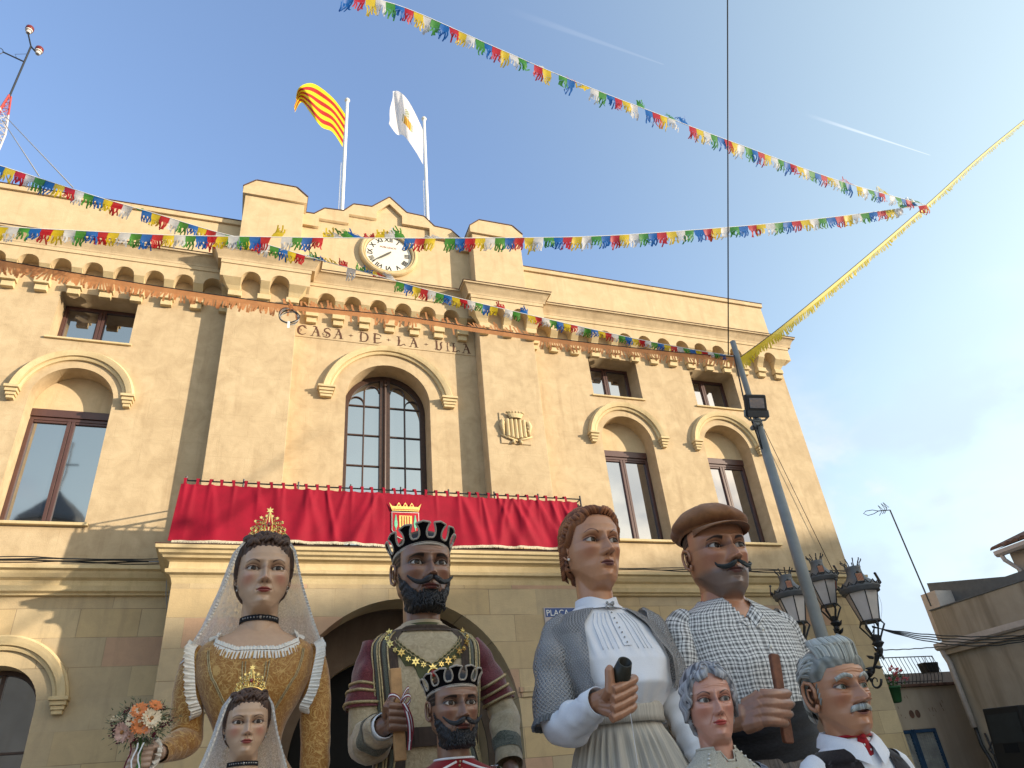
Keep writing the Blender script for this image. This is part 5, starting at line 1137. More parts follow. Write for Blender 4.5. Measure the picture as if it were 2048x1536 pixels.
class Head:
 """sculpted head; unit space: z 0 chin .. 1 crown, y forward, x to the viewer's right"""
 def __init__(s, **k):
  d = dict(width=0.92, jaw=1.0, nose=1.0, nosew=1.0, brow=0.4, skin=(0.6, 0.42, 0.32), cheek=(0.6, 0.25, 0.2), lips=(0.45, 0.1, 0.09), browc=(0.05, 0.03, 0.02), iris=(0.10, 0.05, 0.025),
     brow_t=0.012, brow_arch=0.03, cheekbone=1.0, neckr=0.205, eyeo=1.0, lipw=1.0, lipt=1.0, smile=0.0, wrinkle=0.0, liner=(0.03, 0.015, 0.01), shadow=None, chin=1.0, gaze=(0, 0), necklen=0.9, stubble=None, neck_y=-0.07, mouthopen=0.0, ear=1.0, back=1.0)
  d.update(k); s.__dict__.update(d); s.make()
 def make(s):
  nA = 190
  t = np.linspace(-PI, PI, nA, endpoint=False); th = t-0.48*np.sin(t)
  z = np.concatenate([np.linspace(-s.necklen, -0.12, 14, endpoint=False), np.linspace(-0.12, 0.02, 16, endpoint=False), np.linspace(0.02, 0.72, 135, endpoint=False), 0.72+0.28*np.sin(np.linspace(0, PI/2, 34))])
  z[-1] = 0.9995
  TH, Z = np.meshgrid(th, z)
  zk = [-1.0, 0.0, 0.06, 0.12, 0.20, 0.30, 0.40, 0.50, 0.60, 0.70, 0.80, 0.88, 0.94, 0.98, 1.0]
  fk = [0.33, 0.335, 0.365, 0.372, 0.385, 0.390, 0.398, 0.400, 0.412, 0.415, 0.385, 0.32, 0.235, 0.14, 0.0]
  bk = [0.28, 0.30, 0.32, 0.345, 0.38, 0.41, 0.44, 0.465, 0.475, 0.47, 0.44, 0.375, 0.285, 0.175, 0.0]
  wk = [0.24, 0.245, 0.262, 0.282, 0.308, 0.330, 0.348, 0.353, 0.353, 0.350, 0.330, 0.28, 0.215, 0.13, 0.0]
  def ip(tab):
   v = np.interp(Z, zk, tab); return v
  F, B, W = ip(fk), ip(bk), ip(wk)
  low = sm(0.42, 0.0, Z); W = W*(1-(1-s.jaw)*low)*s.width
  n = np.interp(Z, [0, .1, .25, .45, .7, 1], [1.95, 2.0, 2.15, 2.35, 2.4, 2.05])
  B = B*s.back; c, si = np.cos(TH), np.sin(TH)
  X = W*np.sign(si)*np.abs(si)**(2/n)
  Yf = F*np.abs(c)**(2/n); Yb = -B*np.abs(c)**(2/2.1)
  Y = np.where(c >= 0, Yf, Yb)
  # neck, set back, meeting the jaw along a line that rises to the ears
  NX = s.neckr*si*(1+0.28*sm(-0.45, -1.1, Z)); NY = s.neck_y+s.neckr*1.05*c*(1+0.25*sm(-0.45, -1.1, Z))
  a = np.abs(TH); zj = 0.0+0.235*sm(0.5, 1.75, a)-0.05*sm(1.9, 2.8, a)
  w = sm(-0.085, 0.015, Z-zj)
  X = NX*(1-w)+X*w; Y = NY*(1-w)+Y*w
  fm = sm(0.05, 0.35, c)*sm(-0.05, 0.03, Z)
  def g(x0, z0, sx, sz, A, sym=True, p=2):
   v = A*np.exp(-(np.abs((X-x0)/sx)**p+np.abs((Z-z0)/sz)**p)*1.0)
   if sym and x0 != 0: v = v+A*np.exp(-(np.abs((X+x0)/sx)**p+np.abs((Z-z0)/sz)**p))
   return v
  ex, ez = 0.150*s.width/0.92, 0.498
  Dy = g(ex, ez+0.005, 0.085, 0.055, -0.052)+g(0.068, ez+0.01, 0.038, 0.05, -0.030)
  Dy += g(0.14, 0.600, 0.10, 0.030, 0.014+0.02*s.brow)+g(0, 0.60, 0.05, 0.03, 0.008*s.brow)
  Dy += g(0.205*s.width, 0.405, 0.085, 0.065, 0.020*s.cheekbone)-g(0.20*s.width, 0.27, 0.075, 0.075, 0.016*s.cheekbone)
  Dy += g(0, 0.205, 0.105, 0.07, 0.022)
  nz = np.interp(Z, [0.27, 0.284, 0.296, 0.312, 0.335, 0.36, 0.40, 0.45, 0.50, 0.545, 0.60, 0.64], [0, 0.01, 0.055, 0.118, 0.142, 0.138, 0.112, 0.082, 0.055, 0.034, 0.012, 0])
  nw = np.interp(Z, [0.28, 0.32, 0.36, 0.42, 0.5, 0.58, 0.64], [0.058, 0.058, 0.046, 0.036, 0.031, 0.045, 0.06])*s.nosew
  Dy += s.nose*nz*np.exp(-np.abs(X/nw)**2.4)
  Dy += g(0.054*s.nosew, 0.322, 0.024*s.nosew, 0.026, 0.055*s.nose, p=2.4)
  Dy -= g(0.028*s.nosew, 0.296, 0.013, 0.010, 0.035)
  # lips
  lw = 0.088*s.lipw; xx = np.clip(np.abs(X)/lw, 0, 1.6); sml = s.smile*0.028*xx**2
  zl = 0.203+sml
  env = np.clip(1-xx**2.2, 0, 1)
  Dy += 0.020*s.lipt*np.exp(-((Z-(zl+0.017))/0.013)**2)*env**.6
  Dy += 0.026*s.lipt*np.exp(-((Z-(zl-0.019))/0.016)**2)*env**.6
  Dy -= (0.018+0.05*s.mouthopen)*np.exp(-((Z-zl)/(0.0055+0.016*s.mouthopen))**2)*np.clip(1.15-xx, 0, 1)**.4
  Dy -= 0.014*np.exp(-((np.abs(X)-lw*1.03)/0.014)**2-((Z-zl-sml*0.3)/0.014)**2)
  Dy -= g(0, 0.139, 0.060, 0.018, 0.020)+g(0, 0.250, 0.010, 0.022, 0.010)
  Dy += g(0, 0.062, 0.062, 0.042, 0.034*s.chin)
  # nasolabial folds
  fx = 0.062+0.062*np.clip((0.325-Z)/0.14, 0, 1)+0.01
  fold = np.exp(-((np.abs(X)-fx)/0.010)**2)*sm(0.15, 0.20, Z)*sm(0.345, 0.30, Z)
  Dy -= fold*(0.004+0.016*s.wrinkle+0.010*max(s.smile, 0))
  Dy += g(0.115, 0.245, 0.035, 0.05, 0.014*(s.wrinkle+max(s.smile, 0)))
  if s.wrinkle > 0:
   for k, zz in enumerate((0.66, 0.695, 0.735)):
    Dy -= 0.006*s.wrinkle*np.exp(-((Z-zz-0.008*np.cos(X*22))/0.006)**2)*sm(0.20, 0.12, np.abs(X))
   Dy -= g(0.155, 0.425, 0.055, 0.010, 0.014*s.wrinkle)
   Dy += g(0.155, 0.445, 0.055, 0.014, 0.012*s.wrinkle)
   Dy -= g(0.022, 0.60, 0.006, 0.03, 0.012*s.wrinkle)
  Y = Y+Dy*fm
  # eyes and lids
  s.eyes = []
  re = 0.072; ew, eu, el = 0.077, 0.030*s.eyeo, 0.021*s.eyeo
  s.C = np.zeros(X.shape+(3,)); s.C[:] = s.skin
  C = s.C
  def paint(mask, col):
   mask = np.clip(mask, 0, 1)[..., None]; C[:] = C*(1-mask)+np.array(col)*mask
  chk = g(0.215*s.width, 0.36, 0.085, 0.075, 1.0)*fm; paint(chk*0.55, s.cheek)
  if s.stubble: paint(sm(0.30, 0.20, Z+0.02*np.abs(X))*sm(-0.12, -0.02, Z-zj)*sm(-.3, .1, Y)*0.85, s.stubble)
  paint(g(0, 0.335, 0.05, 0.03, 0.30)*fm, s.cheek)
  lipm = ((Z < zl+0.036-0.010*np.exp(-(X/0.012)**2)-0.030*xx**2) & (Z > zl-0.043+0.038*xx**2)).astype(float)*(xx < 1.02)*fm; paint(lipm, s.lips)
  paint(np.exp(-((Z-zl)/0.0045)**2)*(xx < 1.08)*fm*0.85, tuple(q*0.25 for q in s.lips))
  paint(g(0.028*s.nosew, 0.297, 0.013, 0.009, 0.9)*fm, (0.03, 0.012, 0.008))
  paint(fold*fm*0.35*(0.4+s.wrinkle), tuple(q*0.6 for q in s.cheek))
  for sg in (-1, 1):
   cx_ = sg*ex; dd = (X-cx_)**2+(Z-ez)**2+np.where(c > 0, 0, 9)
   i = np.unravel_index(np.argmin(dd), dd.shape); ys = Y[i]; yc = ys-re+0.030
   u = (X-cx_)*sg  # outward positive
   dz = Z-(ez+0.004*u/0.07)
   hh = np.where(dz > 0, eu, el)*np.clip(1.08-0.18*np.abs(u/ew)+0.0*u, .5, 1.2)
   d = (u/ew)**2+(dz/hh)**2
   rl = np.sqrt(np.clip((re+0.009)**2-(u*0.92)**2-dz**2, 1e-5, None))+yc
   near = (c > 0) & (d < 14) & fm.astype(bool)
   wl_ = (1-sm(1.6, 5.5, d))*(1-sm(ew*.95, ew*1.4, np.abs(u))); Yn = Y*(1-wl_)+np.maximum(rl, Y-0.02)*wl_
   Yn = np.where(d < 1.0, yc+re*0.25, Yn)
   # crease over the upper lid
   dc = (u/(ew*1.18))**2+(dz/(eu*2.0))**2; Yn = Yn-0.008*np.exp(-((dc-1)/0.22)**2)*(dz > 0)
   Y = np.where(near, Yn, Y)
   if s.shadow: paint(np.exp(-np.clip(d-1, 0, 99)/2.6)*(c > 0)*(dz > -0.01)*0.75, s.shadow)
   paint((np.exp(-((d-1.25)/0.45)**2))*(c > 0)*np.where(dz > 0, 0.95, 0.5), s.liner)
   paint(np.exp(-((dc-1)/0.16)**2)*(dz > 0)*(c > 0)*0.4, s.liner)
   # eyebrow
   ub = (u+0.075)/0.165; bz = 0.572+s.brow_arch*np.sin(np.clip(ub, 0, 1)*PI*0.80)-0.012*np.clip(ub-.6, 0, 1)*3
   th_ = s.brow_t*np.clip(1.25-0.85*ub, 0.2, 1.1); bm = np.clip(1.6-np.abs((Z-bz)/th_)*1.2, 0, 1)*(ub > 0)*(ub < 1)*(c > 0)
   paint(bm*0.95, s.browc)
   s.eyes.append((cx_, yc, ez, re))
  s.X, s.Y, s.Z, s.TH = X, Y, Z, TH
 def place(s, eye_px, chin_px, Yf, yaw=0.0, pitch=0.0, roll=0.0, hscale=1.0):
  E = atY(*eye_px, Yf); Cn = atY(*chin_px, Yf); s.H = 2*(E.z-Cn.z)*hscale
  s.R = Matrix.Rotation(R_(yaw), 3, 'Z') @ Matrix.Rotation(R_(pitch), 3, 'X') @ Matrix.Rotation(R_(roll), 3, 'Y')
  f = s.R @ Vector((0, -0.40, 0.5)); s.O = E-f*s.H
  return s
 def W(s, x, y, z): return s.O+(s.R @ Vector((x, -y, z)))*s.H
 def WA(s, X, Y, Z):
  R = np.array(s.R)*s.H; P = np.stack([X, -Y, Z], -1); return P @ R.T+np.array(s.O)
 def add(s, mb, mi=0):
  P = s.WA(s.X, s.Y, s.Z); mb.grid(P.tolist(), closed_u=True, cols=s.C.tolist(), mi=mi)
  # crown cap
  for sg in (-1, 1): s.add_ear(mb, sg, mi)
 def add_ear(s, mb, sg, mi):
  k = s.ear; x0 = sg*0.335*s.width; zc, yc = 0.445, -0.045; cl = tuple(a*0.6+b*0.4 for a, b in zip(s.skin, s.cheek))
  def P(y, z, o): return s.W(x0+sg*o*k, yc+y*k, zc+z*k)
  mb.col = s.skin
  pts = [(0.05, -0.02), (0.055, 0.05), (0.03, 0.095), (-0.02, 0.115), (-0.06, 0.09), (-0.075, 0.03), (-0.06, -0.03), (-0.03, -0.075), (0.0, -0.105), (0.03, -0.10), (0.045, -0.06)]
  mb.tube([P(y, z, 0.028+0.022*(1 if y < 0 else 0)) for y, z in pts], [0.016*s.H*k]*11, 7, mi)
  mb.col = cl
  c = [P(-0.01+0.055*math.cos(t), 0.01+0.085*math.sin(t)-0.012, 0.012+0.012*(math.cos(t) < 0)) for t in (2*PI*q/14 for q in range(14))]
  mb.rings([[P(-0.01, 0.0, -0.015)+(p-P(-0.01, 0, .01))*0.3 for p in c], c], mi)
  mb.col = s.skin
  mb.tube([P(0.02, 0.05, 0.03), P(-0.025, 0.06, 0.035), P(-0.035, 0.0, 0.035), P(-0.01, -0.045, 0.03)], 0.011*s.H*k, 6, mi)
  mb.sphere(P(0.015, -0.09, 0.022), 0.026*s.H*k, 5, mi, (0.6, 0.8, 1.1)); mb.sphere(P(0.045, -0.005, 0.02), 0.016*s.H*k, 5, mi)
  mb.col = (1, 1, 1)
 def eyeballs(s, parent):
  gx, gz = s.gaze
  for (cx_, yc, ez, re) in s.eyes:
   mb = MB(); n = 26; ax = Vector((math.sin(R_(gx)), math.cos(R_(gx)), math.sin(R_(gz)))).normalized(); u = Vector((0, 0, 1)).cross(ax).normalized(); v = ax.cross(u)
   rg = []; cols = []
   angs = [0.01, 0.05, 0.10, 0.20, 0.215, 0.27, 0.38, 0.47, 0.51, 0.55, 0.60, 0.62, 0.8, 1.0, 1.25, 1.5]
   for a in angs:
    rg.append([s.W(*(Vector((cx_, yc, ez))+(ax*math.cos(a)+(u*math.cos(t)+v*math.sin(t))*math.sin(a))*re)) for t in (2*PI*k/n for k in range(n))])
    if a <= 0.205: col = (0.004, 0.003, 0.003)
    elif a <= 0.52: col = tuple(c*(0.5+0.6*(a-.2)/.27) for c in s.iris)
    elif a <= 0.52: col = tuple(c*0.3 for c in s.iris)
    else: col = (0.46, 0.42, 0.38)
    cols.append(col)
   mb.rings(rg, cols=cols); mb.build('eyeball', M['eye'], parent, smooth=True, colors=True)
 def shell(s, hfun, cfun, extra=0.0):
  """hair laid over the scalp: hfun(th,z,x,y)->thickness (<=0 means none)"""
  Hh = hfun(s.TH, s.Z, s.X, s.Y); nx_ = s.X/0.35; ny_ = s.Y/0.44; nz_ = (s.Z-0.55)/0.45; nz_ = np.where(s.Z > 0.55, nz_, nz_*0.35)
  ln = np.sqrt(nx_**2+ny_**2+nz_**2)+1e-6; h = np.clip(Hh, -0.015, 1)
  P = s.WA(s.X+nx_/ln*h, s.Y+ny_/ln*h, s.Z+nz_/ln*h); C = cfun(s.TH, s.Z, s.X, s.Y, Hh)
  return P, C, Hh
 def add_shell(s, mb, hfun, cfun, mi=0):
  P, C, Hh = s.shell(hfun, cfun); nr, na = Hh.shape; ids = -np.ones(Hh.shape, int); ok = Hh > -0.012
  PL = P.tolist(); CL = C.tolist()
  for i in range(nr-1):
   for j in range(na):
    j2 = (j+1) % na
    if ok[i, j] and ok[i, j2] and ok[i+1, j] and ok[i+1, j2]:
     q = []
     for a, b in ((i, j), (i, j2), (i+1, j2), (i+1, j)):
      if ids[a, b] < 0: ids[a, b] = mb.av(PL[a][b], CL[a][b])
      q.append(int(ids[a, b]))
     mb.af(q, mi)
def lockpath(h, pts): return [h.W(*p) for p in smooth_pts(pts)]
def smooth_pts(pts, k=5):
 pts = [Vector(p) for p in pts]; out = []
 for i in range(len(pts)-1):
  p0 = pts[max(i-1, 0)]; p1 = pts[i]; p2 = pts[i+1]; p3 = pts[min(i+2, len(pts)-1)]
  for j in range(k):
   f = j/k; out.append(0.5*((2*p1)+(p2-p0)*f+(2*p0-5*p1+4*p2-p3)*f*f+(-p0+3*p1-3*p2+p3)*f**3))
 out.append(pts[-1]); return out
def taper(n, r, a=0.35, b=0.15): return [r*min(1, a+(1-a)*min(1, 4*k/(n-1)), b+(1-b)*min(1, 3.0*(n-1-k)/(n-1))) for k in range(n)]
def lock(mb, h, pts, r, col, flat=0.6, n=7):
 P = lockpath(h, pts); mb.col = col; mb.tube(P, taper(len(P), r*h.H), n, flat=flat); mb.col = (1, 1, 1)
def loft(secs, n=72, m=60, fold=None):
 """secs: (z, cx, cy, rx, ry, p) in world; returns grid of points and (theta, v) arrays"""
 secs = sorted(secs, key=lambda q: -q[0]); zs = np.array([q[0] for q in secs]); A = np.array(secs, float)
 zz = np.linspace(zs[0], zs[-1], m)
 def cr(col):
  y = A[:, col][::-1]; x = zs[::-1]
  # monotone-ish smooth: dense linear then blur
  d = np.linspace(x[0], x[-1], 400); v = np.interp(d, x, y); k = np.hanning(25); k /= k.sum(); vp = np.pad(v, 12, mode='edge'); v = np.convolve(vp, k, 'valid'); return np.interp(zz, d, v)
 cx, cy, rx, ry, pp = [cr(i) for i in range(1, 6)]
 th = np.linspace(-PI, PI, n, endpoint=False)
 TH, ZZ = np.meshgrid(th, zz); f = lambda a: a[:, None]
 s_, c_ = np.sin(TH), np.cos(TH); e = 2/f(pp)
 X = f(rx)*np.sign(s_)*np.abs(s_)**e; Y = -f(ry)*np.sign(c_)*np.abs(c_)**e
 if fold is not None:
  d = fold(TH, ZZ); L = np.sqrt(X**2+Y**2)+1e-6; X = X*(1+d/L); Y = Y*(1+d/L)
 P = np.stack([X+f(cx), Y+f(cy), ZZ], -1)
 return P, TH, ZZ
def add_loft(mb, P, mask=None, uv=None, mi=0, closed=True, cols=None):
 nr, na = P.shape[:2]; ids = -np.ones((nr, na), int); PL = P.tolist()
 for i in range(nr-1):
  for j in range(na if closed else na-1):
   j2 = (j+1) % na
   q = ((i, j), (i, j2), (i+1, j2), (i+1, j))
   if mask is not None and not all(mask[a][b] for a, b in q): continue
   r = []
   for a, b in q:
    if ids[a, b] < 0: ids[a, b] = mb.av(PL[a][b], tuple(cols[a][b]) if cols is not None else None, (float(uv[a][b][0]), float(uv[a][b][1])) if uv is not None else None)
    r.append(int(ids[a, b]))
   mb.af(r, mi)
def sleeve(path, radii, n=28, m=46, fold=0.0, seed=0, uvs=1.0, flat=0.92, kinks=()):
 P = smooth_pts(path, 10); L = [0]
 for a, b in zip(P[:-1], P[1:]): L.append(L[-1]+(b-a).length)
 tt = np.linspace(0, 1, m); G = []; UV = []; prev = None; ks = np.linspace(0, 1, len(radii))
 for k, t in enumerate(tt):
  s_ = t*L[-1]; i = min(max(j for j in range(len(L)) if L[j] <= s_+1e-9), len(P)-2); f = (s_-L[i])/(L[i+1]-L[i]+1e-9); c = P[i].lerp(P[i+1], f); tg = (P[min(i+2, len(P)-1)]-P[max(i-1, 0)]).normalized()
  u = (Vector((0, -1, 0.001)).cross(tg)).normalized() if prev is None else (prev-tg*prev.dot(tg)).normalized(); prev = u; v = tg.cross(u)
  r = float(np.interp(t, ks, radii)); row = []; uvr = []
  for j in range(n):
   a = 2*PI*j/n; nn = noise.noise(Vector((math.cos(a)*1.3+seed, math.sin(a)*1.3, s_*7/ max(r*7, .3))))
   cr = noise.noise(Vector((seed+5.3, a*0.6 if a < PI else (2*PI-a)*0.6, s_/max(r, .02)*1.1)))
   kk = sum(am*math.exp(-((t-t0)/wd)**2)*math.sin((s_/r)*fr+1.5*math.cos(a)+seed) for t0, wd, am, fr in kinks)
   rr = r*(1+fold*(0.9*nn+0.7*cr)+kk)
   row.append(c+(u*math.cos(a)+v*math.sin(a)*flat)*rr); uvr.append((r*a*uvs, s_*uvs))
  G.append([tuple(p) for p in row]); UV.append(uvr)
 return np.array(G), UV
def remeshed(mb, voxel, smooth_it=2):
 me = bpy.data.meshes.new('tmp'); me.from_pydata(mb.v, [], mb.f); bm = bmesh.new(); bm.from_mesh(me); bmesh.ops.recalc_face_normals(bm, faces=bm.faces); bm.to_mesh(me); bm.free()
 o = bpy.data.objects.new('tmp', me); COL.objects.link(o); r = o.modifiers.new('r', 'REMESH'); r.mode = 'VOXEL'; r.voxel_size = voxel
 s_ = o.modifiers.new('s', 'SMOOTH'); s_.factor = 0.5; s_.iterations = smooth_it
 dg = bpy.context.evaluated_depsgraph_get(); e = o.evaluated_get(dg); m2 = bpy.data.meshes.new_from_object(e); bpy.data.objects.remove(o); bpy.data.meshes.remove(me); return m2
def grip_hand(mb, G, A, U, V, s, rc, phi1=2.6, wrist=None, wr=0.5, col=(1, 1, 1), thumb=0.6, spread=1.0, nail=(0.6, 0.5, 0.45), back=1.0, mi=0, phi_var=0.15, thumb_dir=None, tl=1.0):
 """hand of length s holding a rod: centre G, axis A (towards the thumb), U from rod to palm, V the way the fingers run"""
 A, U, V = (Vector(q).normalized() for q in (A, U, V)); t = MB(); rf = 0.052*s; fw = 0.108*s*spread; nails = []
 lens = (0.43, 0.47, 0.44, 0.35)
 for k in range(4):
  off = (1.5-k)*fw; r = rc+rf; c = G+A*off; ln = lens[k]*s
  kn = c+U*(rc+rf*1.5)-V*(0.17*s)
  pts = [kn-V*0.12*s, kn, c+U*(rc+rf*1.15)-V*0.02*s]
  arcl = ln-0.17*s; ph = 0.25; tot = 0; pv = pts[-1]
  while tot < arcl and ph < phi1-phi_var*abs(k-1.3):
   p = c+(U*math.cos(ph)+V*math.sin(ph))*max(r, 0.085*s)*(1+0.08*math.sin(ph*2)); tot += (p-pv).length; pts.append(p); pv = p; ph += 0.28
  if tot < arcl:
   d = (pts[-1]-pts[-2]).normalized(); pts.append(pts[-1]+d*(arcl-tot)*0.7)
  m_ = len(pts); rr = [rf*1.12, rf*1.18]+[rf*(1.06-0.22*i/(m_-2)+(0.07 if i in (2, 4) else 0)) for i in range(1, m_-1)]
  t.tube(pts, rr, 10); t.sphere(pts[-1], rr[-1]*0.97, 6)
  dd = (pts[-1]-pts[-2]).normalized(); on = (pts[-1]-c); on = (on-A*on.dot(A)); on = on.normalized() if on.length > 1e-5 else U
  nails.append((pts[-1]+on*rr[-1]*0.80+dd*rr[-1]*0.15, dd, A, on, rr[-1]))
 # palm
 pc = G+U*(rc+rf*1.7)-V*(0.30*s)
 for k in range(5):
  off = (1.5-k*0.75)*fw; a = G+A*off+U*(rc+rf*1.6)-V*0.16*s; b = (wrist if wrist is not None else pc-V*0.3*s)+A*off*0.42
  t.tube([a, a.lerp(b, 0.35)+U*rf*0.5*back, a.lerp(b, .75)+U*rf*0.2, b], [rf*1.25, rf*1.45, rf*1.35, rf*1.3], 9)
 w_ = wrist if wrist is not None else pc-V*0.3*s
 # thumb from the side of the palm
 tb = pc.lerp(w_, 0.15)+A*fw*1.5; td = Vector(thumb_dir).normalized() if thumb_dir else (V*0.75+A*0.45-U*0.5).normalized()
 t.tube([w_.lerp(pc, .5)+A*fw*0.6, tb, tb+(td+A*.4).normalized()*0.17*s*tl, tb+td*0.30*s*tl+A*0.05*s, tb+td*0.40*s*tl+V*0.02*s], [rf*1.3, rf*1.45, rf*1.25, rf*1.15, rf*0.95], 10); t.sphere(tb+td*0.40*s*tl+V*0.02*s, rf*0.93, 6)
 return t, nails, w_
def open_hand(fingers, wrist, rf, palm_r, thumb=None):
 """fingers: lists of world points knuckle..tip"""
 t = MB(); nails = []; kn = [f[0] for f in fingers]; A = (kn[0]-kn[-1]).normalized()
 for k, f in enumerate(fingers):
  P = smooth_pts(f, 4); m_ = len(P); rr = [rf[k]*(1.10-0.26*i/(m_-1)+0.05*math.sin(i/(m_-1)*PI*3)**2) for i in range(m_)]; t.tube(P, rr, 10); t.sphere(P[-1], rr[-1]*.98, 6)
  dd = (P[-1]-P[-3]).normalized(); on = A.cross(dd).normalized(); on = on if on.y < 0 else -on; nails.append((P[-1]+on*rr[-1]*.8, dd, A, on, rr[-1]))
  w2 = wrist+A*palm_r*(0.75-0.5*k); t.tube([f[0], f[0].lerp(w2, .4)+Vector((0, -palm_r*.25, 0)), w2], [rf[k]*1.25, palm_r*.62, palm_r*.70], 10)
 if thumb: P = smooth_pts(thumb, 4); t.tube(P, [rf[0]*(1.5-.45*i/(len(P)-1)) for i in range(len(P))], 10); t.sphere(P[-1], rf[0]*1.03, 6)
 return t, nails
def finish_hand(mb, t, nails, voxel, col, knuckle, mi=0, nailc=(0.5, 0.4, 0.35)):
 me = remeshed(t, voxel); b = len(mb.v); n = len(me.vertices)
 for v in me.vertices:
  q = noise.noise(v.co*35)*0.5+0.5; mb.av(v.co, tuple(c*(0.9+0.15*q) for c in col))
 for p in me.polygons: mb.af([b+i for i in p.vertices], mi)
 bpy.data.meshes.remove(me)
 mb.col = nailc
 for c, d, a, on, r in nails:
  rg = []
  for x, w in ((-0.9, 0.35), (-0.4, 0.62), (0.3, 0.66), (0.85, 0.40)):
   rg.append([c+d*r*x+a*r*w*q+on*r*(0.18-0.22*q*q) for q in (-1, -.5, 0, .5, 1)]+[c+d*r*x+a*r*w*q-on*r*0.2 for q in (1, 0, -1)])
  mb.rings(rg, mi)
 mb.col = (1, 1, 1)
def ruffle(pts, width, amp, freq, out, mat, name, parent, down=(0, 0, -1), rows=4, edge=0.0):
 """gathered frill along pts; out(i) = outward vector"""
 P0 = smooth_pts(pts, 8); P = []
 for a, b in zip(P0[:-1], P0[1:]):
  q = max(1, int((b-a).length/0.0036))
  P += [a.lerp(b, i/q) for i in range(q)]
 P.append(P0[-1]); n = len(P); G = []; L = 0; freq = 300
 for i, p in enumerate(P):
  if i: L += (P[i]-P[i-1]).length
  o = Vector(out(i/(n-1))).normalized(); t = (P[min(i+1, n-1)]-P[max(i-1, 0)]).normalized(); nn = t.cross(o).normalized(); row = []
  ww = 1+0.10*noise.noise(Vector((L*30, 0, 0))); pz_ = L*freq+2.2*noise.noise(Vector((L*22, 5, 0)))
  for r in range(rows+1):
   q = r/rows; row.append(p+o*width*q*ww*(1+0.03*math.sin(pz_))+nn*amp*(0.25+0.75*q)*math.sin(pz_)+t*amp*0.5*q*math.cos(pz_*0.5))
  G.append(row)
 mb = MB(); mb.grid(G); return mb.build(name, mat, parent, smooth=True, fixn=False)
def place_root(name, h, label, depth=0.0):
 return thing(name, (h.O.x, h.O.y, 0), label, 'giant figure')
# --- lace: holes worked into white thread
def lace_mat(name, c=(0.78, 0.76, 0.72), density=0.5, scale=26.0, base=0.35):
 m, T = newmat(name); P = T.n('ShaderNodeTexCoord').outputs['UV']
 v = T.n('ShaderNodeTexVoronoi', i_Vector=P, i_Scale=scale, feature='DISTANCE_TO_EDGE').outputs[0]
 nz = T.noise(P, scale*0.42, 3.0, 0.5, 1.0); nz2 = T.noise(P, scale*0.9, 2.0, 0.5, 2.0)
 flower = T.mr(T.math('ABSOLUTE', T.math('SUBTRACT', nz, 0.5)), 0.03, 0.075, 1.0, 0.0)
 fl2 = T.mr(T.math('ABSOLUTE', T.math('SUBTRACT', nz2, 0.52)), 0.02, 0.06, 1.0, 0.0)
 net = T.mr(v, 0.03, 0.10, 1.0, 0.0)
 edge = T.n('ShaderNodeSeparateXYZ', i_0=P); ed = T.n('ShaderNodeVertexColor', layer_name='Col').outputs[0]; e = T.n('ShaderNodeSeparateColor', i_0=ed).outputs[0]
 al = T.math('MAXIMUM', T.math('MAXIMUM', T.math('MULTIPLY', net, base+0.15), T.math('MULTIPLY', flower, 0.95)), T.math('MAXIMUM', T.math('MULTIPLY', fl2, 0.7), T.math('MAXIMUM', base, T.math('MULTIPLY', e, 0.95))))
 d = T.n('ShaderNodeBsdfDiffuse', i_Color=c); t = T.n('ShaderNodeBsdfTranslucent', i_Color=c); mx = T.n('ShaderNodeMixShader', i_0=0.4, i_1=d.outputs[0], i_2=t.outputs[0]); tr = T.n('ShaderNodeBsdfTransparent')
 T.n('ShaderNodeOutputMaterial', i_0=T.n('ShaderNodeMixShader', i_0=al, i_1=tr.outputs[0], i_2=mx.outputs[0]).outputs[0]); return m
M['lace'] = lace_mat('white lace', scale=60.0, base=0.50)
M['ruffle'] = simple('white cotton frill', (0.74, 0.71, 0.65), 0.85, 0.1, 40, 0.3, 150)
M['whitecloth'] = simple('white cotton', (0.76, 0.77, 0.80), 0.85, 0.04, 6, 0.25, 260)
def brocade(name, c0, c1, scale=11.0, sheen=0.4, rough=0.6, thick=0.05):
 m, T = newmat(name); P = T.n('ShaderNodeTexCoord').outputs['UV']
 n1 = T.n('ShaderNodeTexNoise', i_Vector=P, i_Scale=scale, i_Detail=0.5, i_Distortion=2.6).outputs[0]; n2 = T.n('ShaderNodeTexNoise', i_Vector=T.n('ShaderNodeMapping', i_Vector=P, i_Location=(3, 7, 0)), i_Scale=scale*1.6, i_Detail=0.0, i_Distortion=3.2).outputs[0]
 l1 = T.mr(T.math('ABSOLUTE', T.math('SUBTRACT', n1, 0.5)), thick*0.35, thick*0.8, 1.0, 0.0); l2 = T.mr(T.math('ABSOLUTE', T.math('SUBTRACT', n2, 0.46)), thick*0.3, thick*0.6, 1.0, 0.0)
 bl = T.mr(n2, 0.60, 0.64, 0, 1)
 k = T.math('MAXIMUM', T.math('MAXIMUM', l1, T.math('MULTIPLY', l2, 0.8)), T.math('MULTIPLY', bl, 0.5))
 fine = T.noise(P, 220, 2, 0.5); col = T.mix(T.math('MULTIPLY', k, 0.66), T.mix(T.noise(P, 5, 3), c0, tuple(x*0.75 for x in c0)), c1)
 return finish(T, m, col, rough, T.math('ADD', T.math('MULTIPLY', k, 1.0), T.math('MULTIPLY', fine, 0.4)), 0.3, 0.0, 0.3, 0.004, Sheen_Weight=sheen)
M['brocade'] = brocade('golden brown brocade', (0.33, 0.140, 0.022), (0.62, 0.40, 0.13))
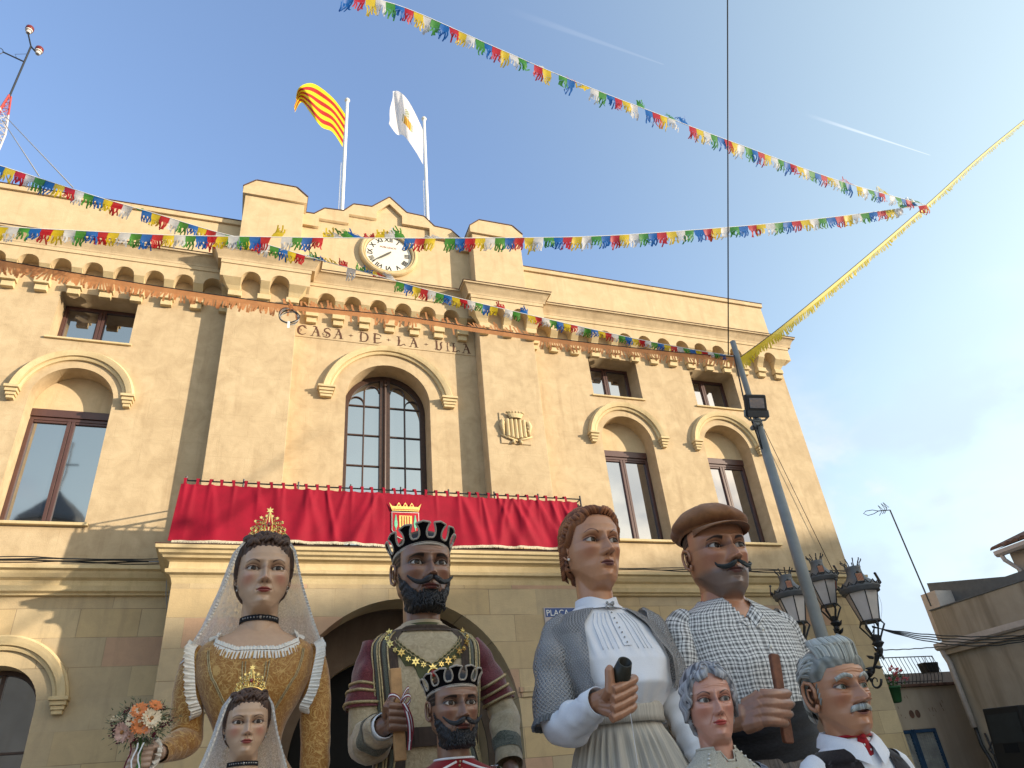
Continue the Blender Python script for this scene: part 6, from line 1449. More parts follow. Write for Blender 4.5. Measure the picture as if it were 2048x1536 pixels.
def star_gold(mb, c, r, ax, ay, th):
 pts = []
 for k in range(12): a = 2*PI*k/12; q = r if k % 2 == 0 else r*0.45; pts.append(c+ax*q*math.sin(a)+ay*q*math.cos(a))
 nn = ax.cross(ay).normalized(); mb.rings([[p-nn*th for p in pts], [p+nn*th for p in pts]])
def tiara(h, parent):
 """pierced gilt diadem standing on top of the head"""
 mb = MB(); X = (h.W(1, 0, 0)-h.W(0, 0, 0)).normalized(); Z = (h.W(0, 0, 1)-h.W(0, 0, 0)).normalized(); s = h.H
 def Q(t, q):  # t across -1..1, q height
  a = t*1.05; return h.W(0.30*math.sin(a), -0.02+0.16*math.cos(a)-0.02*q, 1.035-0.12*t*t+0.0+q*1.05)
 mb.tube([Q(t/10, 0.02) for t in range(-10, 11)], 0.013*s, 6); mb.tube([Q(t/10, 0.055) for t in range(-10, 11)], 0.008*s, 5)
 def spiral(t, q, r, sg):
  c = Q(t, q); mb.tube([c+(X*math.cos(a*sg)+Z*math.sin(a))*(r*s*(1-a/8.5)) for a in (k*0.45 for k in range(15))], 0.0075*s, 5)
 for sg in (-1, 1):
  for t, q, r in ((0.20, 0.13, 0.045), (0.20, 0.23, 0.036), (0.42, 0.12, 0.045), (0.50, 0.21, 0.042), (0.64, 0.12, 0.042), (0.82, 0.10, 0.036), (0.33, 0.19, 0.03), (0.72, 0.17, 0.028), (0.93, 0.07, .025)): spiral(sg*t, q, r, sg); spiral(sg*(t+.05), q-.05, r*0.7, -sg)
  for t, q in ((0.28, 0.10), (0.55, 0.10), (0.75, 0.09), (0.12, 0.28), (0.62, 0.25), (0.80, 0.18), (0.36, 0.27)): star_gold(mb, Q(sg*t, q), 0.028*s, X, Z, 0.004*s)
  mb.tube([Q(sg*0.1, 0.05), Q(sg*0.16, 0.15), Q(sg*0.10, 0.25), Q(sg*0.03, 0.33)], 0.008*s, 5)
  for t in (0.15, 0.35, 0.55, 0.75, 0.95): mb.tube([Q(sg*t, 0.03), Q(sg*(t+.03), 0.16*(1.1-t*.4))], 0.006*s, 4)
 star_gold(mb, Q(0, 0.36), 0.055*s, X, Z, 0.005*s); mb.tube([Q(0, 0.05), Q(0, 0.34)], 0.010*s, 5)
 o = mb.build('tiara', M['goldmetal'], parent)
 for t, q, r in ((0, 0.15, 0.030), (-0.42, 0.12, 0.014), (0.42, 0.12, 0.014)):
  mb = MB(); mb.sphere(Q(t, q)+(h.W(0, 0.02, 0)-h.W(0, 0, 0)), r*s, 6, sc=(0.8, 0.5, 1.2)); mb.build('gem', M['gem'], o, smooth=True)
def queen(name, label, eye, chin, Yf, yaw, small=False):
 h = Head(width=0.98, jaw=0.86, skin=(0.52, 0.335, 0.215), cheek=(0.52, 0.155, 0.115), lips=(0.30, 0.055, 0.045), browc=(0.085, 0.045, 0.028), brow_t=0.009, brow_arch=0.036, iris=(0.032, 0.013, 0.006), nose=0.95, shadow=(0.26, 0.13, 0.09), eyeo=1.0, lipt=1.05, chin=1.1, gaze=(4, 0), necklen=1.0, neckr=0.235, ear=0.7).place(eye, chin, Yf, yaw)
 root = place_root(name, h, label); s = h.H
 hb = MB(); h.add(hb)
 # bust, part of the same body
 bc = h.W(0, 0, -0.35); zt = h.O.z
 secs = [(zt-0.14*s, h.O.x, h.O.y+0.09*s, 0.24*s, 0.24*s, 2), (zt-0.25*s, h.O.x, h.O.y+0.09*s, 0.33*s, 0.25*s, 2), (zt-0.36*s, h.O.x, h.O.y+0.08*s, 0.60*s, 0.30*s, 2.1), (zt-0.50*s, h.O.x, h.O.y+0.06*s, 0.71*s, 0.36*s, 2.3), (zt-0.8*s, h.O.x, h.O.y+0.04*s, 0.67*s, 0.42*s, 2.3), (zt-1.1*s, h.O.x, h.O.y+0.04*s, 0.52*s, 0.38*s, 2.2)]
 P, TH, ZZ = loft(secs, 64, 40); cols = np.zeros(P.shape); cols[:] = h.skin; add_loft(hb, P, cols=cols)
 # dress
 def fold(TH, ZZ): return 0.0*TH
 dsec = [(zt-0.26*s, h.O.x, h.O.y+0.08*s, 0.36*s, 0.27*s, 2.1), (zt-0.36*s, h.O.x, h.O.y+0.07*s, 0.64*s, 0.32*s, 2.2), (zt-0.50*s, h.O.x, h.O.y+0.05*s, 0.75*s, 0.385*s, 2.4), (zt-0.85*s, h.O.x, h.O.y+0.02*s, 0.715*s, 0.47*s, 2.4), (zt-1.10*s, h.O.x, h.O.y+0.02*s, 0.60*s, 0.47*s, 2.3), (zt-1.40*s, h.O.x, h.O.y+0.03*s, 0.43*s, 0.36*s, 2.2), (zt-1.62*s, h.O.x, h.O.y+0.04*s, 0.38*s, 0.32*s, 2.1), (zt-1.85*s, h.O.x, h.O.y+0.04*s, 0.50*s, 0.43*s, 2.1), (zt-2.3*s, h.O.x, h.O.y+0.04*s, 0.85*s, 0.75*s, 2.1), (max(0.05, zt-5.6*s), h.O.x, h.O.y+0.04*s, 1.1*s, 1.0*s, 2.1)]
 P, TH, ZZ = loft(dsec, 110, 120, lambda TH, ZZ: np.where(ZZ < zt-1.8*s, 0.03*s*np.sin(TH*13)*sm(zt-1.8*s, zt-2.6*s, ZZ), 0))
 nl = zt-0.30*s-0.27*s*np.exp(-(np.abs(TH)/0.86)**3.2)-0.10*s*np.exp(-((np.abs(TH)-PI)/0.8)**2)
 mask = ZZ <= nl+0.008*s
 uv = np.stack([TH*0.62*s, ZZ], -1); mb = MB(); add_loft(mb, P, mask, uv); dress = mb.build('dress', M['brocade'], root, smooth=True, uv=True)
 # neckline frill
 npts = []
 for k in range(41):
  th = -PI+2*PI*k/40; zz = float(zt-0.30*s-0.27*s*math.exp(-(abs(th)/0.86)**3.2)-0.10*s*math.exp(-((abs(th)-PI)/0.8)**2)); i = int(np.argmin(np.abs(ZZ[:, 0]-zz))); j = int(round((th+PI)/(2*PI)*110)) % 110; npts.append(Vector(P[i, j])+Vector((0, 0, 0.01*s)))
 cn = Vector((h.O.x, h.O.y+0.05*s, zt-0.5*s))
 def outv(t):
  p = npts[int(t*40)]; d = (p-cn); d.z = 0; d.normalize(); return d*0.35+Vector((0, 0, -1.0)) if abs(t-.5) < .22 else d*0.9+Vector((0, 0, -0.3))
 ruffle(npts, 0.115*s, 0.016*s, 95/s*0.55, outv, M['ruffle'], 'neck_frill', root)
 ruffle([p+Vector((0, 0, 0.01*s)) for p in npts], 0.05*s, 0.012*s, 95/s*0.6, lambda t: Vector((0, 0, 1))-(npts[int(t*40)]-cn).normalized()*0.4, M['ruffle'], 'neck_frill', root)
 # braid seams on the bodice
 for th0, th1, z0, z1 in ((-0.85, -0.30, -0.52, -1.65), (0.85, 0.30, -0.52, -1.65), (-0.14, -0.10, -0.72, -1.7), (0.14, 0.10, -0.72, -1.7)):
  for dth in (-0.022, 0.022):
   mb = MB(); pts = []
   for k in range(14):
    q = k/13; th = th0+(th1-th0)*q**1.3+dth; zz = zt+(z0+(z1-z0)*q)*s; i = int(np.argmin(np.abs(ZZ[:, 0]-zz))); j = int(round((th+PI)/(2*PI)*110)) % 110; f = (th+PI)/(2*PI)*110-int((th+PI)/(2*PI)*110); j0 = int((th+PI)/(2*PI)*110) % 110
    pts.append(Vector(P[i, j0]).lerp(Vector(P[i, (j0+1) % 110]), f)+Vector((0, -0.006*s, 0)))
   mb.tube(pts, 0.012*s, 6, flat=0.6); mb.build('braid', M['dullgold'], dress, smooth=True)
 # arms
 def shp(sg): return Vector((h.O.x+sg*0.74*s, h.O.y+0.07*s, zt-0.62*s))
 if not small:
  A0 = shp(-1); el = atY(372, 1474, h.O.y-0.02*s); wr = atY(318, 1506, h.O.y-0.62*s)
  G, UV = sleeve([A0+Vector((0.10*s, 0, 0.08*s)), A0, A0.lerp(el, 0.5)+Vector((-0.03*s, 0, 0)), el, el.lerp(wr, 0.5)+Vector((0, 0, -0.03*s)), wr], [0.15*s, 0.18*s, 0.185*s, 0.18*s, 0.19*s, 0.185*s, 0.14*s, 0.11*s], fold=0.10, seed=3, kinks=((0.58, 0.08, 0.08, 2.6),))
  B0 = shp(1); e2 = atY(631, 1440, h.O.y+0.0*s); w2 = atY(628, 1640, h.O.y-0.1*s)
  G2, UV2 = sleeve([B0+Vector((-0.10*s, 0, 0.08*s)), B0, B0.lerp(e2, .5)+Vector((0.02*s, 0, 0)), e2, w2], [0.15*s, 0.18*s, 0.19*s, 0.19*s, 0.185*s, 0.18*s, 0.15*s, 0.12*s], fold=0.08, seed=9)
 else:
  A0 = shp(-1); wr = A0+Vector((-0.25*s, -0.3*s, -1.5*s)); G, UV = sleeve([A0+Vector((0.1*s, 0, .08*s)), A0, A0+Vector((-0.15*s, 0, -0.8*s)), wr], [0.20*s, 0.24*s, 0.2*s, 0.12*s], fold=0.08, seed=3)
  B0 = shp(1); w2 = B0+Vector((0.2*s, -0.2*s, -1.6*s)); G2, UV2 = sleeve([B0+Vector((-0.1*s, 0, .08*s)), B0, B0+Vector((0.12*s, 0, -0.8*s)), w2], [0.20*s, 0.24*s, 0.2*s, 0.12*s], fold=0.08, seed=9)
 for g_, u_ in ((G, UV), (G2, UV2)):
  mb = MB(); add_loft(mb, g_, None, u_); mb.build('sleeve', M['brocade'], root, smooth=True, uv=True)
 for sg, A_ in ((-1, A0), (1, B0)):
  pts = [A_+Vector((-sg*0.02*s, -0.10*s, 0.20*s)), A_+Vector((sg*0.0*s, -0.33*s, 0.06*s)), A_+Vector((-sg*0.04*s, -0.40*s, -0.20*s)), A_+Vector((-sg*0.09*s, -0.40*s, -0.45*s)), A_+Vector((-sg*0.17*s, -0.30*s, -0.62*s)), A_+Vector((-sg*0.10*s, -0.05*s, -0.66*s))]
  ruffle(pts, 0.13*s, 0.022*s, 80/s*0.5, lambda t, sg=sg: (sg*1.0, -0.35, 0.5-1.0*t), M['ruffle'], 'armhole_frill', root, rows=4)
 # hand with the bouquet
 if not small:
  d = (wr-el).normalized(); s_h = 0.52*s; Gp = wr+Vector((-0.22*s, -0.10*s, -0.05*s)); t_, nl_, w_ = grip_hand(hb, Gp, Vector((0.1, -0.1, 1)), Vector((0.25, -0.9, 0.0)), Vector((-1, -0.1, -0.05)), s_h, 0.035*s, 2.2, wrist=wr+Vector((-0.02*s, 0, 0)))
  t_.tube([wr+(el-wr).normalized()*0.12*s, wr, wr+Vector((-0.06*s, -0.01*s, 0))], [0.085*s, 0.085*s, 0.075*s], 12)
  finish_hand(hb, t_, nl_, 0.0045, (0.47, 0.31, 0.22), None, nailc=(0.5, 0.3, 0.25))
  cpts = [wr+(Vector((0, 0, 1))*math.cos(a)+Vector((0.35, -0.9, 0)).normalized()*math.sin(a))*0.10*s for a in (2*PI*k/12 for k in range(13))]
  ruffle(cpts, 0.10*s, 0.022*s, 60/s*0.5, lambda t: (cpts[int(t*12)]-wr).normalized()*0.8+Vector((-0.8, 0, 0)), M['ruffle'], 'cuff_frill', root)
  h.bouquet = Gp; h.wr = wr
 hb.build('body', M['skin'], root, smooth=True, colors=True)
 h.eyeballs(root)
 # hair
 hm = MB(); dark = np.array((0.050, 0.026, 0.018)); lite = np.array((0.125, 0.070, 0.045))
 def hf(th, z, x, y):
  a = np.abs(th); line = 0.80+0.010*np.sin(th*31)-0.10*sm(0.35, 0.95, a)-0.30*sm(1.08, 1.55, a)-0.32*sm(1.6, 2.2, a)
  m_ = (z-line); strand = np.sin(a*34+z*16+2*np.sin(z*18)); return np.where(m_ > 0, 0.003+0.040*sm(0, 0.13, m_)+0.009*strand*sm(0, .05, m_), np.where(m_ > -0.02, -0.01, -1))
 def cf(th, z, x, y, H_):
  strand = np.sin(np.abs(th)*34+z*16+2*np.sin(z*18)); k = (0.5+0.5*strand)[..., None]; return dark*(1-k*0.6)+lite*k*0.6
 h.add_shell(hm, hf, cf)
 rr = random.Random(5)
 for k in range(54):  # swept curls over the forehead
  x0 = -0.24+0.48*k/53+rr.uniform(-.02, .02); zb = 0.835-abs(x0)*0.18+rr.uniform(0.0, .14); y0 = 0.40-abs(x0)*0.45-(zb-0.80)*0.9; sw = rr.choice((-1, 1, 1)); L = rr.uniform(.09, .15)
  pts = [(x0-sw*0.05, y0-0.03, zb-0.0), (x0-sw*0.01, y0+0.035, zb+0.03), (x0+sw*0.03, y0+0.02, zb+0.075), (x0+sw*L*0.7, y0-0.04, zb+0.06), (x0+sw*L*0.75, y0-0.02, zb+0.015)]
  c = dark+(lite-dark)*rr.uniform(0, .9); lock(hm, h, pts, 0.028, tuple(c), 0.7)
 for sx_, zz in ((-0.17, 0.775), (0.20, 0.755), (0.235, 0.73)): lock(hm, h, [(sx_, 0.36, zz+0.06), (sx_+0.01, 0.385, zz+0.02), (sx_-0.015, 0.385, zz), (sx_+0.01, 0.38, zz-0.01)], 0.008, tuple(dark))
 hair = hm.build('hair', M['hairpaint'], root, smooth=True, colors=True)
 # choker
 mb = MB(); nz = -0.11; Rn = 0.242; cyo = h.neck_y
 ring = lambda z, r: [h.W(r*math.sin(t), cyo+r*1.05*math.cos(t), z) for t in (2*PI*k/48 for k in range(48))]
 mb.rings([ring(nz-0.035, Rn), ring(nz-0.035, Rn+0.012), ring(nz+0.035, Rn+0.012), ring(nz+0.035, Rn)], cap0=False, cap1=False); ch = mb.build('choker', simple('black velvet ribbon', (0.008, 0.008, 0.012), 0.8), root)
 mb = MB()
 for k in range(-6, 7): t = k*0.16; mb.sphere(h.W((Rn+0.016)*math.sin(t), cyo+(Rn+0.016)*1.05*math.cos(t), nz), (0.013 if k else 0.024)*s, 4)
 mb.build('stud', M['silver'], ch)
 for sg in (-1, 1):
  mb = MB()
  for q, r in ((0.345, 0.016), (0.315, 0.010), (0.285, 0.018)): mb.sphere(h.W(sg*0.325, 0.02, q), r*s, 5)
  mb.build('earring', M['silver'], root, smooth=True)
 tiara(h, root)
 # mantilla
 G = []; cols = []; uvs = []; nt_, nz_ = 90, 54
 for i in range(nz_+1):
  v = i/nz_; row = []; cr_ = []; ur = []
  for j in range(nt_+1):
   q = j/nt_*2-1; a = q*(2.30-0.45*v); sgq = 1 if q > 0 else -1
   # profile going down and out
   zt_ = np.interp(v, [0, .12, .25, .5, .75, 1.0], [1.05, 1.00, 0.80, 0.30, -0.18, -0.62 if not small else -1.0]); rx = np.interp(v, [0, .12, .25, .5, .75, 1.0], [0.03, 0.29, 0.43, 0.545, 0.70, 0.88]); ry = np.interp(v, [0, .12, .25, .5, .75, 1.0], [0.05, 0.27, 0.45, 0.50, 0.50, 0.50])
   fw = 0.018*math.sin(a*15+v*5)*v+0.02*math.sin(a*7)*v
   x = (rx+fw)*math.sin(a+PI) * -1; y = (ry+fw)*math.cos(a+PI)
   z = zt_-(0.02*math.sin(a*11)*v if v > .9 else 0);
   if v < 0.3: z += 0.02*(1-v/0.3)
   row.append(h.W(x, y-0.02+0.06*v*0, z)); e = 1.0 if (abs(q) > 0.955 or v > 0.965) else (0.0); cr_.append((e, e, e)); ur.append((a*0.75, v*2.0))
  G.append(row); cols.append(cr_); uvs.append(ur)
 mb = MB(); mb.grid(G, cols=cols, uvs=uvs); mb.build('lace_veil', M['lace'], root, smooth=True, colors=True, uv=True, fixn=False)
 for side in (0, -1):
  pts = [G[i][side] for i in range(5, nz_+1, 3)]
  ruffle(pts, 0.035*s, 0.010*s, 120/s*0.4, lambda t, sd=side: (1.0 if sd == -1 else -1.0, -0.6, 0.0), M['lace_edge'], 'lace_edging', root, rows=2)
 return h, root
M['lace_edge'] = simple('white lace border', (0.70, 0.68, 0.64), 0.9, 0.2, 90, 0.5, 180)
QH, QR = queen('giant_queen', 'large giant queen in gold brocade dress with white lace veil, holding a bouquet', (532, 1134), (527, 1209), 5.10, 2)
SQ, SQR = queen('giant_queen', 'smaller veiled queen head in front of the large queen', (497, 1443), (493, 1509), 3.9, 3, small=True)

# ---------------------------------------------------------------- bouquet
def bouquet(center, scale, root_loc):
 b = thing('bouquet', root_loc, 'bouquet of orange and cream daisies with dark red filler held by the queen in gold', 'bouquet')
 rr = random.Random(3); c0 = Vector(center); R0 = 0.20*scale
 mb = MB()
 for k in range(900):
  d = Vector((rr.gauss(0, 1), rr.gauss(0, 1), rr.gauss(0.25, 1))).normalized(); r = R0*rr.uniform(0.55, 1.32 if rr.random() < .3 else 1.0)
  p = c0+Vector((d.x*1.18, d.y*0.8, d.z*0.85))*r; t = Vector((rr.gauss(0, 1), rr.gauss(0, 1), rr.gauss(0, 1))).normalized(); l = (d*0.7+t*0.6).normalized()*rr.uniform(.012, .04)*scale*1.3; s = l.cross(t).normalized()*0.0035*scale*1.4
  mb.quad(p-s, p+s, p+l+s*.3, p+l-s*.3)
 for k in range(60):
  d = Vector((rr.gauss(0, 1), rr.gauss(0, .8), rr.gauss(0.2, 1))).normalized(); mb.tube([c0+d*R0*0.5, c0+Vector((d.x*1.25, d.y*.85, d.z*.9))*R0*rr.uniform(.9, 1.25)], 0.0016*scale, 3)
 mb.build('filler_leaves', M['dusty_leaf'], b, fixn=False)
 reds = simple('dark red blossom', (0.10, 0.012, 0.025), 0.8, 0.4, 60); crm = simple('cream petal', (0.72, 0.60, 0.42), 0.7, 0.2, 60); org = simple('orange petal', (0.68, 0.22, 0.07), 0.7, 0.25, 60); pk = simple('pale pink petal', (0.62, 0.38, 0.30), 0.7, 0.2, 60); yel = simple('flower centre', (0.35, 0.16, 0.05), 0.8)
 for k in range(34):
  d = Vector((rr.gauss(0, 1), -abs(rr.gauss(0.4, .7)), rr.gauss(0, 1))).normalized(); p = c0+Vector((d.x*1.15, d.y*0.8, d.z*.85))*R0*rr.uniform(.8, 1.0); mb = MB()
  for j in range(12): mb.sphere(p+Vector((rr.gauss(0, 1), rr.gauss(0, 1), rr.gauss(0, 1)))*0.014*scale, 0.007*scale, 3)
  mb.build('filler_blossom', reds if k % 3 else crm, b)
 def daisy(dx, dz, r, mat, np_=18):
  d = Vector((dx, -1.05+abs(dx)*.3, dz)).normalized(); p = c0+Vector((dx*R0, -R0*0.78*math.sqrt(max(0.1, 1-dx*dx*.6-dz*dz*.6)), dz*R0*0.9)); u = Vector((0, 0, 1)).cross(d).normalized(); v = d.cross(u)
  mb = MB()
  for lay in range(2):
   for k in range(np_):
    a = 2*PI*(k+lay*.5)/np_; e = u*math.cos(a)+v*math.sin(a); t = d.cross(e); L = r*(1-0.22*lay)*rr.uniform(.88, 1.05); wv = r*0.13; up = rr.uniform(.05, .22)+lay*.12
    mb.grid([[p+e*L*q+d*(L*up*q*q*1.0)+t*wv*w_*s_ for s_ in (-1, 0, 1)] for q, w_ in ((0.15, .5), (.5, 1), (.85, .95), (1.0, .3))])
  f = mb.build('flower', mat, b, smooth=True, fixn=False); mb = MB(); mb.sphere(p+d*r*0.06, r*0.2, 5); mb.build('flower_centre', yel, f)
 for a in ((-0.10, 0.55, .075, org), (0.48, 0.75, .060, org), (0.42, 0.18, .085, crm), (0.05, -0.10, .080, org), (-0.62, -0.35, .085, pk), (-0.30, 0.45, .05, crm), (-0.35, 0.10, .05, crm), (-0.35, -.55, .055, pk), (0.0, 0.25, .05, crm), (0.30, -.3, .04, pk)): daisy(a[0], a[1], a[2]*scale, a[3])
 mb = MB()
 for k in range(10): mb.tube([c0+Vector((rr.uniform(-.3, .3)*R0, rr.uniform(-.3, .3)*R0, -R0*.5)), c0+Vector((0.15*R0, 0, -R0*1.2)), c0+Vector((rr.uniform(-.1, .3)*R0, 0, -R0*1.9))], 0.005*scale, 5)
 mb.build('stems', M['leaf'], b)
 for k in range(3):
  mb = MB(); x = (-0.25+0.22*k)*R0; mb.grid([[c0+Vector((x+s_*0.006*scale+0.01*math.sin(q*6+k), -R0*.55, -R0*(0.75+1.1*q))) for s_ in (-1, 1)] for q in (0, .2, .4, .6, .8, 1)]); mb.build('ribbon', M['whitecloth'] if k else reds, b, fixn=False)
bc_ = atY(283, 1450, QH.O.y-0.42); bouquet(bc_, 0.66, bc_-Vector((0, 0, 0.35)))

# ---------------------------------------------------------------- kings
def crown(h, parent, tilt=0.0):
 s = h.H; blk = M['velvetblack']; cord = M['crowncord']
 nm = 12; pr = []
 zb, zt_ = 0.66, 1.16
 def base(t): return 0.355, 0.455
 def Q(t, q, o=0.0):
  """t angle, q height 0..1, flaring outwards; the front edge sits lower on the brow"""
  r = 1+0.14*q+0.12*q*q; zz = zb+0.055*math.cos(t)+0.235*q
  return h.W((0.335*r+o)*math.sin(t), -0.035+(0.445*r+o)*math.cos(t), zz)
 # upper outline: flared merlons separated by U-shaped gaps
 per = 2*PI/nm; prof = []
 for k in range(nm):
  t0 = k*per+per*0.5*0
  seq = [(0.00, 0.30), (0.10, 0.29), (0.20, 0.33), (0.27, 0.44), (0.285, 0.58), (0.24, 0.76), (0.15, 0.92), (0.12, 0.98), (0.15, 1.0), (0.5, 1.06), (0.85, 1.0), (0.88, 0.98), (0.85, 0.92), (0.76, 0.76), (0.715, 0.58), (0.73, 0.44), (0.80, 0.33), (0.90, 0.29)]
  for a, b in seq: prof.append((t0+a*per, b))
 mb = MB(); n = 360;
 # vertical strips from base to outline: use polygon fan columns between base and outline using profile order
 outer = []
 for k in range(nm):
  pts = prof[k*18:(k+1)*18]
  # merlon polygon (upper part) as strips between left and right flank
  left = pts[2:9]; right = pts[10:17][::-1]; t0 = k*per
  rowsL = [(t0+0.2*per, 0.29)]+left; rowsR = [(t0+0.8*per, 0.29)]+right
  for o, flip in ((0.0, False), (0.012, True)):
   G = []
   for (la, lb), (ra, rb) in zip(rowsL, rowsR): G.append([Q(la+(ra-la)*j/6, lb+(0.05*math.sin(PI*j/6) if lb > .99 else 0), o) for j in range(7)])
   mb.grid(G)
 for o in (0.0, 0.012): mb.grid([[Q(2*PI*j/120, q*0.29, o) for j in range(121)] for q in (0, .33, .66, 1.0)])
 c = mb.build('crown', blk, parent, smooth=True, fixn=False)
 mb = MB(); mb.tube([Q(a, b, 0.010) for a, b in prof], 0.0135*s, 6, closed=True); mb.tube([Q(2*PI*j/60, 0.0, 0.010) for j in range(60)], 0.017*s, 6, closed=True); mb.tube([Q(2*PI*j/60, 0.10, 0.010) for j in range(60)], 0.0055*s, 5, closed=True); mb.build('crown_piping', cord, c, smooth=True)
 # cap lining
 mb = MB(); G = [[h.W(0.33*r*math.sin(t), -0.03+0.43*r*math.cos(t), 0.78+0.24*(1-r*r)) for t in (2*PI*j/32 for j in range(32))] for r in (1.0, .85, .6, .3, .02)]; mb.grid(G, closed_u=True); mb.build('crown_lining', blk, c, smooth=True, fixn=False)
M['velvetblack'] = simple('black velvet', (0.006, 0.005, 0.006), 0.95, 0.3, 50, spec=0.05)
M['crowncord'] = simple('silver grey piping', (0.40, 0.355, 0.30), 0.6, 0.25, 120, 0.3, 200)
def beard(h, hm, rr):
 dark = np.array((0.010, 0.010, 0.012)); lite = np.array((0.040, 0.040, 0.044))
 def hf(th, z, x, y):
  a = np.abs(th); up = 0.155+0.02*np.cos(x*20)+0.16*sm(0.42, 1.15, a)+0.12*sm(1.15, 1.42, a)
  up = np.where(np.abs(x) < 0.10, np.where(np.abs(x) < 0.075, 0.166-0.0*x, 0.18), up)
  m_ = up-z; lo_ = z+0.06-0.06*sm(0.7, 1.5, a); st = np.sin(a*60+6*np.sin(z*24)+3*np.sin(z*60+a*9)); n2 = np.sin(z*70+np.sin(x*60)*2.2)
  v = np.where((m_ > 0) & (lo_ > 0) & (a < 1.42) & ((y > -0.02)), 0.008+0.050*sm(0, 0.09, m_)*sm(0, 0.06, lo_)*sm(1.42, 1.0, a)*(1-.62*sm(.45, 1.1, a))+0.007*st*sm(0, .03, m_)+0.005*n2*sm(0, .03, m_), -1)
  return v
 def cf(th, z, x, y, H_):
  k = (0.5+0.5*np.sin(np.abs(th)*60+6*np.sin(z*24)+3*np.sin(z*60+np.abs(th)*9)))[..., None]; return dark*(1-k)+lite*k
 h.add_shell(hm, hf, cf)
 for k in range(260):  # short carved strands
  a = rr.uniform(-1.15, 1.15); x = 0.245*h.width*math.sin(a); y = 0.05+0.350*math.cos(a)**0.8; zt_ = 0.14+0.16*max(0, abs(a)-.45); z = rr.uniform(-0.02, zt_-0.01)
  if abs(x) < .09 and z > .12: continue
  pull = 0.05; z2 = z-rr.uniform(.035, .07); sx_ = rr.uniform(-.015, .015)-x*0.08
  k_ = (0.045-.02*abs(a))*(1-max(0, (-z)*6)); c = dark+(lite-dark)*rr.uniform(.1, 1)
  lock(hm, h, [(x*1.0, y+k_-0.012, z), (x*1.04+sx_*.5, y+k_+0.008, z-.02), (x+sx_, y+k_-0.005+(0.0 if z2 > 0 else -0.03), z2)], 0.0085, tuple(c), 0.7, 5)
def moustache(h, hm, rr, n=46, span=0.24, lift=0.065, drop=0.0, thick=0.013, cols=((0.010, 0.010, 0.012), (0.045, 0.045, 0.05)), zc=0.262, y0=0.445):
 d0, d1 = np.array(cols[0]), np.array(cols[1])
 for sg in (-1, 1):
  for k in range(n):
   q = rr.random(); w = 1-q; zz = zc+0.018*(rr.random()-.3); yy = y0+0.02*rr.random()
   pts = [(sg*0.006, yy, zz+0.012), (sg*0.06, yy+0.008+0.01*w, zz-0.012-0.022*q), (sg*0.13, yy-0.035, zz-0.035-0.015*q-drop*.5), (sg*(0.19+0.02*w), yy-0.085, zz-0.015-0.008*q-drop), (sg*span, yy-0.125, zz+lift-0.012*q-drop)]
   cut = rr.choice((3, 4, 5, 5)); pts = pts[:cut]
   lock(hm, h, pts, thick*rr.uniform(.7, 1.1), tuple(d0+(d1-d0)*rr.random()), 0.75, 5)
